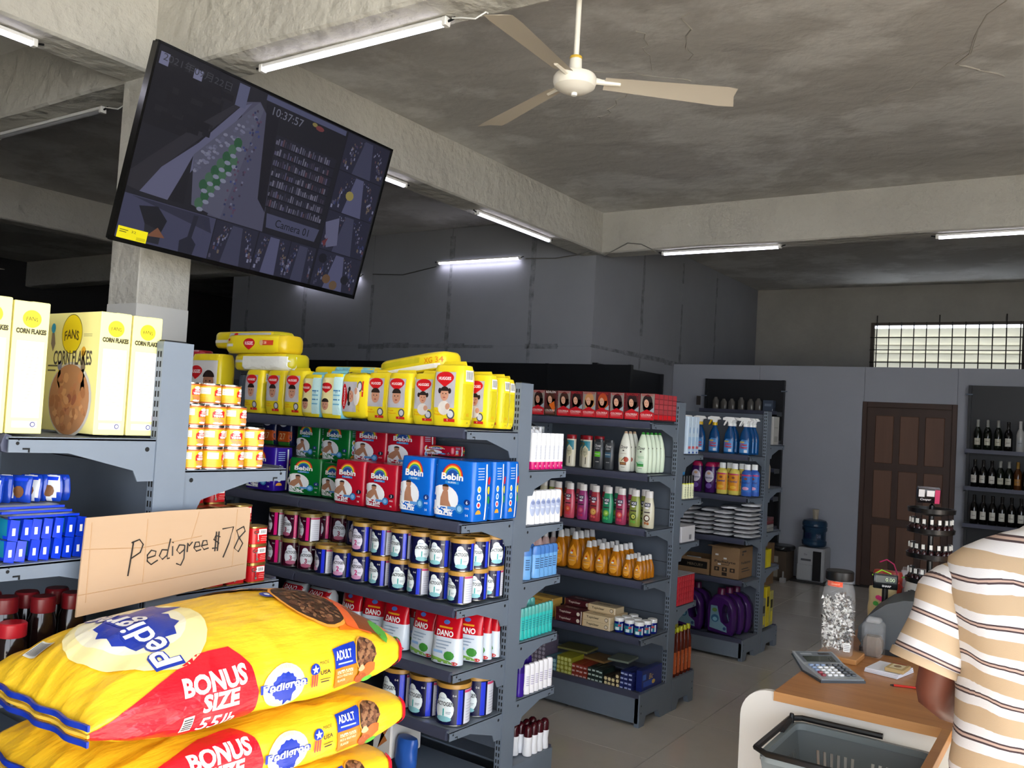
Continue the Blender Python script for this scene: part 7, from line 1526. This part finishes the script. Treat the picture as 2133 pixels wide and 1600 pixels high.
    for j, (zo, mm, hgt) in enumerate(((.012, SKB, .011), (-.002, P('D8B040', .35), .006), (-.016, SKB, .011))):
        vs = []
        for i in range(m_ + 1):
            x = -W_ / 2 * .985 + W_ * .985 * i / m_; y = -L / 2 - .006 - .004 * math.sin(i * .9 + seed) - .010 * (1 - (2 * x / W_) ** 2) * .3; z = zo + .006 * noise.noise(Vector((x * 5, seed, 1)))
            vs += [(x, y, z - hgt / 2), (x, y - .001, z + hgt / 2), (x, y + .004, z + hgt / 2), (x, y + .004, z - hgt / 2)]
        b.add(vs, [(4 * i + a, 4 * (i + 1) + a, 4 * (i + 1) + (a + 1) % 4, 4 * i + (a + 1) % 4) for i in range(m_) for a in range(4)] + [(3, 2, 1, 0), (4 * m_, 4 * m_ + 1, 4 * m_ + 2, 4 * m_ + 3)], mm)
    b.build('sewn_tape', t, ang=40)
    return Proto(t)
SK1 = sack(3, .140, .075); SK2 = sack(5, .130, .0, full=False)
sx, sy_ = -1.725, 1.235
SK1.put((sx, sy_, 1.052), 0, 'topmost yellow dog food sack, its printed face up under the cardboard sign', 'stacked dog food sacks')
z = 1.052 - .142; nmz = ['second from top', 'third from top', 'fourth from top', 'fifth from top', 'sixth from top', 'lowest']
for k in range(6):
    o = SK2.put((sx + (.012, -.01, .0, .01, -.01, 0)[k], sy_ + (.012, .0, .01, 0, .01, 0)[k], z - k * .142), 0, 'yellow dog food sack, %s of the pile' % nmz[k], 'stacked dog food sacks')
t = thing('pallet', 'low wooden pallet under the dog food sacks', 'pallet', (sx, sy_, 0)); b = MB()
zt = z - 5 * .142 - .076
for i in range(5): b = MB(); b.cbox(-.26, -.42 + i * .185, max(.02, zt - .02), .26, -.42 + i * .185 + .1, max(.04, zt), .002, CARDL); b.build('board', t, smooth=False)
for i in range(3): b = MB(); b.cbox(-.25 + i * .21, -.42, 0, -.25 + i * .21 + .07, .42, max(.02, zt - .021), .002, CARD); b.build('bearer', t, smooth=False)
# cardboard sign leaning against the shelf end
t = thing('cardboard_sign', 'cardboard sign hand-lettered Pedigree $78 standing on the top sack', 'sign', (-1.957, 1.040, 1.174)); t.rotation_euler = (0, rad(-4), 0)
b = MB(); w, h = .455, .20
pts = [(0, -.03), (w, .005), (w + .006, h * .5), (w + .012, h * .95), (w + .002, h * .975), (w * .5, h * .982), (.015, h * .955), (.008, h * .5)]
b.prism(pts, lambda u, v, q: (q, u + .002 * math.sin(u * 20), v), .005, CARDL); b.build('board', t, smooth=False)
b = MB()
for vs in ([(.002, .018), (w * .5, .030), (w - .005, .045)], [(.012, .12), (w * .35, .112), (w * .7, .128)], [(w * .35, .03), (w * .37, .18)], [(w * .62, .10), (w * .68, .19)], [(w * .9, .04), (w * .93, .19)], [(.02, .0), (.028, .18)]): b.tube([(.0052, u + .002 * math.sin(u * 20), v) for u, v in vs], .0011, mat('card_crease', 'B08D68', .8), 4)
b.build('crease', t)
b = MB(); rr2 = .0017; cx = lambda u: .0062 + .002 * 0
def st(pts_, ww=rr2): b.tube([(.0065, u, v) for u, v in pts_], ww, P('1E1A18', .6), 5)
def lt(u0, v0, s, pl): 
    for p in pl: st([(u0 + x * s, v0 + y * s) for x, y in p])
# hand-drawn letters: strokes in a unit box
Z = .001
lt(.125, .058, .062, [[(0, -.15), (.12, .6), (.2, 1.15)], [(.12, 1.1), (.45, 1.2), (.62, 1.0), (.5, .7), (.12, .5)]])
lt(.172, .068, .036, [[(.1, .5), (.7, .62), (.75, .9), (.4, 1.0), (.1, .7), (.1, .3), (.4, .05), (.9, .3)]])
lt(.205, .074, .036, [[(.7, .75), (.3, .8), (.1, .4), (.35, .15), (.7, .4), (.95, 1.5)], [(.7, .4), (.75, .15), (.9, .2)]])
lt(.242, .082, .036, [[(.1, .75), (.1, .1)], [(.1, .98), (.13, 1.02)]])
lt(.254, .08, .036, [[(.7, .8), (.3, .85), (.1, .5), (.35, .25), (.7, .5), (.75, .8), (.7, -.1), (.45, -.55), (.1, -.4)]])
lt(.285, .088, .030, [[(.1, .1), (.15, .85), (.3, .6), (.6, .9)]])
lt(.305, .088, .030, [[(.1, .45), (.7, .5), (.6, .85), (.25, .85), (.1, .4), (.35, .1), (.8, .2)]])
lt(.328, .09, .030, [[(.1, .45), (.7, .5), (.6, .85), (.25, .85), (.1, .4), (.35, .1), (.8, .2)]])
lt(.358, .09, .040, [[(.75, .8), (.4, .9), (.25, .65), (.65, .4), (.55, .1), (.15, .1)], [(.35, -.1), (.45, 1.15)], [(.55, -.1), (.65, 1.15)]])
lt(.395, .075, .070, [[(0, .95), (.5, 1.0), (.3, .4), (.05, -.1)], [(.98, .98), (.65, .85), (.75, .6), (.95, .35), (.75, .05), (.55, .2), (.75, .55), (1.05, .8), (.98, .98)]])
o = b.build('marker_lettering', t); o.scale = (1, .96, 1)

# ---------------------------------------------------------------- wall screen
TVC = mat('tv_black', '0A0A0B', .25); Wt, Ht = 1.66, .965
t = thing('wall_screen', 'large tilted flat screen showing camera pictures, mounted at the column', 'television')
# local frame: x along the width (north), z up the screen, facing -y(local) ; built then oriented
def scr(u, v, o): return ((u - .5) * Wt, -.022 - o, (v - .5) * Ht)
b = MB(); b.cbox(-Wt / 2, -.022, -Ht / 2, Wt / 2, .03, Ht / 2, .004, TVC); b.build('housing', t, smooth=False)
b = MB(); 
for q in ((-Wt / 2 - .004, -Ht / 2 - .004, Wt / 2 + .004, -Ht / 2 + .018), (-Wt / 2 - .004, Ht / 2 - .008, Wt / 2 + .004, Ht / 2 + .004), (-Wt / 2 - .004, -Ht / 2, -Wt / 2 + .009, Ht / 2), (Wt / 2 - .009, -Ht / 2, Wt / 2 + .004, Ht / 2)): b.box(q[0], -.0275, q[1], q[2], .0, q[3], TVC)
b.build('bezel', t, smooth=False)
_sc = {}
def SM(h, e=.34):
    if h not in _sc:
        m = bpy.data.materials.new('screen_' + h); m.use_nodes = True; p = m.node_tree.nodes['Principled BSDF']; p.inputs['Base Color'].default_value = (.01, .01, .012, 1); p.inputs['Roughness'].default_value = .22
        c = lin(h); g = (c[0] + c[1] + c[2]) / 3; p.inputs['Emission Color'].default_value = (c[0] * .75 + g * .25 + .001, c[1] * .75 + g * .25 + .001, c[2] * .75 + g * .25 + .003, 1); p.inputs['Emission Strength'].default_value = .62; p.inputs['Specular IOR Level'].default_value = .35; _sc[h] = m
    return _sc[h]
D = Dec(scr); R_ = lambda u0, v0, u1, v1, c, L=1: D.rect(u0, v0, u1, v1, SM(c), L); Pp = lambda p, c, L=1: D.poly(p, SM(c), L)
R_(.006, .02, .994, .992, '15151E', .4)
R_(.008, .25, .765, .99, '1A1A22', 1)
Pp([(.29, .25), (.51, .25), (.47, .80), (.38, .93), (.33, .9)], '4A4A66', 2)               # aisle floor
Pp([(.05, .27), (.144, .267), (.2, .45), (.351, .905), (.312, .86), (.2, .6), (.1, .42)], '5E5F84', 2.2)   # freezer lid
Pp([(.008, .28), (.05, .27), (.1, .42), (.2, .62), (.31, .86), (.30, .88), (.18, .68), (.06, .46), (.008, .36)], '2A2830', 2.2)
Pp([(.144, .267), (.2, .27), (.193, .53), (.17, .4)], '14141C', 2.3)
Pp([(.193, .534), (.377, .925), (.40, .9), (.337, .25), (.226, .28)], '53546E', 2.5)
rr = random.Random(4)
for k in range(60): a = rr.random(); q = rr.random(); u = .2 + .18 * a; v = .53 + .36 * a - .10 * q; D.ell(u, v, .007, .008, SM(rr.choice(['6E7090', '5A5C7A', '7A7C98'])), 2.6 + k * .005, 8)
for k in range(14): a = k / 14; u = .25 + .10 * (k % 7) / 7; v = .30 + (.32 * (k % 7) / 7) + (.1 if k >= 7 else 0); D.ell(u, v, .016, .03, SM('1F5A34' if k % 2 else '3A6A4A'), 3.2 + .01 * k, 10); D.ell(u + .008, v - .03, .012, .012, SM('7E84A0'), 3.5 + .01 * k, 8)
for k in range(70): a = rr.random(); u = .33 + .05 * rr.random() + .03 * a; v = .27 + .62 * a; R_(u, v, u + .007, v + .012, rr.choice(['2A3A7A', '5A3A5A', '6A6C8C', '3A2E4A', '23305E']), 3.6 + k * .004)
R_(.008, .6, .25, .99, '101017', 2)
for k in range(30): u, v = rr.uniform(.02, .24), rr.uniform(.62, .95); R_(u, v, u + rr.uniform(.02, .05), v + rr.uniform(.02, .06), rr.choice(['14141A', '1C1B20', '0F0F14']), 2.3 + k * .01)
R_(.29, .86, .33, .98, '565A80', 3); R_(.015, .9, .045, .96, '7678A0', 3); R_(.13, .9, .16, .95, '7678A0', 3)
# central shelving
Pp([(.468, .80), (.747, .80), (.741, .36), (.522, .36)], '1E1E2C', 2.6); Pp([(.51, .36), (.75, .36), (.74, .28), (.52, .28)], '45486A', 2.7)
for r_ in range(7):
    v = .40 + r_ * .058
    for k in range(26): u = .50 - .004 * r_ + k * .0095; R_(u, v, u + rr.uniform(.004, .008), v + rr.uniform(.02, .042), rr.choice(['4A4A62', '5E5C74', '3A3246', '5A3A48', '6A6880', '2A2A3E', '4E4A6E']), 2.9 + k * .003)
    R_(.495, v - .008, .748, v - .003, '0E0E16', 3.2)
Pp([(.405, .95), (.46, .95), (.50, .36), (.46, .42)], '14131C', 2.65)
R_(.40, .955, .76, .985, '4A4E74', 2.2); D.ell(.64, .93, .02, .015, SM('7A2A2E'), 3, 8); D.ell(.615, .94, .012, .012, SM('8A7A2A'), 3, 8)
# small pictures
def tile(u0, v0, u1, v1, kind):
    R_(u0, v0, u1, v1, '23243A', 1.2); n_ = 60; x = u0
    cu = (u0 + u1) / 2
    Pp([(cu - .02, v1 - .01), (cu + .02, v1 - .01), (cu + (u1 - u0) * .22, v0), (cu - (u1 - u0) * .22, v0)], '50527A' if kind else '3A3C5A', 1.6)
    for k in range(n_):
        a = rr.random(); s_ = rr.choice((-1, 1)); off = (.02 + (u1 - u0) * .25 * a) ; u = cu + s_ * (off + rr.random() * (u1 - u0) * .18); v = v1 - .02 - (v1 - v0 - .03) * a
        if u0 < u < u1 - .006: R_(u, v, u + .003 + .005 * a, v + .008 + .014 * a, rr.choice(['5A5C7E', '6E6E8E', '3A3A56', '5A3A44', '6A5A4A', '2C3668', '7A7CA0', '4A4660']), 2 + k * .005)
for k, (u0, u1) in enumerate(((.328, .498), (.502, .64), (.643, .76))): tile(u0, .02, u1, .245, k % 2)
tile(.77, .02, .99, .25, 1); tile(.77, .255, .99, .50, 0); tile(.77, .505, .99, .75, 1); tile(.77, .755, .99, .985, 0)
R_(.008, .02, .325, .245, '3E4062', 1.3); Pp([(.03, .24), (.32, .16), (.30, .24)], '2A2B44', 1.6); Pp([(.06, .2), (.12, .22), (.16, .16), (.15, .1), (.09, .12)], '15161F', 2); Pp([(.09, .12), (.15, .10), (.15, .03), (.10, .03)], '23242E', 2); Pp([(.105, .06), (.135, .115), (.165, .07)], '8A4E22', 2.5)
Pp([(.22, .02), (.27, .02), (.275, .08), (.255, .11), (.262, .23), (.245, .23), (.24, .11), (.215, .08)], '1E2032', 2)
for (u, v, c) in ((.84, .08, '6A4A26'), (.88, .05, '6A5030'), (.8, .2, '14141E'), (.93, .1, '1A1A22'), (.85, .62, '9A8A2A')): D.ell(u, v, .02, .03, SM(c), 3, 10)
Pp([(.77, .42), (.83, .47), (.85, .3), (.80, .27)], '5E5F84', 2.6); Pp([(.775, .3), (.80, .33), (.79, .27)], '6A2028', 2.7)
D.text('2021年09月22日', .145, .94, .045, SM('3E4048'), 4, w=.24, rot=-.02); D.text('10:37:57', .50, .915, .045, SM('6E7084'), 4, w=.13); D.text('Camera 01', .63, .32, .045, SM('0E0E16'), 4, w=.15)
D.rect(.012, .018, .108, .078, P('E8DC14', .4), 5); D.rect(.018, .060, .045, .064, P('4A4410'), 6); D.rect(.018, .050, .04, .054, P('4A4410'), 6); D.text('32', .063, .06, .012, P('6A6420'), 6); D.rect(.075, .024, .104, .04, P('C8BC10'), 6)
D.build('screen_picture', t)
b = MB(); b.box(-.12, .03, -.1, .12, .07, .1, BLACK); b.build('mount_plate', t, smooth=False)
# orient: top edge east of bottom edge (tilted towards the floor), width along building y
TLc = Vector((-3.755, 2.412, 3.337)); BLc = Vector((-3.985, 2.412, 2.398)); TRc = Vector((-3.755, 4.065, 3.29))
ctr = (TRc + BLc) / 2; ux = (TRc - TLc).normalized(); uz = (TLc - BLc).normalized(); uy = uz.cross(ux).normalized(); uz = ux.cross(uy).normalized()
rotm = Matrix((ux, uy, uz)).transposed().to_4x4(); rotm.translation = ctr; t.matrix_world = Matrix.Rotation(G, 4, 'Z') @ rotm
t2 = thing('wall_bracket', 'black steel arm holding the screen off the column', 'bracket', (0, 0, 0), G); b = MB(); c = ctr
b.box(-4.42, 2.93, 2.72, -4.40, 3.10, 3.0, BLACK); b.build('wall_plate', t2, smooth=False); b = MB(); b.tube([(-4.41, 3.02, 2.9), (-4.15, 3.1, 2.9), (ctr.x - .075, ctr.y, ctr.z + .02)], .02, BLACK, 8); b.build('arm', t2)
cable([(-4.07, 3.33, 3.44), (-4.05, 3.35, 3.36), (-4.0, 3.4, 3.25)], .008, BLACK, 'short black lead rising from behind the screen to the beam')

# ---------------------------------------------------------------- ceiling fan
FAN = mat('fan_cream', 'E3DED2', .4); FBL = mat('fan_blade', 'C9BFAE', .5)
hub = Vector((-1.925, 3.235, 3.10)); t = thing('ceiling_fan', 'cream three-bladed ceiling fan hanging from a rod', 'ceiling fan', Bp(hub.x, hub.y, hub.z), G)
b = MB(); b.lathe([(.03, -.032), (.06, -.024), (.088, -.006), (.094, .012), (.094, .034), (.088, .044), (.04, .056), (.026, .06)], FAN, 36); b.lathe([(.012, -.044), (.014, -.038), (.012, -.03)], WHITE, 12); b.build('motor_housing', t)
b = MB(); b.lathe([(.024, .056), (.028, .075), (.026, .125), (.02, .13)], FAN, 18); b.build('rod_collar', t); b = MB(); b.lathe([(.0262, .115), (.0275, .119), (.0275, .124), (.0262, .128)], PL('C9A53A', .5), 18); b.build('tape_band', t)
b = MB(); b.lathe([(.0125, .125), (.0125, .745)], FAN, 12); b.build('down_rod', t); b = MB(); b.lathe([(.03, .69), (.05, .72), (.055, .765)], FAN, 18); b.build('ceiling_cup', t)
a0 = math.atan2(3.66 - hub.y, -1.351 - hub.x)
for k in range(3):
    a = a0 + k * 2 * PI / 3; Mx = Matrix.Rotation(a, 4, 'Z'); Mp = Mx @ Matrix.Rotation(rad(-13), 4, 'X')
    b = MB(); vs = []; N = 12
    for i in range(N + 1):
        s = i / N; x = .13 + .57 * s; hw_ = .045 + .030 * s; z = .02 - .02 * s
        if s > .93: hw_ *= .9
        for y, o in ((-hw_, 0), (0, .006), (hw_, 0), (0, .0035)): vs.append(Mp @ Vector((x + (.02 if y > 0 and i == N else 0), y, z + o)))
    b.add(vs, [(4 * i + q, 4 * (i + 1) + q, 4 * (i + 1) + (q + 1) % 4, 4 * i + (q + 1) % 4) for i in range(N) for q in range(4)] + [(0, 1, 2, 3), (4 * N + 3, 4 * N + 2, 4 * N + 1, 4 * N)], FBL); bl = b.build('fan_blade', t, ang=50)
    b = MB(); b.tube([Mx @ Vector((.07, 0, .03)), Mx @ Vector((.12, 0, .024)), Mx @ Vector((.2, 0, .022))], [.016, .012, .01], FAN, 8); b.build('blade_iron', bl)
# second fan far in the dark bay
t = thing('ceiling_fan', 'dim ceiling fan far off in the dark bay', 'ceiling fan', Bp(-11.9, 5.2, 3.1), G); b = MB(); b.lathe([(.03, -.03), (.1, 0), (.1, .04), (.03, .06)], FAN, 20); b.build('motor_housing', t); b = MB(); b.lathe([(.0125, .06), (.0125, .76)], FAN, 8); b.build('down_rod', t)
for k in range(3):
    Mx = Matrix.Rotation(.3 + k * 2 * PI / 3, 4, 'Z'); b = MB(); b.box(.1, -.06, .01, .68, .06, .016, FBL, Mx); b.build('fan_blade', t, smooth=False)
# dim stock along the far left shelving
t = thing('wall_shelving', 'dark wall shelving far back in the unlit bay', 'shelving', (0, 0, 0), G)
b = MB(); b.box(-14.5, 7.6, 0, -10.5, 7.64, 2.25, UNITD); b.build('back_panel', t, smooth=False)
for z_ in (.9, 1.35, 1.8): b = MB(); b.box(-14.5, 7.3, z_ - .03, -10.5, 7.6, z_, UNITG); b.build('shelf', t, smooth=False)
